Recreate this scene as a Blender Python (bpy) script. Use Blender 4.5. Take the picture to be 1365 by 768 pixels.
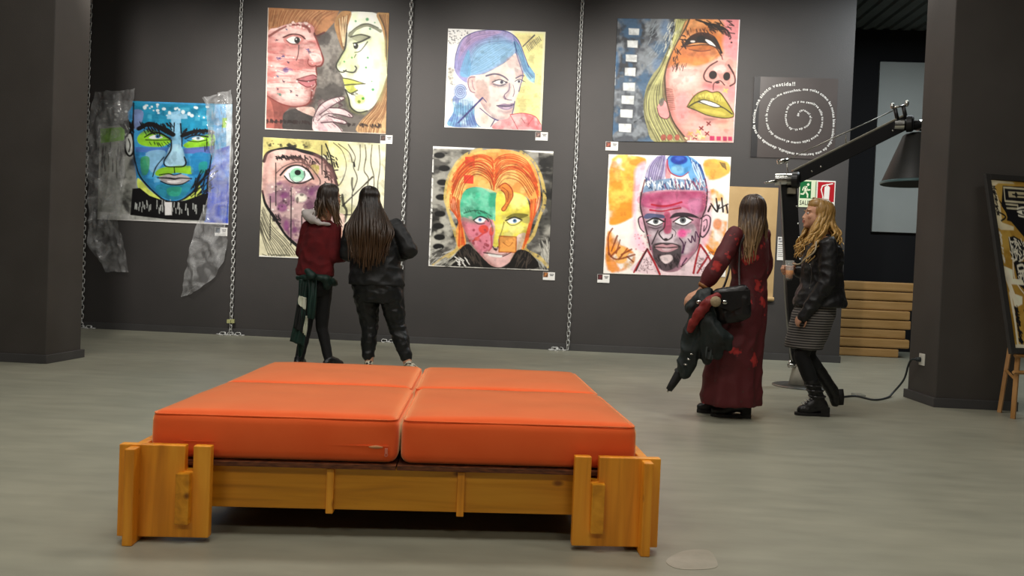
import bpy, bmesh, math, random
import numpy as np
from mathutils import Vector, Matrix, noise
from math import sin, cos, pi, radians, sqrt, atan2

for o in list(bpy.data.objects):
    bpy.data.objects.remove(o, do_unlink=True)
SC = bpy.context.scene
COL = SC.collection
random.seed(7)
RNG = np.random.default_rng(5)

# ------------------------------------------------------------------ camera
YAW, PITCH, ROLL = radians(-3.0), radians(-1.2), radians(2.35)
fw = Vector((sin(YAW)*cos(PITCH), cos(YAW)*cos(PITCH), sin(PITCH)))
rt = Vector((cos(YAW), -sin(YAW), 0))
up = rt.cross(fw)
r2 = rt*cos(ROLL) + up*sin(ROLL)
u2 = up*cos(ROLL) - rt*sin(ROLL)
cam = bpy.data.cameras.new('camera')
cam.sensor_width = 36.0
cam.lens = 27.19
cam.clip_start = 0.05
co = bpy.data.objects.new('camera', cam)
co.matrix_world = Matrix(((r2.x, u2.x, -fw.x, 0), (r2.y, u2.y, -fw.y, 0), (r2.z, u2.z, -fw.z, 0.97), (0, 0, 0, 1)))
COL.objects.link(co)
SC.camera = co
SC.view_settings.view_transform = 'Standard'
SC.view_settings.look = 'None'
SC.view_settings.gamma = 1.0
SC.view_settings.exposure = 0.0
SC.view_settings.use_curve_mapping = False

# ------------------------------------------------------------------ world and lamps
W = bpy.data.worlds.new('world')
SC.world = W
W.use_nodes = True
W.node_tree.nodes['Background'].inputs[0].default_value = (0.6, 0.65, 0.7, 1)
W.node_tree.nodes['Background'].inputs[1].default_value = 0.0      # closed room: no sky

def spot(loc, tgt, watt, deg=60, blend=0.8, col=(1, 0.95, 0.88), size=0.06):
    l = bpy.data.lights.new('track_spot_offscreen', 'SPOT')
    l.energy = watt; l.spot_size = radians(deg); l.spot_blend = blend
    l.color = col; l.shadow_soft_size = size
    o = bpy.data.objects.new('track_spot_offscreen', l)
    o.location = loc
    o.rotation_euler = (Vector(tgt)-Vector(loc)).to_track_quat('-Z', 'Y').to_euler()
    o.name = 'track_spot_%d_offscreen' % (1+sum(q.type == 'LIGHT' for q in COL.objects))
    COL.objects.link(o)
    return o

def panel_light(loc, sx, sy, watt, col=(1, 0.96, 0.9)):
    l = bpy.data.lights.new('ceiling_lamp_offscreen', 'AREA')
    l.shape = 'RECTANGLE'; l.size = sx; l.size_y = sy; l.energy = watt; l.color = col
    o = bpy.data.objects.new('ceiling_lamp_offscreen', l)
    o.location = loc
    o.name = 'ceiling_lamp_%d_offscreen' % (1+sum(q.type == 'LIGHT' for q in COL.objects))
    COL.objects.link(o)
    return o

# track of spotlights washing the picture wall
for x, tx, tz, w in ((-4.0, -5.0, 2.2, 520), (-3.2, -3.0, 2.6, 620), (-1.0, -0.8, 2.5, 640), (1.2, 1.4, 2.5, 610), (3.0, 2.9, 2.4, 260)):
    spot((x, 6.1, 4.6), (tx, 9.84, tz), w, 62, 0.9)
# general ceiling lamps
for x, y, w in ((-3.2, 4.6, 58), (0.6, 4.9, 72), (2.2, 8.3, 42), (-3.0, 8.2, 36), (-0.6, 1.9, 60), (3.2, 2.4, 40), (-4.5, 1.2, 40)):
    panel_light((x, y, 4.72), 1.6, 0.6, w)
for x in (-2.5, 1.5):
    panel_light((x, -1.8, 4.72), 1.6, 0.6, 58, (1, 0.9, 0.74))
panel_light((4.7, 8.9, 4.72), 1.2, 0.6, 105, (0.88, 0.96, 1.0))   # cooler lamp round the corner

# ------------------------------------------------------------------ helpers
def srgb(h):
    if isinstance(h, str):
        h = h.lstrip('#')
        h = [int(h[i:i+2], 16)/255 for i in (0, 2, 4)]
    return tuple(c/12.92 if c <= 0.04045 else ((c+0.055)/1.055)**2.4 for c in h)

MATS = {}
def mat(name, col, rough=0.6, metal=0.0, col2=None, scale=8.0, bump=0.0, bscale=40.0, stretch=(1, 1, 1),
        contrast=(0.35, 0.65), sheen=0.0, spec=0.5, trans=0.0, coat=0.0, emit=0.0, alpha=1.0, ior=1.45):
    if name in MATS:
        return MATS[name]
    m = bpy.data.materials.new(name)
    m.use_nodes = True
    nt = m.node_tree
    b = nt.nodes['Principled BSDF']
    c1 = srgb(col)
    tc = nt.nodes.new('ShaderNodeTexCoord')
    mp = nt.nodes.new('ShaderNodeMapping')
    mp.inputs['Scale'].default_value = stretch
    nt.links.new(tc.outputs['Object'], mp.inputs['Vector'])
    c2 = srgb(col2) if col2 else tuple(min(1, c*0.82) for c in c1)
    nz = nt.nodes.new('ShaderNodeTexNoise')
    nz.inputs['Scale'].default_value = scale
    nz.inputs['Detail'].default_value = 6
    nt.links.new(mp.outputs[0], nz.inputs['Vector'])
    rp = nt.nodes.new('ShaderNodeValToRGB')
    rp.color_ramp.elements[0].position = contrast[0]
    rp.color_ramp.elements[1].position = contrast[1]
    rp.color_ramp.elements[0].color = (*c1, 1)
    rp.color_ramp.elements[1].color = (*c2, 1)
    nt.links.new(nz.outputs['Fac'], rp.inputs[0])
    nt.links.new(rp.outputs[0], b.inputs['Base Color'])
    b.inputs['Roughness'].default_value = rough
    b.inputs['Metallic'].default_value = metal
    b.inputs['Specular IOR Level'].default_value = spec
    b.inputs['Sheen Weight'].default_value = sheen
    b.inputs['Transmission Weight'].default_value = trans
    b.inputs['Coat Weight'].default_value = coat
    b.inputs['IOR'].default_value = ior
    b.inputs['Alpha'].default_value = alpha
    if bump:
        n2 = nt.nodes.new('ShaderNodeTexNoise')
        n2.inputs['Scale'].default_value = bscale
        n2.inputs['Detail'].default_value = 4
        nt.links.new(mp.outputs[0], n2.inputs['Vector'])
        bp = nt.nodes.new('ShaderNodeBump')
        bp.inputs['Strength'].default_value = bump
        bp.inputs['Distance'].default_value = 0.01
        nt.links.new(n2.outputs['Fac'], bp.inputs['Height'])
        nt.links.new(bp.outputs[0], b.inputs['Normal'])
    MATS[name] = m
    return m

class MB:
    """collects plain geometry; build() links it as one mesh object"""
    def __init__(s):
        s.v = []; s.f = []; s.m = []
    def add(s, vs, fs, mi=0):
        n = len(s.v)
        s.v.extend(tuple(p) for p in vs)
        s.f.extend(tuple(i+n for i in f) for f in fs)
        s.m.extend([mi]*len(fs))
        return s
    def box(s, lo, hi, mi=0):
        x0, y0, z0 = lo; x1, y1, z1 = hi
        return s.add([(x0,y0,z0),(x1,y0,z0),(x1,y1,z0),(x0,y1,z0),(x0,y0,z1),(x1,y0,z1),(x1,y1,z1),(x0,y1,z1)],
                     [(0,3,2,1),(4,5,6,7),(0,1,5,4),(1,2,6,5),(2,3,7,6),(3,0,4,7)], mi)
    def prism(s, poly, axis, a, b, mi=0):
        """extrude a polygon (list of 2-tuples) along axis 0/1/2 from a to b"""
        n = len(poly)
        def P(p, t):
            return {0: (t, p[0], p[1]), 1: (p[0], t, p[1]), 2: (p[0], p[1], t)}[axis]
        vs = [P(p, a) for p in poly]+[P(p, b) for p in poly]
        fs = [tuple(range(n)), tuple(range(2*n-1, n-1, -1))]
        fs += [(i, i+n, (i+1) % n+n, (i+1) % n) for i in range(n)]
        return s.add(vs, fs, mi)
    def tube(s, pts, rad, n=8, mi=0, cap=True, flat=1.0, flatdir=None):
        pts = [Vector(p) for p in pts]
        if not hasattr(rad, '__len__'): rad = [rad]*len(pts)
        vs = []; k = len(pts)
        t0 = (pts[1]-pts[0]).normalized()
        ref = Vector(flatdir) if flatdir is not None else (Vector((0, 0, 1)) if abs(t0.z) < 0.9 else Vector((1, 0, 0)))
        a = t0.cross(ref).normalized()
        for i, p in enumerate(pts):
            t = (pts[min(i+1, k-1)]-pts[max(i-1, 0)]).normalized()
            a = (a - t*a.dot(t)).normalized()
            b = t.cross(a)
            for j in range(n):
                an = 2*pi*j/n
                vs.append(p + a*cos(an)*rad[i] + b*sin(an)*rad[i]*flat)
        fs = [(i*n+j, i*n+(j+1) % n, (i+1)*n+(j+1) % n, (i+1)*n+j) for i in range(k-1) for j in range(n)]
        if cap:
            fs += [tuple(range(n-1, -1, -1)), tuple(range((k-1)*n, k*n))]
        return s.add(vs, fs, mi)
    def ell(s, c, r, rz=0.0, nu=14, nv=10, mi=0, tilt=None):
        vs = [(0, 0, -1)]
        for i in range(1, nv):
            ph = -pi/2+pi*i/nv
            for j in range(nu):
                th = 2*pi*j/nu
                vs.append((cos(ph)*cos(th), cos(ph)*sin(th), sin(ph)))
        vs.append((0, 0, 1))
        M = Matrix.Rotation(rz, 3, 'Z')
        if tilt is not None: M = M @ tilt
        vs = [M @ Vector((p[0]*r[0], p[1]*r[1], p[2]*r[2]))+Vector(c) for p in vs]
        L = len(vs)-1
        fs = [(0, 1+(j+1) % nu, 1+j) for j in range(nu)]
        for i in range(nv-2):
            for j in range(nu):
                a = 1+i*nu+j; b = 1+i*nu+(j+1) % nu
                fs.append((a, b, b+nu, a+nu))
        o = 1+(nv-2)*nu
        fs += [(o+j, o+(j+1) % nu, L) for j in range(nu)]
        return s.add(vs, fs, mi)
    def cap(s, p0, r0, p1, r1, n=12, mi=0):
        """tapered capsule"""
        p0 = Vector(p0); p1 = Vector(p1); d = (p1-p0).normalized()
        pts = []; rs = []
        for a in (80, 55, 28): pts.append(p0-d*r0*sin(radians(a))); rs.append(r0*cos(radians(a)))
        for k in range(5): pts.append(p0.lerp(p1, k/4)); rs.append(r0+(r1-r0)*k/4)
        for a in (28, 55, 80): pts.append(p1+d*r1*sin(radians(a))); rs.append(r1*cos(radians(a)))
        return s.tube(pts, rs, n, mi)
    def chain(s, pr, n=12):
        for (a, ra), (b, rb) in zip(pr, pr[1:]): s.cap(a, ra, b, rb, n)
        return s
    def loft(s, rings, n=24, mi=0, fn=None):
        """rings: (centre, rx, ry, angle) stacked upwards, capped"""
        vs = []; k = len(rings)
        for i, (c, rx, ry, an) in enumerate(rings):
            for j in range(n):
                t = 2*pi*j/n
                e = fn(i, t) if fn else 1.0
                x, y = rx*cos(t)*e, ry*sin(t)*e
                vs.append((c[0]+x*cos(an)-y*sin(an), c[1]+x*sin(an)+y*cos(an), c[2]))
        fs = [(i*n+j, i*n+(j+1) % n, (i+1)*n+(j+1) % n, (i+1)*n+j) for i in range(k-1) for j in range(n)]
        fs += [tuple(range(n-1, -1, -1)), tuple(range((k-1)*n, k*n))]
        return s.add(vs, fs, mi)
    def lathe(s, prof, c, n=24, mi=0, axis=(0, 0, 1)):
        """prof: (radius, height) along axis from c; open ends closed when radius is 0"""
        q = Vector((0, 0, 1)).rotation_difference(Vector(axis).normalized())
        vs = []
        for r, h in prof:
            for j in range(n):
                t = 2*pi*j/n
                vs.append(q @ Vector((r*cos(t), r*sin(t), h))+Vector(c))
        k = len(prof)
        fs = [(i*n+j, i*n+(j+1) % n, (i+1)*n+(j+1) % n, (i+1)*n+j) for i in range(k-1) for j in range(n)]
        return s.add(vs, fs, mi)
    def mesh(s, name):
        me = bpy.data.meshes.new(name)
        me.from_pydata(s.v, [], s.f)
        me.update()
        return me
    def build(s, name, mats, parent=None, smooth=False, bevel=0.0, world=False):
        me = s.mesh(name)
        if not isinstance(mats, (list, tuple)): mats = [mats]
        for m in mats: me.materials.append(m)
        if len(mats) > 1: me.polygons.foreach_set('material_index', s.m)
        return link(name, me, parent, smooth, bevel, world)

def origin_of(o):
    p = Vector((0, 0, 0))
    while o is not None:
        p += o.location; o = o.parent
    return p

def link(name, me, parent=None, smooth=False, bevel=0.0, world=False):
    if smooth: me.polygons.foreach_set('use_smooth', [True]*len(me.polygons))
    if world and parent is not None:
        me.transform(Matrix.Translation(-origin_of(parent)))
    if bevel:
        bm = bmesh.new(); bm.from_mesh(me)
        bmesh.ops.recalc_face_normals(bm, faces=bm.faces)
        es = [e for e in bm.edges if len(e.link_faces) == 2 and e.calc_face_angle(0) > 0.6]
        bmesh.ops.bevel(bm, geom=es, offset=bevel, segments=2, affect='EDGES', profile=0.6)
        bm.to_mesh(me); bm.free()
    o = bpy.data.objects.new(name, me)
    COL.objects.link(o)
    if parent is not None: o.parent = parent
    return o

def tag(o, label, cat, group=None):
    o['label'] = label; o['category'] = cat
    if group: o['group'] = group
    return o

def thing(name, label, cat, loc=(0, 0, 0), rz=0.0, group=None):
    o = bpy.data.objects.new(name, None)
    o.empty_display_size = 0.1
    o.location = loc; o.rotation_euler = (0, 0, rz)
    COL.objects.link(o)
    return tag(o, label, cat, group)

def struct(o):
    o['kind'] = 'structure'
    return o

def remesh(mb, voxel, smooth=4, fold=None):
    """fuse overlapping closed shapes into one continuous skin"""
    me = mb.mesh('tmp')
    o = bpy.data.objects.new('tmp', me); COL.objects.link(o)
    r = o.modifiers.new('r', 'REMESH'); r.mode = 'VOXEL'; r.voxel_size = voxel
    if smooth:
        sm = o.modifiers.new('s', 'SMOOTH'); sm.iterations = smooth; sm.factor = 0.5
    dg = bpy.context.evaluated_depsgraph_get()
    dg.update()
    out = bpy.data.meshes.new_from_object(o.evaluated_get(dg), depsgraph=dg)
    bpy.data.objects.remove(o, do_unlink=True)
    bpy.data.meshes.remove(me)
    if fold:
        nv = len(out.vertices)
        no = [v.normal.copy() for v in out.vertices]
        for v, nn in zip(out.vertices, no):
            v.co += nn*fold(v.co)
        out.update()
    out.materials.clear()
    return out

def smooth_curve(pts, closed=False, n=6):
    P = [Vector(p) for p in pts]; k = len(P); out = []
    rng = range(k) if closed else range(k-1)
    for i in rng:
        if closed: a, b, c, d = P[(i-1) % k], P[i], P[(i+1) % k], P[(i+2) % k]
        else: a, b, c, d = P[max(i-1, 0)], P[i], P[i+1], P[min(i+2, k-1)]
        for j in range(n):
            t = j/n
            out.append(0.5*((2*b)+(c-a)*t+(2*a-5*b+4*c-d)*t*t+(3*b-a-3*c+d)*t**3))
    if not closed: out.append(P[-1])
    return out

GLYPHS = {}
def glyph(ch, bold=True):
    """outline mesh of one character at size 1 -> (verts, faces, advance)"""
    if ch in GLYPHS: return GLYPHS[ch]
    cu = bpy.data.curves.new('g', 'FONT'); cu.body = ch; cu.size = 1.0; cu.resolution_u = 3
    cu.offset = 0.018 if bold else 0.0
    o = bpy.data.objects.new('g', cu); COL.objects.link(o)
    dg = bpy.context.evaluated_depsgraph_get(); dg.update()
    me = bpy.data.meshes.new_from_object(o.evaluated_get(dg), depsgraph=dg)
    vs = [tuple(v.co) for v in me.vertices]; fs = [tuple(p.vertices) for p in me.polygons]
    adv = (max(v[0] for v in vs)+0.06) if vs else 0.28
    bpy.data.objects.remove(o, do_unlink=True); bpy.data.meshes.remove(me)
    GLYPHS[ch] = (vs, fs, adv)
    return GLYPHS[ch]


# ------------------------------------------------------------------ the room
YW = 9.84                                   # plane of the picture wall
def floor_material():
    m = bpy.data.materials.new('polished_concrete'); m.use_nodes = True
    nt = m.node_tree; N = nt.nodes.new; L = nt.links.new
    b = nt.nodes['Principled BSDF']
    tc = N('ShaderNodeTexCoord')
    n1 = N('ShaderNodeTexNoise'); n1.inputs['Scale'].default_value = 0.7; n1.inputs['Detail'].default_value = 8; n1.inputs['Roughness'].default_value = 0.62
    mp = N('ShaderNodeMapping'); mp.inputs['Scale'].default_value = (0.7, 1.3, 1); mp.inputs['Rotation'].default_value = (0, 0, 0.12)
    L(tc.outputs['Object'], mp.inputs[0]); L(mp.outputs[0], n1.inputs['Vector'])
    r1 = N('ShaderNodeValToRGB')
    r1.color_ramp.elements[0].position = 0.3; r1.color_ramp.elements[1].position = 0.72
    r1.color_ramp.elements[0].color = (*srgb('#8b8b7c'), 1); r1.color_ramp.elements[1].color = (*srgb('#9c9a88'), 1)
    L(n1.outputs['Fac'], r1.inputs[0])
    n2 = N('ShaderNodeTexNoise'); n2.inputs['Scale'].default_value = 6; n2.inputs['Detail'].default_value = 10
    mp2 = N('ShaderNodeMapping'); mp2.inputs['Scale'].default_value = (0.5, 1.6, 1)
    L(tc.outputs['Object'], mp2.inputs[0]); L(mp2.outputs[0], n2.inputs['Vector'])
    mx = N('ShaderNodeMixRGB'); mx.blend_type = 'OVERLAY'; mx.inputs[0].default_value = 0.25
    L(r1.outputs[0], mx.inputs[1]); L(n2.outputs['Fac'], mx.inputs[2])
    # few dark specks
    vo = N('ShaderNodeTexVoronoi'); vo.inputs['Scale'].default_value = 1.3
    L(tc.outputs['Object'], vo.inputs['Vector'])
    r3 = N('ShaderNodeValToRGB'); r3.color_ramp.elements[0].position = 0.008; r3.color_ramp.elements[1].position = 0.012
    r3.color_ramp.elements[0].color = (0.25, 0.24, 0.2, 1)
    L(vo.outputs['Distance'], r3.inputs[0])
    m2 = N('ShaderNodeMixRGB'); m2.blend_type = 'MULTIPLY'; m2.inputs[0].default_value = 0.8
    L(mx.outputs[0], m2.inputs[1]); L(r3.outputs[0], m2.inputs[2])
    L(m2.outputs[0], b.inputs['Base Color'])
    rr = N('ShaderNodeMapRange'); rr.inputs['To Min'].default_value = 0.30; rr.inputs['To Max'].default_value = 0.48
    L(n1.outputs['Fac'], rr.inputs[0]); L(rr.outputs[0], b.inputs['Roughness'])
    bp = N('ShaderNodeBump'); bp.inputs['Strength'].default_value = 0.06; bp.inputs['Distance'].default_value = 0.01
    L(n2.outputs['Fac'], bp.inputs['Height']); L(bp.outputs[0], b.inputs['Normal'])
    b.inputs['Specular IOR Level'].default_value = 0.45
    return m
M_floor = floor_material()
M_wall = mat('dark_grey_wall_paint', '#413e3d', 0.62, col2='#3c3a39', scale=1.5, bump=0.08, bscale=90)
M_base = mat('dark_grey_baseboard', '#474646', 0.55, scale=3)
M_col = mat('column_paint', '#46423e', 0.7, col2='#403c38', scale=2, bump=0.1, bscale=120)
M_black = mat('unlit_wall_black', '#141417', 0.9, scale=2)  # near-black colour carries the far wall's lack of light
M_ceil = mat('dark_ceiling', '#6c7678', 0.85, scale=2)

struct(MB().box((-7.5, -4.5, -0.2), (8.5, 12.2, 0)).build('floor', M_floor))
struct(MB().box((-7.5, YW, 0), (3.605, YW+0.35, 4.84)).build('wall_back', M_wall))
struct(MB().box((-7.5, YW-0.016, 0), (3.62, YW, 0.085)).build('baseboard_back', M_base, bevel=0.003))
struct(MB().box((3.2, 12.0, 0), (8.5, 12.2, 4.84)).build('wall_far', M_black))
struct(MB().box((-7.7, -4.5, 0), (-7.5, 10.2, 4.84)).build('wall_left', M_wall))
struct(MB().box((8.5, -4.5, 0), (8.7, 12.2, 4.84)).build('wall_right', M_wall))
struct(MB().box((-7.5, -4.7, 0), (8.5, -4.5, 4.84)).build('wall_front', M_wall))
cl = MB()                                   # ribbed metal deck
x = -7.5; prof = []
while x < 8.5:
    prof += [(x, 4.84), (x+0.09, 4.84), (x+0.11, 4.875), (x+0.18, 4.875)]
    x += 0.2
vs = []; fs = []
for i, (px_, pz_) in enumerate(prof):
    vs += [(px_, -4.5, pz_), (px_, 12.2, pz_)]
    if i: fs.append((2*i-2, 2*i-1, 2*i+1, 2*i))
cl.add(vs, fs)
cl.box((-7.5, -4.5, 4.88), (8.7, 12.2, 4.95))
struct(cl.build('ceiling', M_ceil))
def column(name, x0, x1):
    c = struct(MB().box((x0, 6.53, 0), (x1, 7.03, 4.84)).build(name, M_col, bevel=0.008))
    MB().box((x0-0.025, 6.505, 0), (x1+0.025, 7.055, 0.075)).build('plinth', M_base, c, bevel=0.004)
    return c
column('column_left', -5.03, -4.40)
column('column_right', 3.185, 3.81)

# ------------------------------------------------------------------ orange lounge bench
def wood_material(name, c1, c2, c3, axis):
    m = bpy.data.materials.new(name); m.use_nodes = True
    nt = m.node_tree; N = nt.nodes.new; L = nt.links.new
    b = nt.nodes['Principled BSDF']
    tc = N('ShaderNodeTexCoord'); mp = N('ShaderNodeMapping')
    sc = [14.0, 14.0, 14.0]; sc[axis] = 0.9
    mp.inputs['Scale'].default_value = sc
    L(tc.outputs['Object'], mp.inputs[0])
    nz = N('ShaderNodeTexNoise'); nz.inputs['Scale'].default_value = 1.6; nz.inputs['Detail'].default_value = 8; nz.inputs['Distortion'].default_value = 0.6
    L(mp.outputs[0], nz.inputs['Vector'])
    rp = N('ShaderNodeValToRGB'); e = rp.color_ramp.elements
    e[0].position = 0.28; e[0].color = (*srgb(c1), 1); e[1].position = 0.75; e[1].color = (*srgb(c3), 1)
    k = e.new(0.5); k.color = (*srgb(c2), 1)
    L(nz.outputs['Fac'], rp.inputs[0])
    # knots
    m2 = N('ShaderNodeMapping'); s2 = [9.0, 9.0, 9.0]; s2[axis] = 5.0; m2.inputs['Scale'].default_value = s2
    L(tc.outputs['Object'], m2.inputs[0])
    vo = N('ShaderNodeTexVoronoi'); vo.inputs['Scale'].default_value = 1.0; vo.inputs['Randomness'].default_value = 1.0
    L(m2.outputs[0], vo.inputs['Vector'])
    r2_ = N('ShaderNodeValToRGB'); r2_.color_ramp.elements[0].position = 0.05; r2_.color_ramp.elements[1].position = 0.13
    r2_.color_ramp.elements[0].color = (0.22, 0.12, 0.05, 1)
    L(vo.outputs['Distance'], r2_.inputs[0])
    mx = N('ShaderNodeMixRGB'); mx.blend_type = 'MULTIPLY'; mx.inputs[0].default_value = 0.85
    L(rp.outputs[0], mx.inputs[1]); L(r2_.outputs[0], mx.inputs[2])
    L(mx.outputs[0], b.inputs['Base Color'])
    b.inputs['Roughness'].default_value = 0.42
    bp = N('ShaderNodeBump'); bp.inputs['Strength'].default_value = 0.15; bp.inputs['Distance'].default_value = 0.004
    L(nz.outputs['Fac'], bp.inputs['Height']); L(bp.outputs[0], b.inputs['Normal'])
    return m
M_pine_v = wood_material('varnished_pine_upright', '#ffb438', '#f29e26', '#cf7e18', 2)
M_pine_x = wood_material('varnished_pine_rail', '#f4ac30', '#e2981e', '#bd7814', 0)
M_pine_y = wood_material('varnished_pine_side', '#f4ac30', '#e2981e', '#bd7814', 1)
M_ply = mat('plywood_edge', '#7a4526', 0.6, col2='#4a2716', scale=30, stretch=(1, 1, 6))

BX, BY = -1.4417, 2.5341
bench = thing('lounge_bench', 'low varnished pine slot-together bench carrying four orange cushions', 'bench', (BX, BY, 0.0), radians(6.2))
BW, BD, PH, T = 1.86, 1.78, 0.333, 0.034

def notched(x0, x1, s0, s1, z0, z1, zs):
    return [(x0, z0), (x1, z0), (x1, z1), (s1, z1), (s1, zs), (s0, zs), (s0, z1), (x0, z1)]
FZ = 0.018                                  # the wide panels stop just above the floor
for mir in (0, 1):
    for y0 in (0.0, BD-T):
        p = notched(0.0, 0.305, 0.219, 0.246, FZ, PH, 0.245)
        if mir: p = [(BW-a, b_) for a, b_ in reversed(p)]
        m = MB().prism(p, 1, y0, y0+T)
        m.build('leg_panel', M_pine_v, bench, bevel=0.004)
    for y0 in (-0.045, BD+0.045-0.305):      # crossing panels, end grain proud of the front
        xa = 0.036 if not mir else BW-0.070
        ymid = y0 if y0 < 0 else y0
        m = MB().box((xa, ymid, 0.0), (xa+0.034, ymid+0.305, PH-0.006))
        m.build('leg_panel', M_pine_v, bench, bevel=0.005)
    xa = 0.197 if not mir else BW-0.244      # side rails sit in the slots
    m = MB().box((xa, -0.022, 0.068), (xa+0.046, BD+0.022, 0.243))
    m.build('side_rail', M_pine_y, bench, bevel=0.004)
for y0 in (0.085, BD-0.085-T):
    m = MB().prism([(0.085, 0.10), (BW-0.085, 0.10), (BW-0.085, 0.252), (0.085, 0.252)], 1, y0, y0+T)
    m.build('front_rail' if y0 < 1 else 'back_rail', M_pine_x, bench, bevel=0.004)
for xa in (0.685, 1.147):                    # cross battens under the deck
    m = MB().box((xa, 0.072, 0.088), (xa+0.026, BD-0.072, 0.248))
    m.build('batten', M_pine_v, bench, bevel=0.003)
for xa, xb in ((0.09, 0.928), (0.932, BW-0.09)):
    m = MB().box((xa, 0.055, 0.253), (xb, BD-0.055, 0.271))
    m.build('deck_board', M_ply, bench, bevel=0.002)

def cushion_material():
    m = bpy.data.materials.new('orange_fabric'); m.use_nodes = True
    nt = m.node_tree; N = nt.nodes.new; L = nt.links.new
    b = nt.nodes['Principled BSDF']
    tc = N('ShaderNodeTexCoord')
    n1 = N('ShaderNodeTexNoise'); n1.inputs['Scale'].default_value = 5; n1.inputs['Detail'].default_value = 5
    L(tc.outputs['Object'], n1.inputs['Vector'])
    rp = N('ShaderNodeValToRGB'); rp.color_ramp.elements[0].position = 0.3; rp.color_ramp.elements[1].position = 0.7
    rp.color_ramp.elements[0].color = (*srgb('#fd6c34'), 1); rp.color_ramp.elements[1].color = (*srgb('#f6622c'), 1)
    L(n1.outputs['Fac'], rp.inputs[0]); L(rp.outputs[0], b.inputs['Base Color'])
    b.inputs['Roughness'].default_value = 0.85
    b.inputs['Sheen Weight'].default_value = 1.0; b.inputs['Sheen Roughness'].default_value = 0.4
    b.inputs['Sheen Tint'].default_value = (0.8, 0.85, 0.45, 1)
    b.inputs['Specular IOR Level'].default_value = 0.2
    n2 = N('ShaderNodeTexNoise'); n2.inputs['Scale'].default_value = 420; n2.inputs['Detail'].default_value = 2
    L(tc.outputs['Object'], n2.inputs['Vector'])
    bp = N('ShaderNodeBump'); bp.inputs['Strength'].default_value = 0.12; bp.inputs['Distance'].default_value = 0.002
    L(n2.outputs['Fac'], bp.inputs['Height']); L(bp.outputs[0], b.inputs['Normal'])
    return m
M_orange = cushion_material()
M_zip = mat('zip_tape', '#e8704a', 0.5, scale=40)
M_foam = mat('foam_gap', '#e0a070', 0.9, scale=30)

def cushion(x0, x1, y0, y1, zf, zb, label, zipped):
    """boxed foam cushion: rounded, soft seams, top falls slightly from zf to zb"""
    nx, ny, nz = 30, 30, 9
    cx, cy = (x0+x1)/2, (y0+y1)/2
    hx, hy = (x1-x0)/2, (y1-y0)/2
    zbot = 0.2715
    c = Vector((cx, cy, 0))
    bm = bmesh.new()
    bmesh.ops.create_cube(bm, size=2.0)
    bmesh.ops.subdivide_edges(bm, edges=bm.edges[:], cuts=27, use_grid_fill=True)
    R = 0.036
    for v in bm.verts:
        u, w, t = v.co
        # remap towards the borders for finer rounding
        f = lambda a: math.copysign(1-(1-abs(a))**1.35, a)
        u, w, t = f(u), f(w), f(t)
        ztop = zf+(zb-zf)*(w+1)/2
        hz = (ztop-zbot)/2
        p = Vector((u*hx, w*hy, t*hz))
        q = Vector((max(-hx+R, min(hx-R, p.x)), max(-hy+R, min(hy-R, p.y)), max(-hz+R, min(hz-R, p.z))))
        d = p-q
        if d.length > 1e-6: p = q+d.normalized()*R
        edge = (1-u**4)*(1-w**4)
        if t > 0: p.z += 0.014*edge*t
        side = (1-t*t)
        if abs(u) > 0.9: p.x += math.copysign(0.006*side*(1-w**4), u)
        if abs(w) > 0.9: p.y += math.copysign(0.008*side*(1-u**4), w)
        p.z += 0.003*noise.noise(Vector((u*2+x0*9, w*2+y0*7, 0)))*(1 if t > 0 else 0)
        v.co = (cx+p.x, cy+p.y, zbot+hz+p.z)
    me = bpy.data.meshes.new('cushion'); bm.to_mesh(me); bm.free()
    root = thing('seat_cushion', label, 'cushion', (BX, BY, 0), radians(6.2), 'orange seat cushions on the bench')
    me.materials.append(M_orange)
    body = link('cover', me, root, smooth=True)
    # welted seam round the top edge
    seam = MB()
    loop = []
    r = 0.038; zt = lambda y: zf+(zb-zf)*(y-y0)/(y1-y0)-0.012
    for ax, ay, a0 in ((x1-r, y0+r, -90), (x1-r, y1-r, 0), (x0+r, y1-r, 90), (x0+r, y0+r, 180)):
        for k in range(5):
            an = radians(a0+k*22.5)
            q = (ax+(r-0.005)*cos(an), ay+(r-0.005)*sin(an))
            loop.append((q[0], q[1], zt(q[1])))
    loop.append(loop[0])
    seam.tube(loop, 0.0028, 6)
    seam.build('welt', M_orange, body, smooth=True)
    if zipped:
        z = MB()
        zx = x0+(x1-x0)*zipped
        z.box((x0+0.12, y0-0.0075, 0.337), (x1-0.03, y0-0.004, 0.3395))
        zp = z.build('zip', M_orange, body)
        g = MB(); g.ell((zx-0.035, y0-0.006, 0.335), (0.026, 0.004, 0.0055))
        g.build('foam_gap', M_foam, body, smooth=True)
        pl = MB(); pl.box((zx-0.003, y0-0.014, 0.312), (zx+0.007, y0-0.008, 0.333)); pl.lathe([(0.003, -0.002), (0.0065, -0.002), (0.0065, 0.002), (0.003, 0.002), (0.003, -0.002)], (zx+0.002, y0-0.011, 0.309), 12, axis=(0, 1, 0))
        pl.build('zip_pull', mat('zip_pull', '#f08a70', 0.4), body, bevel=0.001)
    return root
cushion(0.075, 0.930, 0.058, 0.868, 0.440, 0.424, 'orange cushion with the open zip and dangling puller, front of bench', 0.955)
cushion(0.942, 1.785, 0.058, 0.868, 0.440, 0.424, 'orange cushion without a zip puller, front of bench', 0)
cushion(0.075, 0.918, 0.874, 1.700, 0.424, 0.416, 'orange cushion at the back of the bench behind the zipped one', 0)
cushion(0.930, 1.785, 0.874, 1.700, 0.424, 0.416, 'orange cushion at the back of the bench, diagonal to the zipped one', 0)


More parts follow.
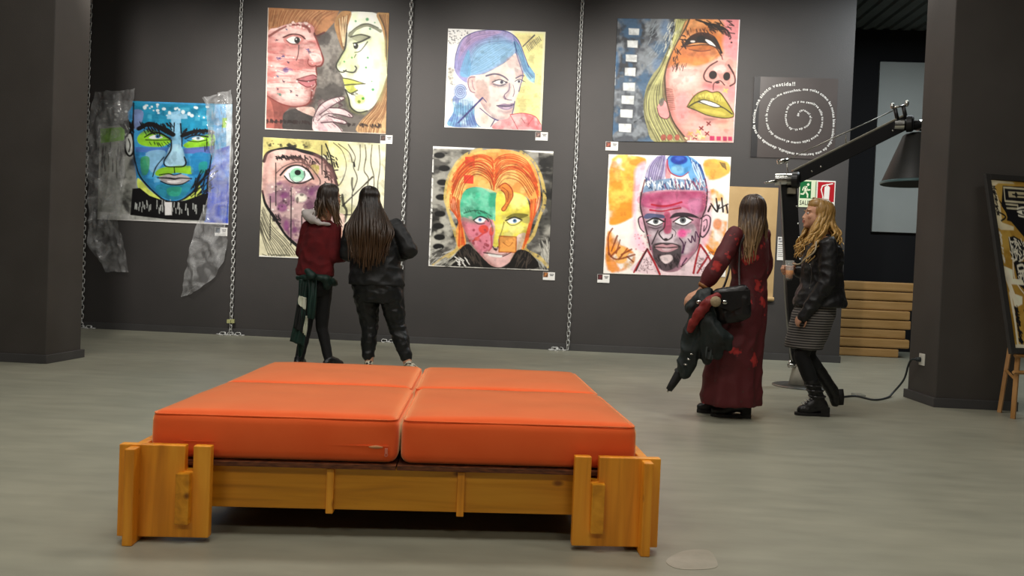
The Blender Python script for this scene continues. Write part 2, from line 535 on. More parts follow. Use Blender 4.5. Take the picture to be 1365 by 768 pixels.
# ------------------------------------------------------------------ painted sheets on the wall
def vnoise(n, cells, seed, sx=1.0, sy=1.0):
    r = np.random.default_rng(seed)
    out = np.zeros((n, n)); amp = 1.0; tot = 0
    for o in range(4):
        cx = max(2, int(cells*sx*2**o)); cy = max(2, int(cells*sy*2**o))
        g = r.random((cy+2, cx+2))
        xs = np.linspace(0, cx, n, endpoint=False); ys = np.linspace(0, cy, n, endpoint=False)
        xi = xs.astype(int); yi = ys.astype(int)
        fx = xs-xi; fy = ys-yi
        fx = fx*fx*(3-2*fx); fy = fy*fy*(3-2*fy)
        a = g[np.ix_(yi, xi)]; b = g[np.ix_(yi, xi+1)]; c = g[np.ix_(yi+1, xi)]; d = g[np.ix_(yi+1, xi+1)]
        fx = fx[None, :]; fy = fy[:, None]
        out += amp*((a*(1-fx)+b*fx)*(1-fy)+(c*(1-fx)+d*fx)*fy)
        tot += amp; amp *= 0.55
    return out/tot

class Sheet:
    """a flat painted print, colours laid down stroke by stroke on a fine grid (0..1000 both ways, y down)"""
    N = 224
    def __init__(s, base, seed=1):
        n = s.N
        s.seed = seed
        s.im = np.empty((n, n, 3)); s.im[:] = srgb(base)
        s.px = 1000.0/(n-1)
        ax = np.linspace(0, 1000, n)
        s.X, s.Y = np.meshgrid(ax, ax)
        s.rng = random.Random(seed)
    @staticmethod
    def pts(t):
        if isinstance(t, str): return [tuple(float(a) for a in q.split(',')) for q in t.split()]
        return list(t)
    def curve(s, t, closed=False, n=5):
        P = s.pts(t)
        if len(P) < 3: return P
        return [(p[0], p[1]) for p in smooth_curve([(a, b, 0) for a, b in P], closed, n)]
    def win(s, P, m):
        x0 = min(p[0] for p in P)-m; x1 = max(p[0] for p in P)+m
        y0 = min(p[1] for p in P)-m; y1 = max(p[1] for p in P)+m
        c = lambda a: int(max(0, min(s.N, a)))
        return slice(c(y0/s.px), c(y1/s.px+2)), slice(c(x0/s.px), c(x1/s.px+2))
    def dist(s, P, w):
        X = s.X[w]; Y = s.Y[w]
        D = np.full(X.shape, 1e9)
        for (ax, ay), (bx, by) in zip(P, P[1:]):
            dx, dy = bx-ax, by-ay
            L = dx*dx+dy*dy
            if L < 1e-9: t = 0.0
            else: t = np.clip(((X-ax)*dx+(Y-ay)*dy)/L, 0, 1)
            D = np.minimum(D, (X-ax-t*dx)**2+(Y-ay-t*dy)**2)
        return np.sqrt(D)
    def comp(s, w, cov, col, tex=0.0, sc=10):
        c = np.array(srgb(col))
        if tex:
            s.seed += 1
            nz = vnoise(s.N, sc, s.seed)[w][..., None]
            c = np.clip(c*(1+tex*(nz-0.5)*2.2), 0, 1)
        a = cov[..., None]
        s.im[w] = s.im[w]*(1-a)+c*a
    def fill(s, col, t, a=1.0, sm=True, tex=0.25, soft=0.0, sc=10):
        P = s.curve(t, True, 4) if sm else s.pts(t)
        w = s.win(P, 6+soft)
        X = s.X[w]; Y = s.Y[w]
        ins = np.zeros(X.shape, bool)
        Q = P+[P[0]]
        for (ax, ay), (bx, by) in zip(Q, Q[1:]):
            if ay == by: continue
            c = ((ay > Y) != (by > Y)) & (X < (bx-ax)*(Y-ay)/(by-ay)+ax)
            ins ^= c
        D = s.dist(Q, w)
        D = np.where(ins, D, -D)
        k = s.px+soft
        s.comp(w, np.clip(D/k+0.5, 0, 1)*a, col, tex, sc)
        return s
    def line(s, col, wd, t, a=1.0, sm=True, rough=0.0):
        wd = wd*1.75
        P = s.curve(t) if sm else s.pts(t)
        w = s.win(P, wd+6)
        D = s.dist(P, w)
        s.seed += 1
        cov = np.clip((wd/2*(0.5+1.0*vnoise(s.N, 9, s.seed)[w])-D)/s.px+0.5, 0, 1)      # brush pressure varies
        if rough:
            s.seed += 1
            nz = vnoise(s.N, 40, s.seed)[w]
            cov = cov*np.clip((nz-rough*0.6)*6, 0, 1)
        s.comp(w, cov*a, col)
        return s
    def shade(s, col, wd, t, a=0.5):
        """soft smudged stroke of pigment"""
        P = s.curve(t); wd = wd*1.4
        w = s.win(P, wd*2.2)
        s.seed += 1
        nz = vnoise(s.N, 18, s.seed)[w]
        s.comp(w, np.exp(-(s.dist(P, w)/wd)**2)*a*np.clip(0.45+1.1*nz, 0, 1), col)
        return s
    def dot(s, col, t, rx, ry=None, a=1.0, soft=0.0, tex=0.15):
        ry = (ry or rx)*1.4; rx = rx*1.4; soft = soft*1.3
        for x, y in s.pts(t):
            P = [(x+rx*cos(k*pi/6), y+ry*sin(k*pi/6)) for k in range(12)]
            s.fill(col, P, a, True, tex, soft)
        return s
    def blotch(s, cols, t, a=0.8, cells=9, seed=0, soft=0.0, sx=1, sy=1, lo=0.45, hi=0.6, sm=True):
        """noise-broken wash inside an outline"""
        P = s.curve(t, True, 4) if sm else s.pts(t)
        w = s.win(P, 6+soft)
        X = s.X[w]; Y = s.Y[w]
        ins = np.zeros(X.shape, bool)
        Q = P+[P[0]]
        for (ax, ay), (bx, by) in zip(Q, Q[1:]):
            if ay == by: continue
            ins ^= ((ay > Y) != (by > Y)) & (X < (bx-ax)*(Y-ay)/(by-ay)+ax)
        D = np.where(ins, 1, -1)*s.dist(Q, w)
        m = np.clip(D/(s.px+soft)+0.5, 0, 1)
        for i, c in enumerate(cols if isinstance(cols, (list, tuple)) else [cols]):
            nz = vnoise(s.N, cells, seed*7+i*13+s.seed*3+1, sx, sy)[w]
            s.comp(w, m*np.clip((nz-lo)/(hi-lo), 0, 1)*a, c)
        return s
    def scribble(s, col, wd, box, n, length, ang=90, jit=15, a=1.0):
        """many short strokes inside a box x0,y0 x1,y1"""
        (x0, y0), (x1, y1) = s.pts(box)
        for _ in range(n):
            x = s.rng.uniform(x0, x1); y = s.rng.uniform(y0, y1)
            t = radians(ang+s.rng.uniform(-jit, jit)); l = length*s.rng.uniform(0.5, 1.2)*0.72
            s.line(col, wd, [(x-l*cos(t), y-l*sin(t)), (x+l*cos(t), y+l*sin(t))], a)
        return s
    def between(s, col, wd, A, B, n, a=1.0, jit=4.0):
        """n strokes fanned between two guide curves with the same number of points"""
        A = s.pts(A); B = s.pts(B)
        for i in range(n):
            f = (i+0.5)/n
            s.line(col, wd, [(p[0]*(1-f)+q[0]*f+s.rng.uniform(-jit, jit), p[1]*(1-f)+q[1]*f+s.rng.uniform(-jit, jit)) for p, q in zip(A, B)], a)
        return s
    def patches(s, cols, box, n, sz, a=0.6):
        (x0, y0), (x1, y1) = s.pts(box)
        for _ in range(n):
            x = s.rng.uniform(x0, x1); y = s.rng.uniform(y0, y1); w = sz*s.rng.uniform(0.5, 1.5); h = sz*s.rng.uniform(0.4, 1.3)
            j = lambda: s.rng.uniform(-6, 6)
            s.fill(s.rng.choice(cols), [(x+j(), y+j()), (x+w+j(), y+j()), (x+w+j(), y+h+j()), (x+j(), y+h+j())], a, False, 0.3, 4)
        return s
    def finish(s, amp=0.2, ink=0.25):
        """dry-brush grain and thin pooled pigment over the whole sheet"""
        g = vnoise(s.N, 40, s.seed+500)-0.5; st = vnoise(s.N, 12, s.seed+501, 0.5, 4)-0.5; bl = vnoise(s.N, 14, s.seed+502)
        f = 1+amp*(1.6*g+1.2*st)
        f *= 1-ink*np.clip((bl-0.58)/0.1, 0, 1)
        lum = s.im.mean(axis=2)
        k = np.where(lum > 0.72, 0.35, 1.0)      # bare paper stays clean
        s.im = np.clip(s.im*(1+(f-1)*k)[..., None], 0, 1)
        return s
    def scatter(s, col, box, n, r, a=1.0):
        (x0, y0), (x1, y1) = s.pts(box)
        for _ in range(n):
            x = s.rng.uniform(x0, x1); y = s.rng.uniform(y0, y1); q = r*s.rng.uniform(0.5, 1.3)
            s.dot(col, [(x, y)], q, q*s.rng.uniform(0.6, 1.2), a)
        return s

def print_material(name='painted_paper', rough=0.55):
    if name in MATS: return MATS[name]
    m = bpy.data.materials.new(name); m.use_nodes = True
    nt = m.node_tree; b = nt.nodes['Principled BSDF']
    at = nt.nodes.new('ShaderNodeVertexColor'); at.layer_name = 'paint'
    nt.links.new(at.outputs['Color'], b.inputs['Base Color'])
    b.inputs['Roughness'].default_value = rough
    b.inputs['Specular IOR Level'].default_value = 0.3
    MATS[name] = m
    return m

def sheet_mesh(sh, corners, y, depth=0.004, curl=0.006, seed=0):
    """corners (x,z) TL TR BR BL on the wall; the sheet undulates slightly like hung paper"""
    n = sh.N
    u = np.linspace(0, 1, n)[None, :, None]; v = np.linspace(0, 1, n)[:, None, None]
    c = [np.array(q)[None, None, :] for q in corners]
    P = c[0]*(1-u)*(1-v)+c[1]*u*(1-v)+c[2]*u*v+c[3]*(1-u)*v
    wav = vnoise(n, 3, 90+seed)
    Y = y-depth-curl*wav
    V = np.concatenate([P[..., :1], Y[..., None], P[..., 1:]], axis=2).reshape(-1, 3)
    i = np.arange(n*n).reshape(n, n)
    F = np.stack([i[:-1, :-1], i[1:, :-1], i[1:, 1:], i[:-1, 1:]], axis=-1).reshape(-1, 4)
    # back skin so the sheet has thickness
    rim = np.concatenate([i[0, :], i[1:, -1], i[-1, -2::-1], i[-2:0:-1, 0]])
    back = V[rim].copy(); back[:, 1] += 0.0025
    nb = len(rim); base = len(V)
    k = np.arange(nb)
    side = np.stack([rim[k], rim[(k+1) % nb], base+(k+1) % nb, base+k], axis=-1)
    V = np.concatenate([V, back]); F = np.concatenate([F, side])
    me = bpy.data.meshes.new('sheet')
    me.vertices.add(len(V)); me.vertices.foreach_set('co', V.astype(np.float32).ravel())
    me.loops.add(F.size); me.loops.foreach_set('vertex_index', F.astype(np.int32).ravel())
    me.polygons.add(len(F)); me.polygons.foreach_set('loop_start', np.arange(0, F.size, 4, dtype=np.int32))
    me.update(calc_edges=True)
    me.polygons.foreach_set('use_smooth', [True]*len(F))
    ca = me.color_attributes.new('paint', 'FLOAT_COLOR', 'POINT')
    C = np.ones((len(V), 4), np.float32)
    C[:n*n, :3] = np.clip(sh.im, 0, 0.9).reshape(-1, 3)
    C[n*n:, :3] = 0.7
    ca.data.foreach_set('color', C.ravel())
    me.materials.append(print_material())
    return me

def hang(sh, corners, label, seed, name='portrait_painting', y=None):
    sh.finish()
    me = sheet_mesh(sh, corners, YW if y is None else y, seed=seed)
    o = link(name, me)
    tag(o, label, 'painting', 'painted portraits on the picture wall')
    return o

K = '#141214'
s = Sheet('#b4b6b0', 11)
s.blotch(['#83857e', '#d0d2cc'], '-29,2 283,-9 298,990 0,1007', 0.8, 8, 1, sy=0.4, sm=False)
s.fill('#54565a', '0,0 257,-4 263,187 -2,229', 0.85, False, 0.3)
s.scatter('#e8eae8', '9,24 255,187', 14, 7)
s.fill('#83bf2f', '4,241 190,218 199,329 11,361', 1, False, 0.3)
s.scribble(K, 4, '12,397 181,566', 22, 110, 90, 4, 0.7)
s.blotch([K], '151,442 298,452 287,919 190,852', 0.8, 10, 3, soft=10, lo=0.4)
s.fill('#1d86ad', '245,-3 1003,-4 997,270 257,347', 1, False, 0.35)
s.fill('#2b7fc0', '255,294 893,258 897,811 309,809', 1, False, 0.3)
s.fill('#5fa8d8', '841,13 1003,-4 993,394 847,385', 1, False, 0.4)
s.fill('#d8e6ea', '952,3 1000,0 1002,394 968,396', 0.8, False, 0.3)
s.fill('#4c63d2', '830,404 991,341 1000,1000 818,996', 1, False, 0.4)
s.blotch(['#8fb0ea', '#3247b8'], '830,404 991,341 1000,1000 818,996', 0.7, 9, 4, sm=False)
s.fill('#9fcf3a', '909,118 965,112 960,197 912,196', 1, False)
s.scribble(K, 3, '861,82 959,183', 10, 90, 90, 6, 0.6)
s.fill('#3c98d0', '253,28 884,28 882,401 836,546 779,657 705,760 621,813 517,819 429,758 335,655 284,560 265,382', 1, True, 0.25)
s.fill('#1f8cb4', '253,14 867,15 866,224 618,256 550,259 375,181 273,222', 1, False, 0.3)
s.patches(['#5fb4e0', '#1c6fa8', '#2a8fc8', '#3fa0a8', '#7ac0e8', '#2f6fb8'], '278,364 840,671', 60, 44, 0.55); s.patches(['#1a7898', '#2a98c0', '#4fb4d4', '#1f6f98'], '267,27 838,154', 34, 50, 0.6)
s.fill('#7f8fc0', '251,81 329,86 310,202 260,232', 0.9)
s.scatter('#e6f2f6', '318,24 819,120', 26, 9, 0.9)
s.fill('#8cc4e6', '540,83 611,64 633,415 555,428', 1, False, 0.2)
s.fill('#9fd0ec', '510,102 664,93 665,132 511,141', 0.8, False)
s.fill('#8fd02e', '289,301 360,238 481,260 548,322 467,374 321,365', 1)
s.fill('#8fd02e', '647,343 723,299 862,247 866,345 726,378 653,369', 1)
s.fill('#4b78c4', '271,382 545,375 546,416 280,426', 1, False)
s.fill('#5a6cb0', '640,379 880,347 873,410 650,423', 1, False)
s.fill('#a9d6ee', '540,367 625,362 655,521 511,533', 1)
s.fill('#8cc0e4', '357,431 503,404 489,512 406,589', 0.9)
s.fill('#3f9f4a', '319,477 384,465 380,590 334,611', 0.8)
s.fill('#8ecb2e', '432,596 491,544 697,522 710,589 595,585 476,620', 1)
s.shade('#0f4a78', 20, '280,435 301,559 374,671 472,773', 0.6); s.shade('#0f4a78', 22, '856,402 818,547 753,658 688,761', 0.6); s.shade('#0f4a78', 16, '536,367 509,475', 0.6); s.shade('#0f4a78', 16, '649,396 679,510', 0.6); s.shade('#0f5a60', 14, '496,709 583,707 668,692', 0.6); s.shade('#0f3a58', 16, '326,263 429,245 551,299', 0.6); s.shade('#0f3a58', 16, '637,294 739,258 850,257', 0.6)
s.fill('#1f7fb8', '711,428 831,421 811,583 717,607', 0.8)
s.fill('#1f8f8a', '765,497 825,484 819,565 771,577', 0.9)
s.fill('#2a8aa8', '452,693 702,670 654,780 569,812 481,781', 1)
s.fill('#35a890', '531,716 634,701 619,774 542,774', 1)
s.fill('#d9ea6a', '304,639 393,733 479,809 395,786 310,734', 1)
s.fill('#d9ea6a', '638,812 722,741 762,658 787,719 775,774', 1)
s.fill('#0d0c0e', '264,731 320,722 395,783 483,814 570,830 673,810 775,761 843,739 826,974 540,976 253,953', 1, False, 0.1)
s.scribble('#c8ccc8', 3, '284,838 815,906', 46, 34, 90, 6, 0.9)
s.fill('#ecebea', '514,833 568,830 570,938 518,941', 1, False, 0.05)
s.fill('#d6dad6', '198,288 226,246 255,303 262,415 233,459 203,407', 1)
s.line(K, 9, '207,297 229,253 255,308 262,418 233,459 200,408 198,297'); s.line(K, 7, '221,317 236,366 228,424')
s.scribble(K, 9, '168,175 257,267', 24, 30, 60, 40)
s.fill('#e9eff0', '379,296 430,275 485,293 445,308 393,309', 1); s.dot('#2f6ea8', '444,287', 13, 12); s.dot(K, '444,287', 6)
s.fill('#e9eff0', '702,295 748,277 798,292 749,309', 1); s.dot('#9ab8c8', '752,289', 12, 11); s.dot(K, '752,289', 5)
s.line(K, 8, '344,298 395,265 455,258 537,303'); s.line(K, 5, '354,320 448,319 543,313'); s.line(K, 8, '654,298 722,267 825,276'); s.line(K, 5, '672,315 750,319 818,301')
s.line(K, 22, '299,229 375,188 465,215 559,270'); s.scribble(K, 5, '310,184 550,259', 40, 36, 60, 20)
s.line(K, 18, '628,276 721,236 823,226 862,238'); s.scribble(K, 5, '634,223 859,260', 30, 28, 120, 20)
s.line(K, 7, '567,170 566,241'); s.line(K, 7, '615,176 622,255'); s.line(K, 7, '548,316 546,398 499,490 514,532 580,536 645,528 665,499 651,450'); s.line(K, 5, '577,543 582,587')
s.line(K, 5, '496,458 439,542 416,624'); s.line(K, 6, '628,294 631,362')
s.fill('#b4aeb0', '459,632 536,599 579,607 630,594 704,629 633,676 530,675', 1); s.fill('#ece8e8', '529,653 632,647 598,667 547,668', 0.9)
s.line(K, 7, '452,632 537,631 583,636 631,626 711,628'); s.line(K, 5, '467,607 535,595 579,604 630,590'); s.line(K, 5, '477,660 547,684 633,679 693,644')
s.line(K, 7, '253,19 261,383 293,559 335,650 429,752 514,816 621,817 714,750 788,647 835,543')
s.line(K, 6, '886,516 771,657 706,769'); s.line(K, 6, '857,429 838,600 829,744'); s.scribble(K, 5, '733,570 869,741', 26, 80, 115, 30)
s.scribble(K, 3, '363,341 536,367', 14, 20, 60, 15); s.scribble(K, 4, '800,299 872,383', 9, 50, 90, 5)
s.line('#e6e4e2', 14, '-3,1007 541,998 1005,1000'); s.blotch(['#dcdcda'], '-2,935 253,948 255,1011 0,1007', 0.8, 6, 5, sm=False)
P1 = s
s = Sheet('#6d6660', 22)
s.blotch(['#9a948c', '#3f3a38'], '408,178 596,198 664,658 843,825 391,843 385,496', 0.8, 9, 1, soft=20)
s.fill('#b07b52', '0,0 592,-3 551,100 487,175 401,219 385,136 319,103 189,119 89,157 -2,232', 1, False, 0.35)
s.between('#8a5234', 5, '15,24 9,110 4,225', '564,13 463,75 393,193', 26, 0.7)
s.between('#d0a070', 4, '43,15 30,80 17,153', '535,14 449,76 400,178', 14, 0.6)
s.fill('#dfa6a0', '-2,237 89,161 190,125 319,110 381,143 391,200 412,253 451,346 470,413 453,456 413,472 419,531 408,575 415,618 382,670 372,748 321,791 202,801 100,775 1,717', 1, True, 0.2)
s.blotch(['#c4706c', '#f0cdc6'], '-2,237 89,161 319,110 391,200 467,413 413,472 415,618 372,748 202,798 1,717', 0.75, 7, 2, sx=0.6, sy=2.2)
s.shade('#7a3028', 22, '1,707 100,765 202,793 320,782 369,742 376,670', 0.6); s.shade('#8a3a34', 24, '320,125 378,158 388,208', 0.6); s.shade('#8a403c', 20, '150,308 215,316 282,292', 0.55); s.shade('#8a403c', 16, '339,397 334,448 377,471', 0.55); s.shade('#8a403c', 16, '344,657 388,648', 0.6); s.shade('#a85850', 26, '11,246 36,410 13,584', 0.5)
s.fill('#8a4a42', '-2,721 100,779 209,807 162,852 146,939 162,999 0,1000', 1, False, 0.4)
s.fill('#b86a5e', '-2,743 57,798 75,997 0,1000', 0.7)
s.fill('#3d3836', '162,852 275,818 392,857 415,929 397,999 169,999 146,925', 1, True, 0.4)
s.fill('#e8c0b4', '253,816 390,802 413,856 392,875', 0.9)
for a, b in (('22,411 383,417', 0), ('16,483 407,510', 0), ('10,555 255,554', 0), ('39,612 242,603', 0), ('69,654 344,649', 0), ('14,368 151,377', 0)):
    s.line('#b45e5e', 7, a, 0.55, rough=0.5)
s.line('#7a3a34', 11, '18,233 111,171 211,132 320,142 353,183', 0.9); s.scatter('#f2d8d0', '160,110 364,159', 22, 7, 0.7)
s.fill('#c8807a', '134,255 191,205 281,210 314,233 258,303 186,310', 0.9)
s.fill('#f2eae6', '160,258 213,227 281,244 250,283 201,282', 1); s.dot('#2a2422', '250,257', 17, 19); s.dot('#ffffff', '242,249', 4)
s.line('#4a2422', 8, '134,239 198,211 271,213 315,243'); s.line('#6a3432', 5, '160,261 200,288 258,286'); s.line('#3a2c30', 5, '265,297 261,372 247,423')
s.fill('#bf7478', '256,582 328,553 388,536 415,541 419,574 396,626 358,639 300,624', 1); s.line('#5a2a2c', 7, '256,582 343,590 418,570'); s.line('#7a3438', 5, '256,577 328,551 391,536 418,552'); s.line('#7a3438', 5, '271,602 344,639 401,618')
s.line('#7a332e', 7, '388,202 412,253 451,346 470,413 452,456 413,472 419,531'); s.line('#7a332e', 6, '347,408 343,443 370,465 410,460'); s.fill('#f4e2dc', '353,353 433,364 456,414 390,424', 0.7)
s.line('#7a332e', 6, '409,574 415,620 382,670 372,748 321,791 209,801 107,776 7,720')
s.line('#5a2a28', 8, '473,182 408,214 390,193')
for c, p, r in (('#27306e', '111,410', 13), ('#27306e', '137,394', 8), ('#4c3f80', '162,509', 27), ('#2a2a50', '356,347', 13), ('#2a3a80', '338,332', 8), ('#3a8a7c', '122,709', 12), ('#2a2a40', '80,265', 6), ('#2a2a40', '181,444', 7), ('#2a2a40', '214,679', 9), ('#2a2a40', '101,664', 6), ('#2a6a8a', '93,558', 6), ('#2a2a40', '258,711', 7), ('#2a2a40', '148,600', 6), ('#284a70', '162,172', 5)):
    s.dot(c, p, r*0.62, r*0.5, 0.75, 4, 0.5); s.scribble(c, 3, [(s.pts(p)[0][0]-r*1.6, s.pts(p)[0][1]-r), (s.pts(p)[0][0]+r*1.6, s.pts(p)[0][1]+r)], 5, r*1.6, 40, 60, 0.7)
s.scatter('#f6ecea', '35,367 389,727', 16, 4.5, 0.6); s.scribble('#7a3430', 2.5, '33,238 390,756', 60, 30, 5, 12, 0.4)
s.fill('#f1f7d8', '668,14 916,17 982,181 999,499 917,734 842,813 770,829 707,789 688,715 658,644 648,586 640,550 602,496 578,450 614,371 649,297 662,196 653,95', 1, True, 0.06)
s.blotch(['#dff0a0', '#ffffff'], '668,14 916,17 982,181 999,499 917,734 770,829 688,715 640,550 578,450 649,297', 0.6, 5, 3)
s.fill('#b98a58', '554,100 607,8 691,10 665,123 658,225 646,329 616,301 579,206', 1, True, 0.3)
s.fill('#c79a64', '898,12 1003,1 996,354 976,370 968,225 937,111', 1, True, 0.3)
s.fill('#d4ac7c', '766,990 793,899 907,781 1002,615 1000,1000', 1, True, 0.3)
s.between('#7a4a2a', 4, '579,70 596,198 628,312', '680,22 660,124 645,312', 8, 0.8); s.between('#f0dcb0', 4, '587,69 603,184 627,284', '666,37 653,124 642,283', 4, 0.8)
s.between('#7a4a2a', 4, '913,18 967,139 979,355', '993,15 992,181 991,369', 6, 0.8)
s.between('#7a4a28', 4, '997,514 914,749 786,914 773,987', '1009,760 989,848 961,907 934,1003', 13, 0.85)
s.shade('#9a9a70', 16, '676,173 670,253 636,355 604,446', 0.55); s.shade('#8f8f68', 18, '696,230 771,208 844,219', 0.6); s.shade('#a0a074', 14, '690,512 741,488 754,451', 0.6); s.shade('#a0a460', 18, '680,715 725,800 813,820', 0.55); s.shade('#b4b880', 26, '969,240 984,471 928,705', 0.5)
s.line('#4a4030', 6, '660,109 652,225 645,305'); s.line('#5a4a30', 5, '920,22 966,124 983,225 999,499')
s.line('#6f6f52', 17, '684,197 741,137 827,107 933,152', 0.85); s.line('#3a3a2c', 6, '676,181 755,119 834,98 915,127', 0.8)
s.fill('#a3a488', '696,216 771,188 847,205 772,251', 1); s.line('#4c4c3a', 6, '691,212 771,188 851,204'); s.line('#3a3a30', 8, '714,263 772,248 844,209')
s.dot('#2a2a24', '735,283', 15, 19); s.dot('#ffffff', '726,274', 5); s.line('#4c4c3a', 6, '727,337 774,321 830,246'); s.line('#5c5c4a', 5, '738,351 724,380')
s.line('#34342a', 7, '657,181 649,297 614,371 578,450 602,496 639,503 660,484'); s.line('#34342a', 7, '639,491 719,502 745,469 733,449')
s.fill('#dbe06c', '640,552 706,562 811,591 730,612 754,647 701,671 664,638 650,601', 1); s.line('#3a3a24', 6, '651,609 721,600 820,591'); s.line('#4a4a2c', 5, '640,552 706,561 808,588'); s.line('#4a4a2c', 6, '658,644 701,674 758,647')
s.line('#34342a', 7, '658,647 687,715 707,789 770,829 842,813'); s.scribble('#4a4a34', 4, '701,671 752,690', 8, 18, 20, 20)
s.dot('#d2e04c', '782,720', 32, 30, 0.7, 12); s.dot('#3f9a34', '805,713', 9); s.dot('#7a8a2a', '774,740', 10)
for p, r in (('823,61', 9), ('848,138', 6), ('836,376', 7), ('823,457', 7), ('885,637', 9), ('728,80', 6), ('705,381', 6), ('644,416', 6), ('874,569', 5), ('885,85', 4)):
    s.dot('#23974e', p, r, r, 0.9, 3)
s.fill('#e9d2d2', '393,930 409,856 451,782 520,736 621,706 654,722 582,765 539,796 638,804 720,851 712,873 624,855 554,858 663,904 661,930 567,917 645,995 423,1001', 1, True, 0.1)
s.scribble('#8a5a68', 2.5, '411,741 641,978', 46, 26, 35, 25, 0.7); s.shade('#8a5a68', 10, '435,870 492,810 550,778', 0.6); s.shade('#8a5a68', 10, '466,927 538,895', 0.6)
s.line('#52303a', 5, '400,915 413,856 455,782 527,733 621,706 654,719 586,762 529,801 450,862'); s.line('#52303a', 5, '529,801 638,804 720,853 709,873 624,855 508,852 436,913'); s.line('#52303a', 5, '523,866 663,904 661,930 567,917 466,927'); s.line('#52303a', 5, '567,923 612,957 642,992'); s.line('#52303a', 4, '607,715 622,735 644,731'); s.line('#52303a', 4, '690,848 705,865')
s.line('#52303a', 4, '608,762 637,775 606,793'); s.fill('#d8a8b0', '444,927 495,954 525,994 452,997', 0.7)
s.scribble('#2a1c1a', 8, '16,927 378,933', 34, 16, 70, 60, 0.8); s.scribble('#2a1c1a', 8, '684,925 962,939', 26, 16, 70, 60, 0.7)
s.line('#f6ece2', 7, '0,997 496,1001 1000,1001'); s.line('#f2ece2', 6, '0,4 3,1000')
P2 = s
s = Sheet('#e8e5c8', 33)
s.blotch(['#f3f1da', '#d6d2a0'], '0,0 1000,0 1000,1000 0,1000', 0.8, 6, 1, sm=False)
s.fill('#cfc47c', '0,0 534,-5 539,133 427,115 299,84 141,87 47,125 7,199', 1, False, 0.35)
s.blotch(['#6a6434'], '20,23 424,17 426,74 46,96', 0.7, 20, 2, sm=False, lo=0.5)
s.scatter('#2c2a20', '44,47 378,68', 22, 9, 0.8)
s.blotch(['#ece48c'], '535,18 695,9 660,374 580,378', 0.6, 7, 3, soft=30)
s.fill('#e6bdb2', '9,204 47,128 141,93 299,88 443,119 542,199 597,315 621,540 630,869 312,900 165,760 64,602 12,474', 1, True, 0.15)
s.blotch(['#f4d8cc', '#c99a92'], '9,204 141,93 443,119 597,315 630,869 312,900 12,474', 0.5, 6, 4)
s.fill('#b59a9c', '41,390 230,372 437,386 582,427 630,869 312,897 165,760 56,586', 0.75, True, 0.35, 25)
s.blotch(['#7f4a72', '#5a2a52'], '49,390 468,359 447,664 327,867 147,696', 0.6, 10, 5, lo=0.56, hi=0.64, soft=15)
for p, rx, ry in (('143,382', 28, 16), ('189,477', 44, 28), ('174,583', 52, 42), ('410,436', 30, 40), ('214,725', 26, 50), ('285,764', 26, 34)):
    s.dot('#7b3f70', p, rx*0.6, ry*0.6, 0.85, 14, 0.4)
s.dot('#ece6d4', '326,490', 34, 26, 0.85, 10); s.dot('#3a2a2a', '298,511', 8, 20, 0.8); s.dot('#3a2a2a', '332,465', 12, 8, 0.7); s.scatter('#efe8e0', '73,405 445,615', 18, 6, 0.7); s.scatter('#3a2630', '103,371 460,598', 18, 6, 0.7)
s.fill('#dcd6b6', '-2,507 82,650 182,792 312,904 317,1031 -3,1005', 1, True, 0.2)
s.between('#2c2820', 4, '16,571 101,731 232,855 323,965', '-5,768 27,865 45,929 79,1001', 12, 0.85)
s.line(K, 14, '12,199 38,132 109,97 219,79 318,96 427,123 512,171 576,266 615,368'); s.scribble(K, 6, '498,103 611,360', 36, 26, 40, 50)
s.line(K, 13, '8,449 38,557 114,664 214,810 316,900'); s.scribble(K, 5, '98,649 164,727', 10, 20, 40, 40)
s.line(K, 8, '512,28 555,132 581,238 613,314')
s.scribble(K, 6, '111,149 318,170', 44, 26, 30, 50); s.scribble(K, 6, '317,154 464,261', 34, 26, 60, 40); s.fill('#d8cf6a', '399,215 462,212 457,286 409,264', 0.6)
s.shade('#a8746c', 24, '116,296 201,228 295,200 392,232 451,322', 0.6); s.shade('#a8746c', 18, '190,350 278,386 388,364', 0.55); s.shade('#9a6a68', 20, '48,161 30,293 27,440', 0.5); s.shade('#9a6a68', 22, '444,139 543,232 592,361', 0.5)
s.fill('#f0f2ee', '183,304 233,242 304,227 369,264 406,315 340,351 261,360 213,337', 1, True, 0.04)
s.dot('#8fcaaa', '288,298', 42, 40); s.dot('#bfe6d0', '292,331', 26, 12, 0.7); s.dot('#0c1410', '293,280', 19, 17)
s.line('#23403a', 5, '224,290 236,334 277,363 324,349 351,308 345,267'); s.line(K, 9, '152,309 209,244 291,219 372,251 422,327'); s.line(K, 7, '184,314 238,363 328,368 406,328'); s.line('#4a3a3a', 5, '113,298 178,236 287,193 383,221 470,321 478,367')
for p in ('110,210 123,566', '76,490 86,859', '244,412 258,887', '480,41 491,284', '338,637 344,817', '644,605 654,736'):
    s.line(K, 5, p)
for p in ('575,16 649,81 686,208 651,341 597,397', '695,22 755,121 742,204 778,305 742,427', '832,18 843,116 831,233 869,300 854,413', '888,15 883,164 914,297 909,526', '944,15 958,193 945,359 963,556', '615,22 706,91 733,172', '791,20 796,136 783,235', '868,363 859,561 883,791', '934,409 930,657 952,920', '806,432 798,647 825,860', '742,435 742,666'):
    s.line('#3a362c', 5, p, 0.9)
s.line(K, 10, '737,304 736,353 744,402', 0.8); s.line(K, 9, '746,171 753,204'); s.line('#4a443a', 7, '901,285 666,541'); s.line('#2c2828', 6, '630,617 736,612'); s.line(K, 12, '662,448 675,529 703,586 686,669', 0.9)
s.fill('#ecc8bc', '621,631 685,623 676,817 628,820', 0.8, True, 0.1, 8); s.dot('#e07a5a', '650,769', 14, 40, 0.8, 6)
s.scribble('#6a6a58', 4, '31,976 299,983', 12, 30, 0, 30); s.line('#fbfaee', 8, '6,996 491,999 1000,997')
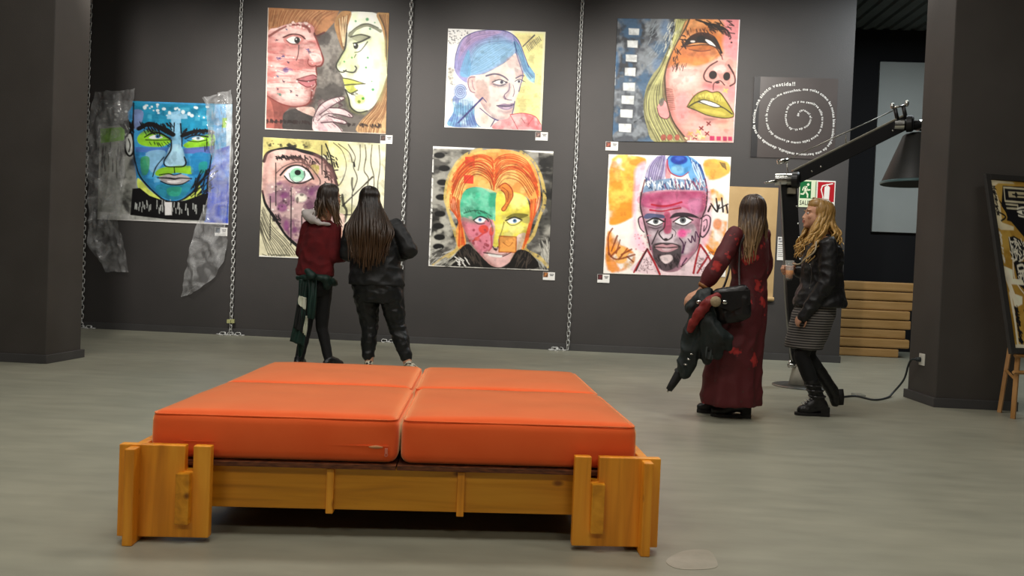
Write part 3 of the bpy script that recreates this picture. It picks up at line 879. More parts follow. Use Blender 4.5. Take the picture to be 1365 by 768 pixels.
P3 = s
s = Sheet('#f4f2ef', 44)
s.fill('#f4eda2', '667,-2 1000,0 1000,1000 709,981', 1, False, 0.08, 60)
s.dot('#dcb070', '824,690', 60, 50, 0.35, 110); s.dot('#e6b483', '824,106', 50, 50, 0.3, 90)
s.scatter('#3a3a48', '7,16 214,160', 60, 4.5, 0.8); s.scatter('#6a6a60', '19,401 93,566', 20, 8, 0.5); s.dot('#a89f88', '47,467', 26, 60, 0.5, 20); s.dot('#b8b08a', '74,735', 20, 40, 0.4, 20)
s.fill('#a39fd0', '81,323 105,197 177,81 314,15 514,-4 637,19 722,92 781,207 838,355 909,423 896,507 813,443 768,378 710,226 629,299 530,369 396,441 248,480 221,541 142,500 84,419', 1, True, 0.15)
s.fill('#92c2e2', '227,477 227,276 316,156 517,66 672,127 710,218 629,296 513,375 379,442', 0.9, True, 0.15, 60)
s.fill('#6fb6dc', '141,463 177,295 225,209 249,393 235,477', 0.8, True, 0.15, 10)
s.fill('#c3a6cf', '169,94 345,15 549,12 432,66 281,124 166,236 118,313', 0.85, True, 0.1, 14)
s.fill('#7fb4d6', '672,111 744,142 807,289 906,428 893,512 804,431 730,275', 1, True, 0.1)
s.fill('#a9d4dc', '803,406 890,453 910,520 841,489', 0.8, True, 0.1, 8)
s.between('#5a5c9c', 2.4, '96,398 114,213 244,59 463,8', '235,477 287,274 418,153 672,127', 13, 0.65); s.between('#3f7fb4', 2.2, '260,459 428,386 593,263 691,160', '239,343 370,204 519,116 654,95', 9, 0.7)
s.between('#46689c', 3.5, '669,44 759,174 836,372 907,453', '691,160 738,275 786,390 858,488', 5, 0.8); s.line('#3a4a84', 5, '252,476 396,441 530,369 629,299 707,223 685,110'); s.line('#4a4a8a', 5, '84,398 90,264 144,112 277,27 463,-2 616,13 721,89 787,223 844,363')
s.fill('#7db2d2', '81,684 234,658 302,727 315,895 393,980 37,982 87,836', 1, True, 0.25); s.blotch(['#d8ecf4', '#5f6fb0'], '81,684 234,658 302,727 315,895 393,980 37,982 87,836', 0.7, 10, 2)
s.dot('#a8bcdc', '151,631', 44, 52); 
for r in (42, 30, 18, 8): s.line('#5a5c98', 4, [(s.pts('151,631')[0][0]+r*1.6*cos(k*0.6), s.pts('151,631')[0][1]+r*1.75*sin(k*0.6)) for k in range(11)], 0.9)
s.between('#4a5a98', 4, '99,701 87,836 49,973', '280,727 302,862 375,977', 11, 0.8)
s.fill('#f0d9d0', '227,487 396,441 530,369 629,299 711,229 768,378 790,444 768,541 753,609 713,664 709,745 687,813 654,890 587,911 500,891 394,801 312,676 241,611', 1, True, 0.06)
s.blotch(['#d9b4aa', '#faf0ea'], '227,487 396,441 629,299 711,229 790,444 709,745 654,890 500,891 312,676', 0.6, 6, 3)
s.shade('#a88a94', 20, '320,675 411,798 503,881 603,897', 0.6); s.shade('#a88a94', 16, '477,539 563,552 622,538', 0.6); s.shade('#a88a94', 14, '660,545 643,630 619,681', 0.6); s.shade('#b09098', 16, '712,251 759,374 785,449', 0.5); s.shade('#a88a94', 12, '557,811 634,825 693,800', 0.6)
s.fill('#b9968e', '306,525 400,521 457,670 408,723 327,642', 0.55, True, 0.2, 20); s.fill('#c9a6a0', '612,296 695,252 733,359 649,378', 0.5, True, 0.2, 14); s.fill('#d8b8b8', '700,377 769,408 764,475 721,459', 0.5, True, 0.2, 8)
s.fill('#eac4be', '228,497 292,475 308,625 253,614', 1); s.line('#8a6a80', 5, '295,478 236,494 230,561 258,624 302,639'); s.line('#a07a88', 4, '266,513 279,576 297,609')
s.fill('#f4e4da', '321,692 411,807 509,898 490,976 367,974 311,878', 1, True, 0.08); s.dot('#d6b4a0', '415,891', 26, 40, 0.5, 16)
s.line('#4c4866', 9, '411,464 499,441 585,461 637,499', 0.9); s.line('#4c4866', 8, '718,476 768,448 798,450', 0.9)
s.fill('#f8f6f4', '489,528 552,502 614,524 557,546', 1); s.dot('#4a4658', '573,522', 12); s.line('#3c384c', 6, '476,525 552,497 625,523'); s.line('#6a6478', 5, '486,545 555,559 613,540'); s.dot('#3c384c', '621,522', 10, 7, 0.8)
s.fill('#f8f6f4', '713,513 753,492 792,507 754,525', 1); s.dot('#4a4658', '750,509', 10); s.line('#3c384c', 5, '709,510 752,487 797,504'); s.line('#3c384c', 4, '773,494 816,510')
s.line('#6a5274', 5, '652,532 650,599 606,651 628,691 683,699'); s.line('#7a5a78', 4, '690,544 707,611 695,662'); s.line('#7a5a78', 4, '606,651 597,674 620,695')
s.fill('#9f8aa4', '536,762 605,736 648,742 708,727 700,771 650,799 590,795', 1); s.line('#3f3450', 6, '532,760 606,762 649,764 709,742'); s.fill('#c9b4c6', '598,773 666,770 650,788 607,788', 0.9)
s.line('#564c80', 6, '359,792 500,891 604,911 674,874 702,804 715,711'); s.line('#6a6090', 5, '711,229 768,378 788,444 767,545 753,609'); s.line('#564c80', 6, '521,897 478,976')
s.line('#41417e', 10, '139,949 382,687'); s.line('#41417e', 5, '389,690 425,730'); s.line('#4a4a52', 8, '888,37 775,154')
s.between('#5a5a58', 4, '800,148 837,205', '939,44 962,84', 11, 0.9, 2)
s.fill('#f0a3a6', '678,851 805,826 929,855 997,939 1000,1000 522,1002 539,923 654,885', 1, True, 0.15); s.blotch(['#e2686e', '#f8cfcc'], '678,851 805,826 929,855 997,939 1000,1000 522,1002 539,923', 0.7, 8, 4); s.line('#c2444e', 5, '673,847 805,826 929,855 994,936'); s.line('#c2444e', 4, '678,856 724,930 761,999'); s.line('#c2444e', 4, '790,877 826,926'); s.line('#c2444e', 4, '909,872 861,941')
s.line('#f6f4ec', 6, '7,1001 505,1002 1000,997')
P4 = s
s = Sheet('#5a5853', 55)
s.blotch(['#12110f', '#a8a69c'], '0,0 1000,0 1000,1000 0,1000', 0.85, 8, 1, sm=False, sx=0.7, sy=1.4, lo=0.46, hi=0.6)
s.blotch(['#c2c0b4'], '2,446 171,455 230,793 37,955 6,956', 0.8, 9, 2, lo=0.42)
s.blotch(['#0c0c0b'], '877,24 993,19 1005,825 927,828', 0.8, 7, 3, lo=0.4)
s.fill('#efeeea', '0,0 352,0 338,13 4,21', 1, False); s.fill('#efeeea', '753,1 1000,0 998,19 815,14', 1, False)
s.line('#efeeea', 10, '0,9 5,446 2,1000', 0.9, rough=0.5)
for p in ('56,74', '102,180', '91,298', '85,421', '80,559', '71,661', '83,754', '78,833'):
    s.dot('#080807', p, 34, 19, 1, 4)
s.scribble('#c8c6bc', 3, '925,766 1012,981', 40, 60, 70, 20, 0.6); s.scribble('#d8d6cc', 3, '33,862 238,994', 30, 70, 150, 20, 0.6)
s.line('#dcc06a', 16, '158,920 240,831 211,701 143,518 119,395 147,240 248,82 399,10', 0.8, rough=0.4); s.line('#dcc06a', 16, '730,18 834,87 901,208 943,408 901,565 860,706 795,818 915,891 995,966', 0.8, rough=0.4)
s.line('#d0b46a', 10, '38,989 157,896 266,835', 0.9)
s.fill('#f2a552', '245,842 219,700 241,591 158,517 131,426 141,286 190,161 278,68 415,16 568,2 723,23 822,96 879,209 907,363 885,503 849,598 824,739 782,837 754,773 823,568 817,413 706,356 629,359 521,363 412,321 289,345 247,436 260,575 288,698 305,809', 1, True, 0.2)
s.blotch(['#f8cf7a'], '158,517 131,426 190,161 415,16 723,23 879,209 885,503 817,413 521,363 247,436', 0.7, 12, 4)
s.fill('#f4bc92', '164,463 197,411 230,545 216,595', 1); s.fill('#f4bc92', '908,381 881,410 857,551 897,475', 1); s.line('#b05a28', 5, '168,463 194,414 227,545'); s.line('#b05a28', 5, '908,381 897,472 860,551')
s.fill('#4cc69b', '245,460 287,353 396,325 490,365 543,378 543,598 437,574 300,601 259,581', 1, True, 0.18); s.blotch(['#8fe0c0', '#2f9a74'], '245,460 287,353 396,325 543,378 543,598 300,601', 0.6, 9, 5)
s.fill('#f3e55c', '543,375 613,352 706,356 794,399 826,521 820,646 765,729 583,736 580,813 530,800 521,595 543,595', 1, True, 0.08); s.blotch(['#fbf4a0'], '543,375 794,399 820,646 583,736 521,595', 0.7, 7, 6)
s.fill('#e99cab', '259,584 377,604 521,595 530,812 498,848 519,925 454,912 370,818 304,712', 1, True, 0.15); s.blotch(['#f4c6cc', '#d4687e'], '259,584 521,595 530,812 454,912 304,712', 0.6, 9, 7)
s.fill('#eec0bc', '451,912 501,844 586,818 727,854 778,733 765,834 699,918 608,983 528,974', 1, True, 0.1); s.fill('#f4d8d0', '722,727 798,693 764,819 727,851', 0.9)
s.shade('#8a4030', 16, '265,590 304,705 373,818 459,916 546,980', 0.5); s.shade('#a08a20', 18, '818,522 811,646 762,772 698,915', 0.5); s.shade('#1f7a5a', 18, '276,590 377,609 453,590', 0.55); s.shade('#a89020', 16, '614,561 698,534 791,546', 0.5); s.shade('#6a4a40', 12, '530,657 538,781', 0.4)
s.fill('#e63f2a', '271,78 351,74 354,156 274,157', 1, False, 0.1); s.fill('#e63f2a', '265,227 348,227 348,299 268,298', 1, False, 0.1)
s.dot('#dc4634', '449,673', 30, 26, 0.95, 4); s.dot('#dc4634', '514,689', 14, 28, 0.9, 4); s.line('#cc4440', 9, '365,775 428,723 473,690', 0.9); s.scatter('#9c3a48', '318,665 510,844', 18, 8, 0.7); s.dot('#d85a50', '398,755', 16, 12, 0.8); s.line('#b8364a', 7, '513,720 521,813 498,854', 0.8)
s.fill('#f3a653', '582,726 723,726 724,856 583,858', 1, False, 0.15); s.line('#c06a2c', 6, '582,726 723,726 724,856 583,858 582,726', 1, False); s.line('#c06a2c', 4, '615,778 663,807 693,775')
H_ = '#d6551f'
s.between(H_, 5, '518,356 494,256 375,184 240,259 170,424', '507,101 478,64 400,44 280,96 177,223', 12, 0.95, 6); s.between(H_, 5, '521,356 562,223 698,170 825,258 894,410', '517,85 570,45 662,41 787,89 871,241', 12, 0.95, 6)
s.between('#a83c14', 4, '505,348 471,273 362,231 273,327 255,436', '508,225 450,135 341,108 223,206 160,378', 6, 0.9, 6); s.between('#a83c14', 4, '536,347 609,251 734,277 816,398', '530,208 603,113 743,138 874,302', 6, 0.9, 6)
s.between(H_, 5, '153,394 165,501 238,607 239,823', '239,437 256,575 280,698 302,806', 6, 0.95); s.between(H_, 5, '824,413 824,583 798,709 780,826', '893,395 875,519 848,614 823,739', 6, 0.95)
s.fill('#ea8a3a', '550,319 603,283 658,314 681,380 651,451 617,511 591,500 625,444 617,375 582,338', 1); s.line('#a83c14', 5, '558,318 610,282 661,319 681,380 651,451 617,511 591,500 623,444 614,375 582,342'); s.line('#a83c14', 4, '589,317 641,358 638,436')
s.line('#2c6a52', 6, '279,546 373,518 443,529 506,562', 0.9, rough=0.35); s.scribble('#2c6a52', 3, '281,520 467,543', 18, 16, 50, 20); s.fill('#77702a', '628,573 698,530 816,537 754,574 684,570', 1); s.fill('#a8a05a', '754,574 823,552 825,607 763,601', 0.7)
s.fill('#f4f6f6', '372,601 414,575 462,587 442,616 402,619', 1); s.dot('#5f94c6', '416,595', 11); s.dot('#14181c', '416,593', 5); s.line('#1f2a2c', 6, '361,602 414,569 472,587 485,606'); s.line('#5a4a50', 5, '371,611 406,631 452,625'); s.line('#5a6a60', 4, '475,559 513,627 522,688')
s.fill('#f4f6f6', '645,595 699,568 751,586 708,614 667,614', 1); s.dot('#5f8cb8', '704,593', 12); s.dot('#14181c', '703,591', 5); s.line('#2a2a1c', 7, '629,594 699,564 762,584'); s.line('#6a6430', 5, '639,606 671,630 717,625 755,595'); s.line('#8a7a30', 4, '616,607 603,670 585,725')
s.line('#3a2a20', 5, '530,815 560,848 573,811'); s.dot('#3a2a24', '551,836', 10, 6); s.line('#4a2a2a', 5, '457,869 496,873 542,883 612,893 684,859'); s.fill('#f6f2ee', '499,873 604,884 599,903 509,897', 0.9); s.line('#3a2420', 4, '488,870 542,877 604,882 650,867')
s.fill('#15120f', '190,934 308,802 387,852 467,927 546,983 654,966 738,835 851,865 875,994 177,1000', 1, True, 0.2); s.scribble('#4a4038', 3, '248,854 438,971', 34, 50, 70, 20, 0.8); s.scribble('#4a4038', 3, '727,867 856,971', 24, 50, 105, 20, 0.8); s.scribble('#e8e6e0', 4, '220,917 331,991', 14, 26, 40, 40)
s.scribble('#b8b6aa', 3, '66,923 223,992', 24, 60, 140, 12, 0.7); s.line('#efece4', 8, '2,1000 470,1001 1000,1000', 0.9, rough=0.3)
P5 = s
s = Sheet('#4d5158', 66)
s.blotch(['#24272c', '#8b9298', '#3a5f80'], '0,0 615,-2 410,430 360,997 0,1000', 0.8, 8, 1, sm=False, lo=0.5, hi=0.62)
s.scribble('#9aa6ae', 3, '255,28 484,385', 60, 50, 125, 20, 0.6); s.dot('#2f6a98', '6,373', 14, 70, 0.7, 16); s.dot('#3a6a98', '393,71', 26, 50, 0.5, 24); s.dot('#3a6a98', '346,371', 30, 40, 0.5, 20); s.line('#20262c', 8, '177,841 288,749 325,567', 0.8, rough=0.4); s.line('#d0d4d4', 6, '-6,298 1,539', 0.8, rough=0.4)
for q in ('95,79 183,82 182,134 99,132', '89,178 175,179 175,237 93,232', '82,292 174,294 174,352 84,347', '79,400 167,400 167,468 81,463', '70,522 169,521 169,589 73,584', '63,626 165,628 165,697 65,691', '57,738 159,741 159,806 59,801', '49,854 152,857 152,925 52,918'):
    s.fill('#d2d5d4', q, 1, False, 0.3, sc=30)
s.fill('#9d996a', '472,-1 593,2 562,70 506,175 452,295 413,430 419,566 450,717 510,854 624,988 353,999 281,871 249,734 257,582 305,461 362,385 403,295 451,175 476,71', 1, True, 0.2)
s.between('#5a5834', 5, '480,4 457,160 377,385 258,597 258,780 360,993', '578,3 503,160 416,400 417,581 456,748 613,983', 11, 0.8, 5); s.between('#d0cd88', 3.5, '487,4 465,160 392,385 281,597 281,779 391,992', '556,18 488,175 409,415 402,581 440,748 574,983', 7, 0.85, 5)
s.scribble('#e8e6d0', 3, '390,27 541,324', 40, 30, 110, 15, 0.7)
s.fill('#e9a598', '588,2 1002,0 1000,1002 624,988 510,854 450,717 419,566 413,430 452,295 506,175 562,70', 1, False, 0.08)
s.fill('#dc8a48', '588,2 827,6 895,82 875,187 872,277 755,355 635,386 483,377 426,392 457,272 531,130', 1, True, 0.15, 20); s.blotch(['#c66f34', '#ecaa70'], '588,2 827,6 875,187 755,355 483,377 426,392 531,130', 0.6, 6, 2, soft=10)
s.dot('#f3cfc4', '564,474', 80, 60, 0.85, 60); s.fill('#e4848e', '887,-1 1002,0 999,321 886,254 871,127', 0.7, True, 0.1, 30); s.dot('#e67a88', '796,548', 50, 26, 0.6, 30); s.dot('#e4808a', '561,716', 50, 90, 0.5, 50); s.dot('#f2b8b0', '783,867', 80, 50, 0.6, 40); s.dot('#e87a86', '966,592', 30, 50, 0.6, 30); s.dot('#f0b090', '903,836', 50, 40, 0.5, 30)
s.fill('#2a1810', '548,222 608,144 697,115 792,143 841,202 859,253 796,220 716,194 626,198', 1, True, 0.2); s.fill('#f2ece6', '721,163 770,177 813,220 765,204', 1); s.dot('#120c08', '692,161', 26, 20); s.dot('#e8e0d8', '625,181', 14, 6, 0.8); s.fill('#b4662e', '575,222 717,209 812,232 727,258 613,252', 1, True, 0.2); s.line('#3a2012', 6, '566,222 717,206 809,226 861,292'); s.line('#5a3018', 5, '598,246 689,260 772,250'); s.line('#1a100a', 9, '544,228 608,144 697,114 797,143 863,269'); s.line('#3a2012', 4, '508,272 551,219')
s.shade('#a05a50', 20, '430,385 432,566 463,717 525,854 620,975', 0.6); s.shade('#a0503c', 24, '553,257 661,286 796,270', 0.55); s.shade('#a05a54', 18, '742,526 826,548 918,555', 0.55); s.shade('#a0605a', 20, '654,754 780,814 918,828', 0.6); s.shade('#8a4424', 20, '584,115 695,77 802,105', 0.5)
s.scribble('#4a2818', 4, '544,85 758,121', 12, 30, 80, 30, 0.9); s.scribble('#2a1810', 5, '539,130 590,234', 14, 24, 40, 40); s.scribble('#2a1810', 4, '465,310 515,414', 16, 26, 95, 25, 0.8); s.scribble('#3a2418', 4, '490,369 591,414', 12, 22, 95, 20, 0.8); s.scribble('#2a1810', 4, '484,242 539,287', 6, 24, 60, 30)
s.between('#1c1814', 6, '631,4 676,13 716,39', '860,60 915,97 941,149', 16, 0.9, 4); s.scribble('#1c1814', 5, '737,9 939,112', 34, 34, 30, 30, 0.9); s.dot('#1c1814', '940,186', 6); s.dot('#1c1814', '926,157', 5)
s.fill('#d3988e', '730,461 769,385 845,337 926,366 976,441 986,513 948,538 885,510 824,511 764,512', 1, True, 0.12, 6); s.fill('#e8c0b8', '803,397 877,367 910,411 851,442', 0.8, True, 0.05, 10)
s.dot('#1e1210', '803,451', 24, 25); s.dot('#1e1210', '916,461', 21, 25); s.line('#5a3230', 6, '864,292 875,325'); s.line('#4a2a28', 7, '833,340 766,385 730,450 744,495 794,512'); s.line('#4a2a28', 7, '926,369 976,449 986,510 948,538'); s.line('#4a2a28', 6, '812,570 813,525 839,502 869,499 902,532'); s.dot('#3a2020', '843,511', 14, 8)
s.fill('#a99a3a', '605,711 663,619 746,577 802,593 862,590 928,668 986,759 980,792 901,800 778,779 684,741', 1, True, 0.2); s.fill('#cdbf5a', '679,632 768,597 860,611 909,668 770,639', 0.9, True, 0.1, 8); s.fill('#c4b44e', '714,730 837,737 931,774 839,775', 0.9, True, 0.1, 8); s.fill('#f4f0e8', '685,671 741,654 837,681 890,709 835,713 743,689', 1); s.line('#3a3414', 6, '622,708 688,670 750,688 835,713 897,714 976,766'); s.line('#3a3414', 5, '685,670 741,653 837,681 897,714'); s.line('#4a421a', 6, '605,711 663,619 746,577 802,593 862,590 928,668 986,759 980,792 901,800 778,779 684,741 605,711'); s.scribble('#6a5f20', 3, '647,610 893,653', 18, 30, 80, 20, 0.6)
s.dot('#6a4a44', '803,809', 40, 8, 0.5, 8)
s.fill('#e99a98', '360,721 402,657 440,684 468,778 440,812 381,788', 1, True, 0.1); s.line('#5a3a34', 5, '376,687 405,657 440,687 466,778 437,812 381,788 360,725'); s.fill('#6a6a60', '375,660 412,642 410,695 384,710', 0.9)
s.line('#4a3a28', 7, '588,2 562,70 506,175 452,295 413,430 419,566 450,717 510,854 624,988'); s.between('#8a4a3a', 4, '425,558 477,565', '456,748 509,740', 12, 0.9, 1)
for p in ('730,886', '680,960', '780,928', '789,846'):
    (a, b), = s.pts(p); s.line('#7a2a2a', 6, [(a-16, b-12), (a+16, b+12)]); s.line('#7a2a2a', 6, [(a-12, b+14), (a+12, b-14)])
for p in ('912,577', '641,929', '749,959', '709,913'):
    (a, b), = s.pts(p); s.line('#f0b868', 6, [(a-18, b+10), (a+18, b-10)]); s.line('#f0b868', 6, [(a-12, b-14), (a+12, b+14)])
s.scribble('#f4d8a8', 4, '602,914 789,974', 12, 20, 45, 60); s.dot('#a85a48', '423,962', 16, 18); s.dot('#a85a48', '475,961', 16, 18); s.dot('#a85a48', '536,961', 14, 18)
for q in ('802,946 842,946 844,984 804,985', '858,949 894,949 896,984 860,984', '910,950 943,950 945,985 912,985', '953,950 986,951 988,985 955,985'):
    s.fill('#b8315c', q, 1, False, 0.1)
s.line('#f4e8e4', 6, '624,992 1000,1002'); s.line('#f6dcdc', 6, '997,4 1001,997')
P6 = s
s = Sheet('#f4eee6', 77)
s.blotch(['#f3a83c', '#f7c754', '#ec8f24'], '29,37 272,20 304,69 232,127 233,457 189,537 55,590 27,508', 0.95, 6, 1, soft=12, lo=0.36, hi=0.5)
s.blotch(['#f3a83c', '#e88a20'], '23,644 140,747 251,834 216,944 34,969', 0.9, 7, 2, soft=14, lo=0.38, hi=0.52); s.blotch(['#f3a83c', '#f6bf52'], '785,32 968,43 987,136 832,193', 0.95, 7, 3, soft=10, lo=0.34, hi=0.48); s.blotch(['#f5b04a', '#ea9430'], '843,275 982,362 988,633 941,829 800,706 857,516', 0.95, 6, 4, soft=12, lo=0.38, hi=0.52); s.dot('#e07a1c', '914,560', 26, 34, 0.8, 10); s.fill('#e07f1e', '806,705 926,815 942,844 866,801', 0.9); s.dot('#ee8c2a', '241,63', 50, 22, 0.9, 8); s.dot('#e88a24', '200,458', 22, 50, 0.7, 14)
s.fill('#f2bfd2', '229,109 316,64 270,305 255,607 352,774 275,788 225,533 222,230', 0.85, True, 0.1, 26); s.fill('#f2bfd2', '809,170 854,365 866,636 806,758 787,668', 0.8, True, 0.1, 26); s.dot('#f0c4d4', '257,713', 40, 50, 0.6, 30)
s.fill('#b9b2cf', '312,205 329,94 385,17 461,-6 484,103 447,217', 1, True, 0.12); s.between('#6a5a90', 5, '323,212 344,91 402,11', '441,217 466,103 464,0', 7, 0.9); s.fill('#c4566c', '471,57 500,42 517,177 477,194', 0.7)
s.fill('#6fa9da', '651,5 748,63 797,174 813,268 708,226 657,144', 1, True, 0.15); s.between('#24418c', 6, '661,11 702,97 797,239', '761,81 794,171 810,261', 6, 0.95); s.between('#c8e0f4', 5, '670,30 704,128 767,224', '754,96 779,171 801,254', 4, 0.9)
s.fill('#4d9ad8', '483,30 520,-4 642,-4 683,56 662,132 602,171 527,150', 1, True, 0.12); s.dot('#8cc8ee', '570,116', 38, 26, 0.8, 12); s.dot('#1d3fa4', '578,31', 50, 30, 1, 6); s.dot('#3a64c8', '584,22', 26, 12, 0.9, 6); s.line('#a8304c', 5, '483,30 492,102 527,150 602,172 662,132'); s.line('#2a4a9a', 5, '483,30 520,-4 642,-4 683,56')
s.fill('#86a2c2', '303,266 367,219 499,190 648,197 800,239 820,298 711,286 474,284 313,334', 1, True, 0.2); s.scribble('#24406c', 5, '315,213 806,284', 64, 46, 75, 25, 0.85); s.scribble('#e8eef4', 5, '323,212 798,269', 40, 34, 75, 25, 0.8); s.scribble('#b03a50', 4, '470,201 770,285', 16, 40, 80, 20, 0.6)
s.fill('#cb93a6', '286,322 474,287 711,282 821,301 816,427 783,518 775,669 756,774 679,885 609,962 491,966 421,893 379,785 343,650 308,531 279,425', 1, True, 0.12)
s.fill('#be4f7c', '296,342 475,302 682,294 803,309 806,434 720,482 628,424 481,443 378,446 291,418', 0.95, True, 0.2, 14); s.blotch(['#a83a5c', '#d67a9c'], '295,327 682,294 803,309 806,434 628,424 291,418', 0.6, 8, 5); s.fill('#d88ab0', '670,370 773,352 763,473 697,475', 0.7, True, 0.1, 14)
s.fill('#b9adb4', '320,530 487,563 723,568 750,760 625,826 393,773', 0.8, True, 0.15, 20); s.blotch(['#8a7c86', '#e4d4da'], '320,530 487,563 723,568 750,760 625,826 393,773', 0.6, 7, 6)
s.shade('#7a3a54', 22, '299,334 296,440 327,560 362,680 397,785', 0.6); s.shade('#7a3a54', 24, '793,322 794,442 767,548 759,699 713,821', 0.6); s.shade('#5a4450', 20, '341,605 415,615 474,594', 0.6); s.shade('#5a4450', 22, '570,599 644,600 709,577', 0.6); s.shade('#6a4a58', 18, '439,648 412,709 400,770', 0.55); s.shade('#6a4a58', 20, '597,704 636,763 632,823', 0.55); s.shade('#8a3058', 26, '330,364 476,330 713,331', 0.5)
s.line('#b0203a', 9, '373,412 451,422 524,413 615,384'); s.line('#b0203a', 9, '361,457 453,465 526,449 610,432'); s.fill('#b8486a', '476,481 525,479 543,630 483,639', 0.9, True, 0.15, 8)
s.fill('#56597c', '310,518 335,487 395,486 472,496 478,523 396,521 337,533', 1, True, 0.2); s.fill('#33262e', '527,525 543,494 586,472 690,475 768,515 699,508 603,505', 1, True, 0.2)
s.fill('#f4f2f0', '345,560 404,528 472,550 417,582', 1); s.dot('#5c6064', '412,550', 17); s.dot('#101012', '412,550', 8); s.line('#1a1416', 7, '336,557 404,523 477,550'); s.line('#3a2c30', 5, '348,569 414,588 469,562'); s.fill('#f4f2f0', '566,548 632,508 704,532 643,573', 1); s.dot('#5c6064', '633,535', 19); s.dot('#101012', '633,535', 9); s.line('#1a1416', 7, '554,551 632,504 712,532'); s.line('#3a2c30', 5, '573,560 643,579 700,547'); s.line('#4a3a40', 4, '355,597 415,611 459,594')
s.line('#2c2024', 6, '488,526 483,601 443,645 466,685 501,709 546,683 553,657'); s.line('#2c2024', 6, '434,625 412,679 389,740'); s.dot('#2c2024', '501,699', 12, 8); s.line('#4a343c', 4, '548,607 579,636 573,674'); s.dot('#e63a90', '631,645', 28, 26, 0.85, 16); s.dot('#e85aa0', '682,626', 16, 12, 0.5, 10)
s.fill('#423a3c', '393,773 414,736 509,724 613,741 633,781 623,887 552,958 475,954 413,878', 0.95, True, 0.35, 6); s.scribble('#1c1618', 4, '418,829 623,944', 60, 26, 80, 30, 0.7); s.fill('#b98b92', '413,763 473,737 510,745 554,735 610,758 545,799 468,801', 1, True, 0.1); s.line('#1c1416', 7, '411,766 474,767 511,771 555,765 614,757'); s.fill('#d9bcc0', '475,776 548,774 527,793 490,794', 0.9); s.fill('#dcc8c8', '459,846 543,826 563,867 505,902', 1, True, 0.1, 4); s.line('#2c2024', 5, '421,746 473,734 510,742 554,732 606,749')
s.fill('#dba9ba', '777,521 823,487 857,516 846,610 805,671 778,657', 1); s.line('#3a2430', 6, '777,518 823,487 857,516 846,610 805,671 777,654'); s.line('#3a2430', 5, '799,540 825,524 830,577 807,623 809,577'); s.fill('#dba9ba', '269,535 298,508 322,639 289,614', 1); s.line('#3a2430', 6, '301,510 269,535 285,607 319,644')
s.line('#3a2028', 7, '283,312 279,425 308,531 343,650 379,788'); s.line('#3a2028', 7, '820,291 816,427 789,512 778,669 759,777 679,885 636,921'); s.line('#6a2a3c', 6, '307,205 286,312'); s.line('#6a2a3c', 6, '798,186 823,298')
s.fill('#e0bcc8', '383,808 421,889 491,966 609,962 679,885 760,782 784,741 853,835 934,995 262,985 308,863 352,786', 0.7, True, 0.2, 6)
s.fill('#423a3c', '416,890 475,954 552,958 623,887 608,959 491,966', 0.6, True, 0.3, 6)
for p in ('352,786 308,866 252,982', '352,786 413,890 465,991', '784,736 856,835 914,958', '784,736 758,850 739,973', '850,835 805,908 771,972'):
    s.line('#a4262e', 10, p)
s.line('#2a1a1c', 6, '352,786 312,870 269,969'); s.scribble('#5a2a34', 3, '763,789 888,966', 40, 14, 40, 80, 0.8); s.scribble('#5a2a34', 3, '294,863 403,980', 30, 14, 40, 80, 0.8)
for p in ('836,456 852,411', '856,392 910,457 896,346', '921,431 992,392', '940,341 957,456', '981,400 993,464', '922,401 910,454'):
    s.line('#241618', 8, p)
for p in ('59,620 27,689 40,840', '101,680 59,809', '126,714 99,826', '189,783 128,871', '36,825 101,878 251,834', '144,837 223,790', '56,855 126,777', '189,851 243,895'):
    s.line('#8a3f1c', 8, p, 0.9)
for p in ('682,689 710,719 713,663 739,709 741,627 766,672', '611,685 646,735 637,811', '662,717 646,811', '643,906 677,852'):
    s.line('#4a1f44', 6, p)
s.between('#6a5a3a', 4, '906,44 930,77', '958,54 971,109', 6, 0.9, 1); s.scatter('#c86a7a', '239,653 381,830', 26, 5, 0.6); s.scatter('#c86a7a', '768,247 835,426', 16, 5, 0.6)
P7 = s
hang(P1, ((-5.985, 2.99), (-4.230, 2.985), (-4.230, 1.425), (-5.985, 1.435)), 'painted blue and green man with dark clerical collar, sheet half wrapped in clear plastic', 1)
hang(P2, ((-3.806, 4.238), (-2.228, 4.206), (-2.213, 2.663), (-3.790, 2.675)), 'painting of two women face to face in profile, one pink one pale yellow', 2)
hang(P3, ((-3.808, 2.575), (-2.205, 2.540), (-2.203, 1.026), (-3.810, 1.030)), 'painted close-up of one green eye with purple blotches and yellow hair', 3)
hang(P4, ((-1.464, 4.026), (-0.223, 4.014), (-0.225, 2.766), (-1.462, 2.773)), 'smaller pale painting of a woman with blue swept-up hair', 4)
hang(P5, ((-1.598, 2.531), (-0.059, 2.515), (-0.060, 1.001), (-1.598, 0.997)), 'painted face with orange hair, green and yellow forehead and red squares', 5)
hang(P6, ((0.671, 4.205), (2.190, 4.226), (2.180, 2.695), (0.672, 2.663)), 'painting of a tilted pink face with olive lips beside a row of white squares', 6)
hang(P7, ((0.636, 2.500), (2.158, 2.516), (2.158, 1.012), (0.632, 0.996)), 'painting of a pink bearded man with blue topknot on orange splashed paper', 7)


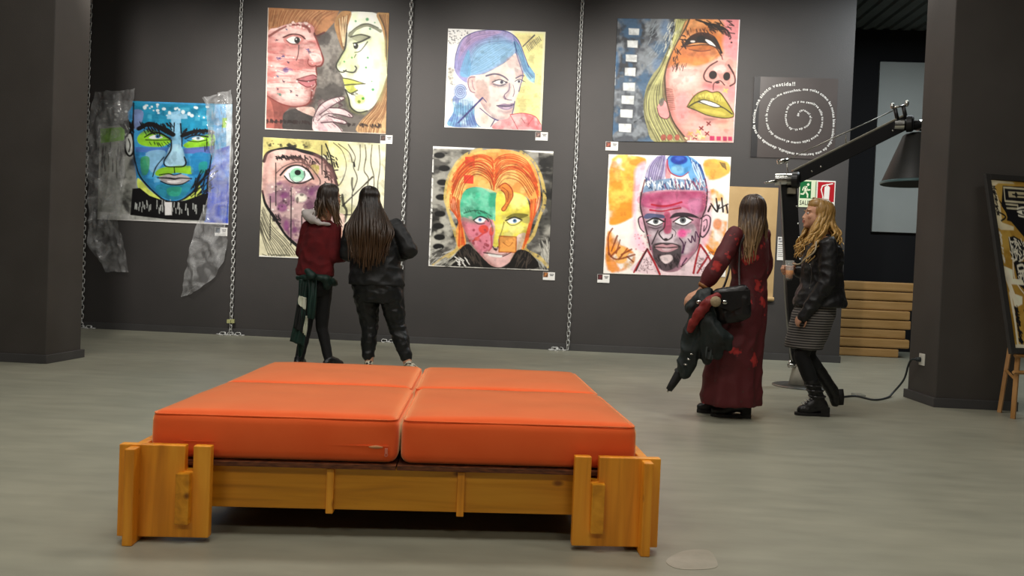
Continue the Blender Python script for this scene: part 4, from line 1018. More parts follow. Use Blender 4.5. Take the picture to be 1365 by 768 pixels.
# ------------------------------------------------------------------ label cards
M_card = mat('white_card', '#efeeea', 0.6, scale=3)
M_ink = mat('printed_ink', '#3a3c40', 0.6, scale=3)
def card(x0, z1, x1, z0, tint, label):
    g = thing('label_card', label, 'label', ((x0+x1)/2, YW, z0), 0, 'small white label cards')
    a = MB().box((x0, YW-0.009, z0), (x1, YW-0.005, z1)); a.build('card', M_card, g, world=True)
    w = x1-x0; h = z1-z0
    MB().box((x0+0.02*w, YW-0.0105, z0+0.36*h), (x0+0.42*w, YW-0.009, z1-0.02*h)).build('thumbnail', mat('thumb_'+tint, '#'+tint, 0.5, col2='#2a2624', scale=30), g, world=True)
    for k, (f0, f1) in enumerate(((0.55, 0.9), (0.6, 0.85))):
        MB().box((x0+f0*w, YW-0.0105, z1-(0.30+0.16*k)*h), (x0+f1*w, YW-0.009, z1-(0.22+0.16*k)*h)).build('text_line', M_ink, g, world=True)
def card_px(a, b, tint, label): card(a[0], a[1], b[0], b[1], tint, label)
card_px((-4.402, 1.390), (-4.239, 1.279), '2f4f66', 'white label card with blue thumbnail under the plastic-wrapped painting')
card_px((-2.280, 2.651), (-2.123, 2.541), '6a4a40', 'white label card under the painting of two facing women')
card_px((-0.297, 2.752), (-0.141, 2.646), 'b08a80', 'white label card under the woman with blue hair')
card_px((-0.128, 0.984), (0.023, 0.884), 'd88a4a', 'white label card with orange thumbnail under the orange-haired face')
card_px((0.592, 2.660), (0.748, 2.549), 'c05a3a', 'white label card under the tilted face with olive lips')
card_px((0.561, 0.985), (0.714, 0.879), '7a2a34', 'white label card with dark red thumbnail under the bearded man')

# ------------------------------------------------------------------ chains
M_steel = mat('galvanised_steel', '#d6d7d4', 0.38, 0.45, col2='#bcbdbb', scale=60)
M_brass = mat('pale_yellow_lock', '#d6d89a', 0.4, 0.3, scale=30)
def chain_link(mb, c, u, w, hl=0.036, hw=0.0205, r=0.0062):
    """stadium-shaped wire ring: u long axis, w short axis"""
    c = Vector(c); u = Vector(u).normalized(); w = Vector(w).normalized(); n = u.cross(w)
    path = []
    for k in range(10):
        t = 2*pi*k/10
        off = hl-hw
        p = u*((off if sin(t) >= 0 else -off)+hw*sin(t))+w*(hw*cos(t))
        path.append((p, (u*sin(t)+w*cos(t)).normalized()))
    vs = []
    for p, o in path:
        for j in range(5):
            a = 2*pi*j/5
            vs.append(c+p+o*r*cos(a)+n*r*sin(a))
    fs = [(i*5+j, i*5+(j+1) % 5, ((i+1) % 10)*5+(j+1) % 5, ((i+1) % 10)*5+j) for i in range(10) for j in range(5)]
    mb.add(vs, fs)
def chain(x, coil_dir, label, lock=False, xtop=None):
    root = thing('hanging_chain', label, 'chain', (x, 9.79, 0), 0, 'steel chains hanging along the wall')
    mb = MB(); rr = random.Random(int(x*100))
    z = 0.045; k = 0
    tw = rr.uniform(0, 1)
    while z < 4.8:
        a = tw+k*pi/2+0.25*sin(z*1.3+x)
        chain_link(mb, (x+0.004*sin(z*3), 9.79, z), (0, 0.0, 1), (cos(a), sin(a), 0))
        z += 0.0575; k += 1
    o = mb.build('links', M_steel, root, smooth=True, world=True); o['kind'] = 'stuff'
    mb = MB(); ang = coil_dir; p = Vector((x, 9.775, 0.008))
    for i in range(13):
        ang += rr.uniform(-0.75, 0.75)
        if abs(p.x-x) > 0.14: ang = pi-ang
        d = Vector((cos(ang), 0.28*sin(ang)-0.05, 0)).normalized()
        p = p+d*0.05
        p.y = min(9.80, max(9.66, p.y))
        flip = i % 2
        chain_link(mb, (p.x, p.y, 0.008+0.012*flip), d, (-d.y, d.x, 0) if not flip else (0, 0.35, 0.9))
    o = mb.build('coil', M_steel, root, smooth=True, world=True); o['kind'] = 'stuff'
    if lock:
        b = MB().box((x-0.045, 9.765, 0.155), (x+0.002, 9.80, 0.205)); b.box((x+0.008, 9.765, 0.158), (x+0.05, 9.80, 0.208))
        b.build('padlock', M_brass, root, bevel=0.006, world=True)
    return root
chain(-6.13, 0.2, 'steel chain hanging beside the column, next to the wrapped painting')
chain(-4.135, pi*0.9, 'steel chain with a pale yellow padlock near its foot', True)
chain(-1.937, 0.3, 'steel chain passing behind the visitor with the very long hair')
chain(0.222, pi*0.95, 'steel chain between the orange-haired face and the bearded man')

# ------------------------------------------------------------------ crumpled clear plastic on the wrapped painting
def plastic_material():
    m = bpy.data.materials.new('clear_plastic_film'); m.use_nodes = True
    nt = m.node_tree; N = nt.nodes.new; L = nt.links.new
    out = nt.nodes['Material Output']; b = nt.nodes['Principled BSDF']
    b.inputs['Base Color'].default_value = (0.78, 0.79, 0.8, 1)
    b.inputs['Roughness'].default_value = 0.12
    b.inputs['Specular IOR Level'].default_value = 0.9
    tr = N('ShaderNodeBsdfTransparent'); tr.inputs[0].default_value = (0.97, 0.97, 0.97, 1)
    mx = N('ShaderNodeMixShader')
    tc = N('ShaderNodeTexCoord'); nz = N('ShaderNodeTexNoise'); nz.inputs['Scale'].default_value = 5; nz.inputs['Detail'].default_value = 8; nz.inputs['Distortion'].default_value = 1.5
    L(tc.outputs['Object'], nz.inputs['Vector'])
    mr = N('ShaderNodeMapRange'); mr.inputs['From Min'].default_value = 0.35; mr.inputs['From Max'].default_value = 0.75; mr.inputs['To Min'].default_value = 0.10; mr.inputs['To Max'].default_value = 0.46
    L(nz.outputs['Fac'], mr.inputs[0]); L(mr.outputs[0], mx.inputs[0])
    L(tr.outputs[0], mx.inputs[1]); L(b.outputs[0], mx.inputs[2]); L(mx.outputs[0], out.inputs['Surface'])
    return m
M_film = plastic_material()
def film(name, rows, label, seed):
    """rows: (left (x,z), right (x,z)) from top to bottom"""
    n = 34; m = 70
    L_ = smooth_curve([(a[0], 0, a[1]) for a, b in rows], False, 12); R_ = smooth_curve([(b[0], 0, b[1]) for a, b in rows], False, 12)
    vs = []; fs = []
    K_ = len(L_)
    for i in range(m):
        f = i/(m-1)*(K_-1); k = min(int(f), K_-2); f -= k
        a = L_[k].lerp(L_[k+1], f); b = R_[k].lerp(R_[k+1], f)
        for j in range(n):
            p = a.lerp(b, j/(n-1))
            q = Vector((p.x*5+seed, p.z*2.2, seed))
            rid = 1-abs(noise.noise(q)); rid2 = 1-abs(noise.noise(q*2.7)); rid3 = 1-abs(noise.noise(q*6))
            d = 0.015+0.055*rid**4+0.022*rid2**4+0.004*rid3**2
            ed = min(j, n-1-j)/(n-1)
            d += 0.02*max(0, 0.15-ed)/0.15
            jx = 0.02*noise.noise(Vector((p.z*4, j*0.2, seed)))+0.012*noise.noise(Vector((p.z*11, j*0.2, seed+4)))
            vs.append((p.x+jx, YW-d, p.z+0.012*noise.noise(Vector((p.x*12, seed, i*0.3)))))
    for i in range(m-1):
        for j in range(n-1):
            fs.append((i*n+j, (i+1)*n+j, (i+1)*n+j+1, i*n+j+1))
    o = MB().add(vs, fs).build(name, M_film, smooth=True)
    tag(o, label, 'plastic sheet')
film('plastic_film', [((-6.030, 3.079), (-5.478, 3.134)), ((-6.083, 2.824), (-5.522, 2.938)), ((-6.098, 2.335), (-5.587, 2.449)), ((-6.084, 1.846), (-5.611, 1.911)), ((-6.061, 1.435), (-5.657, 1.450)), ((-6.062, 1.140), (-5.567, 1.160)), ((-5.923, 0.920), (-5.530, 0.935)), ((-5.807, 0.757), (-5.514, 0.760))], 'crumpled clear plastic film down the grey green edge of the wrapped painting', 3.1)
film('plastic_film', [((-4.616, 3.042), (-4.223, 3.160)), ((-4.541, 2.870), (-4.194, 2.881)), ((-4.460, 2.243), (-4.187, 2.397)), ((-4.522, 1.706), (-4.197, 1.815)), ((-4.651, 1.380), (-4.242, 1.367)), ((-4.720, 1.066), (-4.215, 1.183)), ((-4.770, 0.741), (-4.332, 0.788)), ((-4.811, 0.465), (-4.682, 0.510))], 'crumpled clear plastic film with a long pointed tail by the padlocked chain', 8.4)

# ------------------------------------------------------------------ spiral poem poster
M_poster = mat('dark_poster', '#4a4442', 0.33, col2='#443e3c', scale=2)
M_band = mat('poster_dark_band', '#1d1c1e', 0.4, scale=2)
M_white = mat('white_print', '#e6e6e2', 0.5, scale=2)
po = thing('poem_poster', 'dark square poster with white text winding in a spiral', 'poster', (2.91, YW, 2.52))
MB().box((2.398, YW-0.008, 2.525), (3.424, YW-0.002, 3.526)).build('sheet', M_poster, po, world=True)
MB().box((2.398, YW-0.0095, 2.525), (2.475, YW-0.008, 3.526)).build('dark_band', M_band, po, world=True)
SPIRAL = '548,481 542,452 560,417 601,399 654,424 691,476 694,532 661,594 580,635 482,643 413,582 396,461 426,359 506,303 622,299 741,329 813,419 838,540 807,668 724,753 563,806 399,784 259,717 183,608 167,444 215,298 310,218 450,169 612,144 758,168 882,261 953,395 973,585 947,786 851,901 713,946 514,944 355,899 193,830 75,732 21,613 27,424 75,274 171,155 288,98 479,81'
poem = 'de caracol el cuento de ti...de tenerte a mi lado y no sentirse sólo tu voz me hace feliz como el sonido del mar en la caracola...me escuchas, me guías como las notas bien colocadas de una hermosa melodía, desnuda sin nada encima...me siento vestida!!'
sp = smooth_curve([(float(q.split(',')[0]), float(q.split(',')[1]), 0) for q in SPIRAL.split()], False, 8)
cum = [0.0]
for a, b in zip(sp, sp[1:]): cum.append(cum[-1]+(b-a).length)
Ltot = cum[-1]
def em_at(t): return 36+11*t if t < 0.88 else 45.7+(t-0.88)/0.12*16
adv = [(glyph(c)[2] if c != ' ' else 0.27) for c in poem]
# let the letter size follow the place on the spiral, then stretch the spacing to fill it
pos = []; sx = 0.0; stretch = 1.0
for it in range(6):
    pos = []; sx = 0.0
    for c, a in zip(poem, adv):
        e = em_at(min(1, sx/Ltot)); pos.append((sx, e)); sx += a*e*stretch
    stretch *= Ltot/sx
tx = MB()
for c, (s0, e), a in zip(poem, pos, adv):
    if c == ' ': continue
    k = 0
    sm_ = s0+a*e*stretch*0.5
    while k < len(cum)-2 and cum[k+1] < sm_: k += 1
    f = (sm_-cum[k])/max(1e-6, cum[k+1]-cum[k])
    p = sp[k].lerp(sp[k+1], f)
    k0 = max(0, k-2); k1 = min(len(sp)-1, k+3)
    d = (sp[k1]-sp[k0]).normalized(); nrm = Vector((d.y, -d.x, 0))
    vs, fs, _ = glyph(c)
    out = []
    for v in vs:
        q = p+d*((v[0]-a*0.5)*e*min(stretch, 1.15))+nrm*((v[1]-0.3)*e*1.06)
        out.append((2.398+q.x*1.026/1000, YW-0.0108, 3.526-q.y*1.001/1000))
    tx.add(out, [tuple(reversed(t)) for t in fs])
lt = tx.build('lettering', M_white, po, world=True); lt['kind'] = 'stuff'

# ------------------------------------------------------------------ brown paper scroll and notice
M_kraft = mat('brown_kraft_paper', '#bb9e70', 0.75, col2='#af9264', scale=3, bump=0.1, bscale=20)
ks = thing('paper_scroll', 'plain brown paper hanging with a curled lower end, beside the bearded man painting', 'paper scroll', (2.34, YW, 0.72))
vs = []; fs = []
prof = [(0.0025, 2.152-0.02*k*3.4) for k in range(21)]+[(0.004+0.004*k, 0.79-0.006*k) for k in range(1, 5)]
for i, (d, z) in enumerate(prof):
    for j in range(9): vs.append((1.918+0.843*j/8-0.006*i/20, YW-d-(0.0008*sin(j*1.7+i*0.4)+0.0008 if i else 0), z))
n_ = len(prof)
fs = [(i*9+j, (i+1)*9+j, (i+1)*9+j+1, i*9+j+1) for i in range(n_-1) for j in range(8)]
MB().add(vs, fs).build('sheet', M_kraft, ks, smooth=True, world=True)
rl = MB(); rl.lathe([(0.0, 0), (0.026, 0), (0.026, 0.845), (0.0, 0.845)], (1.912, YW-0.034, 0.762), 20, axis=(1, 0, 0))
rl.lathe([(0.012, -0.001), (0.020, -0.001), (0.020, 0.847), (0.012, 0.847)], (1.912, YW-0.034, 0.762), 16, axis=(1, 0, 0))
rl.build('curled_end', M_kraft, ks, world=True)
nt_ = thing('notice', 'small white printed notice between the brown paper and the giant lamp', 'notice', (2.84, YW, 1.25))
MB().box((2.782, YW-0.006, 1.252), (2.898, YW-0.003, 1.543)).build('sheet', M_card, nt_, world=True)
MB().box((2.790, YW-0.0075, 1.475), (2.885, YW-0.006, 1.530)).build('header_picture', mat('notice_header', '#5a5c60', 0.5, col2='#c8c8c8', scale=60), nt_, world=True)
for k in range(7):
    MB().box((2.790, YW-0.0075, 1.444-0.024*k), (2.885-0.02*(k % 3), YW-0.006, 1.449-0.024*k+(0.006 if k == 0 else 0))).build('text_line', M_ink, nt_, world=True)

# ------------------------------------------------------------------ safety signs
M_sgreen = mat('sign_green', '#1c6a3a', 0.3, scale=3); M_sred = mat('sign_red', '#b8232c', 0.3, scale=3)
M_sglow = mat('sign_pale_green', '#dfe8c8', 0.3, scale=3); M_sblk = mat('sign_black', '#1a1c1a', 0.4, scale=3)
SX0, SX1, SX2, SZ1, SZ0 = 3.015, 3.228, 3.455, 2.262, 1.925
def text_mesh(mb, txt, x0, x1, z0, h, y):
    w = sum(glyph(c)[2] for c in txt)
    k = (x1-x0)/w; x = x0
    for c in txt:
        vs, fs, a = glyph(c)
        MB().add([(x+v[0]*k, y, z0+v[1]/0.72*h) for v in vs], [tuple(reversed(f)) for f in fs]).build('letter', M_sblk, mb, world=True); x += a*k
ex = thing('exit_sign', 'green running man emergency exit sign reading SALIDA', 'sign', (3.12, YW, SZ0))
MB().box((SX0, YW-0.006, SZ0), (SX1-0.003, YW-0.002, SZ1)).build('board', M_sglow, ex, world=True)
W_ = SX1-SX0; Hh = SZ1-SZ0
sg = lambda u, v: (SX0+u*W_, SZ1-v*Hh)
def flat(name, polys, m, par, y, fn):
    mb = MB()
    for p in polys:
        mb.add([(fn(u, v)[0], y, fn(u, v)[1]) for u, v in p], [tuple(range(len(p)))])
    return mb.build(name, m, par, world=True)
flat('green_field', [[(0.04, 0.05), (0.68, 0.05), (0.68, 0.66), (0.04, 0.66)]], M_sgreen, ex, YW-0.0066, sg)
flat('door_edge', [[(0.93, 0.05), (0.96, 0.05), (0.96, 0.66), (0.93, 0.66)], [(0.04, 0.66), (0.96, 0.66), (0.96, 0.675), (0.04, 0.675)]], M_sgreen, ex, YW-0.0066, sg)
hd = [(0.50+0.075*cos(t*pi/6), 0.165+0.05*sin(t*pi/6)) for t in range(12)]
flat('running_man', [hd, [(0.30, 0.22), (0.46, 0.23), (0.44, 0.40), (0.36, 0.46), (0.28, 0.44)], [(0.30, 0.22), (0.36, 0.26), (0.25, 0.32), (0.22, 0.40), (0.16, 0.38), (0.20, 0.28)], [(0.44, 0.25), (0.50, 0.34), (0.64, 0.33), (0.64, 0.38), (0.48, 0.40), (0.40, 0.32)],
    [(0.28, 0.42), (0.36, 0.46), (0.26, 0.55), (0.08, 0.54), (0.08, 0.49), (0.22, 0.49)], [(0.34, 0.44), (0.43, 0.42), (0.54, 0.52), (0.53, 0.65), (0.45, 0.65), (0.45, 0.55)]], M_sglow, ex, YW-0.0074, sg)
text_mesh(ex, 'SALIDA', SX0+0.012, SX1-0.018, SZ1-0.92*Hh, 0.17*Hh, YW-0.0070)
fx = thing('extinguisher_sign', 'red fire extinguisher sign next to the exit sign', 'sign', (3.34, YW, SZ0))
MB().box((SX1, YW-0.006, SZ0), (SX2, YW-0.002, SZ1)).build('board', mat('sign_white', '#f0efe8', 0.2, scale=3), fx, world=True)
W2_ = SX2-SX1
sh_ = lambda u, v: (SX1+u*W2_, SZ1-v*Hh)
flat('red_field', [[(0.05, 0.05), (0.95, 0.05), (0.95, 0.78), (0.05, 0.78)], [(0.05, 0.84), (0.95, 0.84), (0.95, 0.95), (0.05, 0.95)]], M_sred, fx, YW-0.0066, sh_)
flat('extinguisher_symbol', [[(0.42, 0.24), (0.50, 0.19), (0.62, 0.19), (0.70, 0.24), (0.68, 0.72), (0.40, 0.72)], [(0.52, 0.12), (0.60, 0.12), (0.60, 0.20), (0.52, 0.20)], [(0.60, 0.12), (0.86, 0.08), (0.86, 0.12), (0.60, 0.16)],
    [(0.52, 0.13), (0.52, 0.16), (0.32, 0.22), (0.27, 0.34), (0.38, 0.60), (0.38, 0.70), (0.32, 0.68), (0.32, 0.58), (0.21, 0.34), (0.28, 0.18)]], mat('sign_white', '#f0efe8', 0.2), fx, YW-0.0074, sh_)

# ------------------------------------------------------------------ passage: panel and stacked boards
tag(MB().box((4.77, 11.955, 1.80), (5.95, 11.997, 4.352)).build('pale_panel', mat('pale_panel', '#aeb3b0', 0.7, col2='#a8adaa', scale=2), None, bevel=0.004), 'large pale grey panel on the unlit far wall past the picture wall', 'panel')
M_board = mat('brown_board', '#bd935c', 0.7, col2='#ad844c', scale=6, stretch=(0.4, 3, 3), bump=0.05, bscale=30)
rank = ['topmost', 'second from the top', 'third from the top', 'fourth from the top', 'fourth from the floor', 'third from the floor', 'second from the floor', 'lowest']
xe = [4.985, 4.975, 4.965, 4.925, 4.945, 4.885, 4.935, 4.80]
for k in range(8):
    z0 = 1.045-0.1305*(k+1)+0.001
    m = MB().box((3.72, 10.9+0.01*(k % 3), max(0.0, z0)), (xe[k], 11.7, z0+0.1225 if k < 7 else z0+0.120))
    tag(m.build('foam_board', M_board, None, bevel=0.02), 'long brown slab, '+rank[k]+' in the stack beyond the picture wall', 'slab', 'brown slabs stacked in the passage')

# ------------------------------------------------------------------ giant articulated lamp
M_lblk = mat('lamp_black', '#151516', 0.4, scale=5); M_chr = mat('chrome', '#d6d6d2', 0.18, 1.0, col2='#bdbdb8', scale=20)
M_ltop = mat('lamp_edge_strip', '#8b8878', 0.45, 0.3, scale=10); M_shade = mat('lamp_shade_grey', '#2c2c2a', 0.5, col2='#262624', scale=4)
LB = (2.38, 7.42, 0)
lamp = thing('giant_desk_lamp', 'oversized black articulated lamp with grey cone shade, beside the column', 'lamp', LB)
b = MB(); b.lathe([(0, 0), (0.26, 0), (0.262, 0.008), (0.25, 0.014), (0, 0.018)], LB, 40); b.build('base_plate', mat('lamp_base_steel', '#7a7c7a', 0.3, 0.8, scale=10), lamp, world=True)
b = MB(); b.loft([((LB[0], LB[1], 0.018), 0.115, 0.10, 0), ((LB[0], LB[1], 0.16), 0.09, 0.08, 0), ((LB[0], LB[1], 0.22), 0.075, 0.07, 0), ((LB[0], LB[1], 0.235), 0.04, 0.04, 0)], 20); b.build('counterweight', mat('pale_counterweight', '#b5b0a2', 0.7, scale=12), lamp, smooth=True, world=True)
b = MB(); b.tube([(2.24, 7.36, 0.20), (2.33, 7.40, 0.20)], 0.022, 12); b.tube([(2.25, 7.36, 0.20), (2.25, 7.36, 0.25)], 0.012, 8); b.build('clamp', M_chr, lamp, smooth=True, world=True)
def beam(p0, p1, w, d, name, m, par, off=0.0):
    p0 = Vector(p0); p1 = Vector(p1); t = (p1-p0).normalized(); s_ = Vector((t.z, 0, -t.x)).normalized(); y = Vector((0, 1, 0))
    vs = []
    for p in (p0, p1):
        for a, e in ((-1, -1), (1, -1), (1, 1), (-1, 1)): vs.append(p+s_*(a*w/2+off)+y*e*d/2)
    return MB().add(vs, [(0, 1, 2, 3), (7, 6, 5, 4), (0, 4, 5, 1), (1, 5, 6, 2), (2, 6, 7, 3), (3, 7, 4, 0)]).build(name, m, par, bevel=0.006, world=True)
PV = Vector((2.18, 7.40, 1.93)); EL = Vector((3.205, 7.40, 2.50))
post = beam((2.345, 7.42, 0.22), (2.160, 7.40, 1.90), 0.145, 0.07, 'post', M_lblk, lamp)
arm = beam(PV+Vector((0.05, 0, 0.03)), EL, 0.125, 0.07, 'arm', M_lblk, lamp)
t_ = (EL-PV).normalized(); up_ = Vector((-t_.z, 0, t_.x))
beam(PV+Vector((0.05, -0.002, 0.03))+up_*0.071, EL+up_*0.071+Vector((0, -0.002, 0)), 0.018, 0.078, 'edge_strip', M_ltop, arm)
def bolt(p, par):
    m = MB(); m.lathe([(0.0, 0), (0.012, 0), (0.010, 0.008), (0.0, 0.010)], p, 10, axis=(0, -1, 0)); m.build('bolt', M_chr, par, smooth=True, world=True)
for q in ((2.245, 7.366, 1.69), (2.262, 7.366, 1.53), (2.276, 7.366, 1.40), (2.295, 7.366, 1.20)): bolt(q, post)
for f in (0.16, 0.24, 0.86, 0.93): bolt(PV.lerp(EL, f)+Vector((0.02, -0.036, 0.0)), arm)
b = MB(); b.lathe([(0, -0.10), (0.055, -0.10), (0.058, 0.0), (0.055, 0.06), (0, 0.06)], (2.135, 7.36, 1.935), 24, axis=(1, -0.25, 0)); b.build('elbow_drum', M_chr, lamp, smooth=False, world=True)
b = MB(); b.lathe([(0, 0), (0.078, 0), (0.078, 0.05), (0.066, 0.065), (0, 0.068)], (2.185, 7.345, 1.93), 28, axis=(1, -0.45, 0)); b.build('elbow_cap', M_lblk, lamp, world=True)
b = MB(); b.tube([(1.93, 7.33, 1.895), (2.09, 7.35, 1.925)], [0.012, 0.016], 10); b.build('handle', M_chr, lamp, smooth=True, world=True)
b = MB(); b.box((2.145, 7.32, 1.80), (2.215, 7.365, 1.855)); b.build('rating_plate', mat('worn_plate', '#8d8674', 0.5, 0.4), lamp, bevel=0.003, world=True)
b = MB(); b.tube([(2.045, 7.36, 2.095), (2.14, 7.36, 2.115)], 0.022, 12); b.build('rod_socket', M_chr, lamp, smooth=True, world=True)
b = MB(); b.tube([(2.13, 7.36, 2.10), (2.15, 7.37, 1.97)], 0.006, 6); b.tube([(2.12, 7.36, 2.115), (3.075, 7.37, 2.605)], 0.006, 6); b.tube([(2.66, 7.365, 2.37), (2.665, 7.37, 2.285)], 0.006, 6); b.build('tie_rod', mat('rod_steel', '#9c9a90', 0.35, 0.8), lamp, smooth=True, world=True)
b = MB(); b.tube([(3.09, 7.37, 2.64), (3.125, 7.37, 2.51)], 0.018, 8); b.tube([(3.165, 7.37, 2.655), (3.20, 7.37, 2.53)], 0.018, 8); b.build('strut', M_lblk, lamp, smooth=True, world=True)
b = MB(); b.tube([(3.06, 7.36, 2.63), (3.20, 7.36, 2.66)], 0.011, 8); b.ell((3.065, 7.36, 2.645), (0.018, 0.018, 0.03)); b.ell((3.195, 7.36, 2.672), (0.018, 0.018, 0.03)); b.build('crossbar', M_chr, lamp, smooth=True, world=True)
b = MB(); b.lathe([(0, -0.06), (0.05, -0.06), (0.052, 0.02), (0, 0.02)], (3.16, 7.37, 2.475), 20, axis=(1, -0.3, 0)); b.build('head_drum', M_chr, lamp, world=True)
b = MB(); b.lathe([(0, 0), (0.076, 0), (0.076, 0.045), (0.062, 0.06), (0, 0.06)], (3.20, 7.36, 2.485), 28, axis=(1, -0.5, 0)); b.build('head_cap', M_lblk, lamp, world=True)
b = MB(); b.tube([(3.24, 7.38, 2.48), (3.44, 7.42, 2.49)], 0.045, 14); b.build('head_arm', M_lblk, lamp, smooth=True, world=True)
b = MB(); b.tube([(3.31, 7.37, 2.475), (3.36, 7.38, 2.478)], 0.052, 16); b.build('collar', M_chr, lamp, world=True)
SHX, SHY = 3.345, 7.45
sd = MB(); sd.lathe([(0.0, 0.475), (0.10, 0.47), (0.125, 0.45), (0.295, 0.008), (0.297, 0.0), (0.285, 0.0), (0.115, 0.44), (0.0, 0.455)], (SHX, SHY, 1.945), 40)
so = sd.build('shade', M_shade, lamp, smooth=True, world=True)
rm = MB(); rm.lathe([(0.299, 0.0), (0.301, 0.012), (0.296, 0.024), (0.288, 0.0), (0.299, 0.0)], (SHX, SHY, 1.943), 40); rm.build('rim', mat('shade_rim', '#4f6a6c', 0.4), so, smooth=True, world=True)
bb = MB(); bb.ell((SHX, SHY, 2.14), (0.045, 0.045, 0.065)); bb.tube([(SHX, SHY, 2.18), (SHX, SHY, 2.40)], 0.025, 10); bb.build('bulb', mat('frosted_bulb', '#e8e8e2', 0.3), so, smooth=True, world=True)
bw = MB(); bw.prism([(3.27, 2.46), (3.36, 2.45), (3.30, 2.12)], 1, 7.20, 7.215); bw.build('bracket', M_lblk, lamp, bevel=0.003, world=True)
wr = MB(); wr.tube(smooth_curve([(2.07, 7.33, 1.90), (2.10, 7.32, 1.60), (2.13, 7.32, 1.25), (2.17, 7.33, 0.8), (2.24, 7.35, 0.35), (2.27, 7.36, 0.24)]), 0.008, 6); wr.build('wire', mat('grey_wire', '#8f8d84', 0.4, 0.4), lamp, smooth=True, world=True)
# mains lead along the floor to the socket on the column
M_cable = mat('dark_cable', '#2e3436', 0.5, scale=10)
ld = MB(); ld.tube(smooth_curve([(2.56, 7.42, 0.02), (2.62, 7.36, 0.009), (2.458, 6.776, 0.009), (2.677, 6.885, 0.009), (2.767, 6.712, 0.009), (2.954, 6.889, 0.009), (3.06, 7.03, 0.035), (3.125, 6.98, 0.16), (3.125, 6.91, 0.29), (3.118, 6.85, 0.348), (3.122, 6.81, 0.361), (3.142, 6.80, 0.362)]), 0.0085, 7); ld.build('mains_lead', M_cable, lamp, smooth=True, world=True)
pg = MB(); pg.tube([(3.1725, 6.795, 0.362), (3.135, 6.80, 0.362)], [0.022, 0.017], 12); pg.build('plug', M_cable, lamp, smooth=True, world=True)
so_ = thing('power_socket', 'white wall socket low on the column with the lamp plugged in', 'socket', (3.18, 6.79, 0.30))
MB().box((3.173, 6.735, 0.315), (3.1845, 6.825, 0.415)).build('plate', mat('socket_white', '#e9e7dc', 0.4), so_, bevel=0.003, world=True)
MB().box((3.1715, 6.75, 0.33), (3.173, 6.81, 0.40)).build('insert', mat('socket_insert', '#d6d4c8', 0.4), so_, world=True)
cz = (2.731, 6.959, 0.000)
tp = MB().box((cz[0]-0.045, cz[1]-0.055, 0.0005), (cz[0]+0.045, cz[1]+0.05, 0.02))
tag(tp.build('cable_cover', mat('clear_cable_cover', '#9a9c92', 0.3, alpha=0.55), None, bevel=0.006), 'small clear cover over the dark lead on the concrete floor', 'cable cover')

# ------------------------------------------------------------------ easel with framed picture
M_beech = mat('beech', '#b98a56', 0.5, col2='#a5763f', scale=6, stretch=(3, 3, 0.5))
M_frame = mat('dark_frame', '#33312f', 0.5, scale=6)
BL = Vector((3.495, 6.05, 0.505)); LN = Vector((-0.085, 0.33, 1.405)); WD = Vector((0.965, 0.249, 0)).normalized()
LN = LN-WD*LN.dot(WD)
NR = WD.cross(LN).normalized()                # towards the viewer
FWD_, FHT = 0.86, LN.length
LU = LN.normalized()
ea = thing('easel', 'light wooden easel standing against the column', 'easel', (3.85, 6.3, 0))
def bar(pts, w, name, m, par):
    t = MB(); t.tube(pts, w, 4, cap=True); o = t.build(name, m, par, bevel=0.002, world=True); return o
bar([(3.628, 6.40, 0.0), (3.920, 6.57, 1.86)], 0.020, 'leg', M_beech, ea)
bar([(4.22, 6.42, 0.0), (3.955, 6.59, 1.86)], 0.020, 'leg', M_beech, ea)
bar([(3.572, 6.12, 0.0), (3.590, 6.13, 0.49)], 0.022, 'leg', M_beech, ea)
bar([(4.245, 6.285, 0.0), (4.225, 6.29, 0.49)], 0.022, 'leg', M_beech, ea)
for z, dy in ((0.490, 0.0), (0.36, 0.008)):
    bar([(3.535, 6.078+dy, z), (4.29, 6.270+dy, z)], 0.016, 'crossbar', M_beech, ea)
for a_, b_ in (((3.578, 6.125, 0.30), (3.681, 6.431, 0.34)), ((4.235, 6.285, 0.30), (4.172, 6.451, 0.34))): bar([a_, b_], 0.014, 'stretcher', M_beech, ea)
bar([(3.885, 6.585, 1.85), (3.99, 6.60, 1.85)], 0.03, 'cap', M_beech, ea)
fp = thing('framed_picture', 'dark framed picture with gold, white and black doodles on the easel', 'picture', BL)
def slab(u0, u1, v0, v1, d0, d1, name, m, par):
    vs = []
    for d in (d0, d1):
        for u, v in ((u0, v0), (u1, v0), (u1, v1), (u0, v1)): vs.append(BL+WD*u+LU*v+NR*(-d))
    return MB().add(vs, [(0, 1, 2, 3), (7, 6, 5, 4), (0, 4, 5, 1), (1, 5, 6, 2), (2, 6, 7, 3), (3, 7, 4, 0)]).build(name, m, par, bevel=0.003, world=True)
sgn = 1 if NR.y < 0 else -1
e_ = 0.045
for u0, u1, v0, v1 in ((0, e_, 0, FHT), (FWD_-e_, FWD_, 0, FHT), (e_, FWD_-e_, 0, e_), (e_, FWD_-e_, FHT-e_, FHT)):
    slab(u0, u1, v0, v1, 0.0, 0.03*sgn, 'frame_bar', M_frame, fp)
s = Sheet('#b98f3c', 99)
s.blotch(['#a47c2c', '#cba54e'], '0,0 1000,0 1000,1000 0,1000', 0.8, 8, 1, sm=False)
s.fill('#e6d9b4', '0,0 274,5 292,16 93,19 42,40 81,158 70,262 207,283 200,305 45,307 5,292 6,85', 1, False)
s.fill('#17161a', '144,32 992,26 968,388 373,386 183,254 130,247 151,217 92,158', 1, False)
s.line('#d8cfae', 6, '152,43 481,44 898,45', 1, False); s.line('#d8cfae', 6, '155,47 146,128 915,133', 1, False); s.fill('#c9bd97', '200,65 849,64 849,97 199,102', 1, False); s.line('#17161a', 7, '249,83 314,86 469,85', 1); s.dot('#17161a', '293,84', 12)
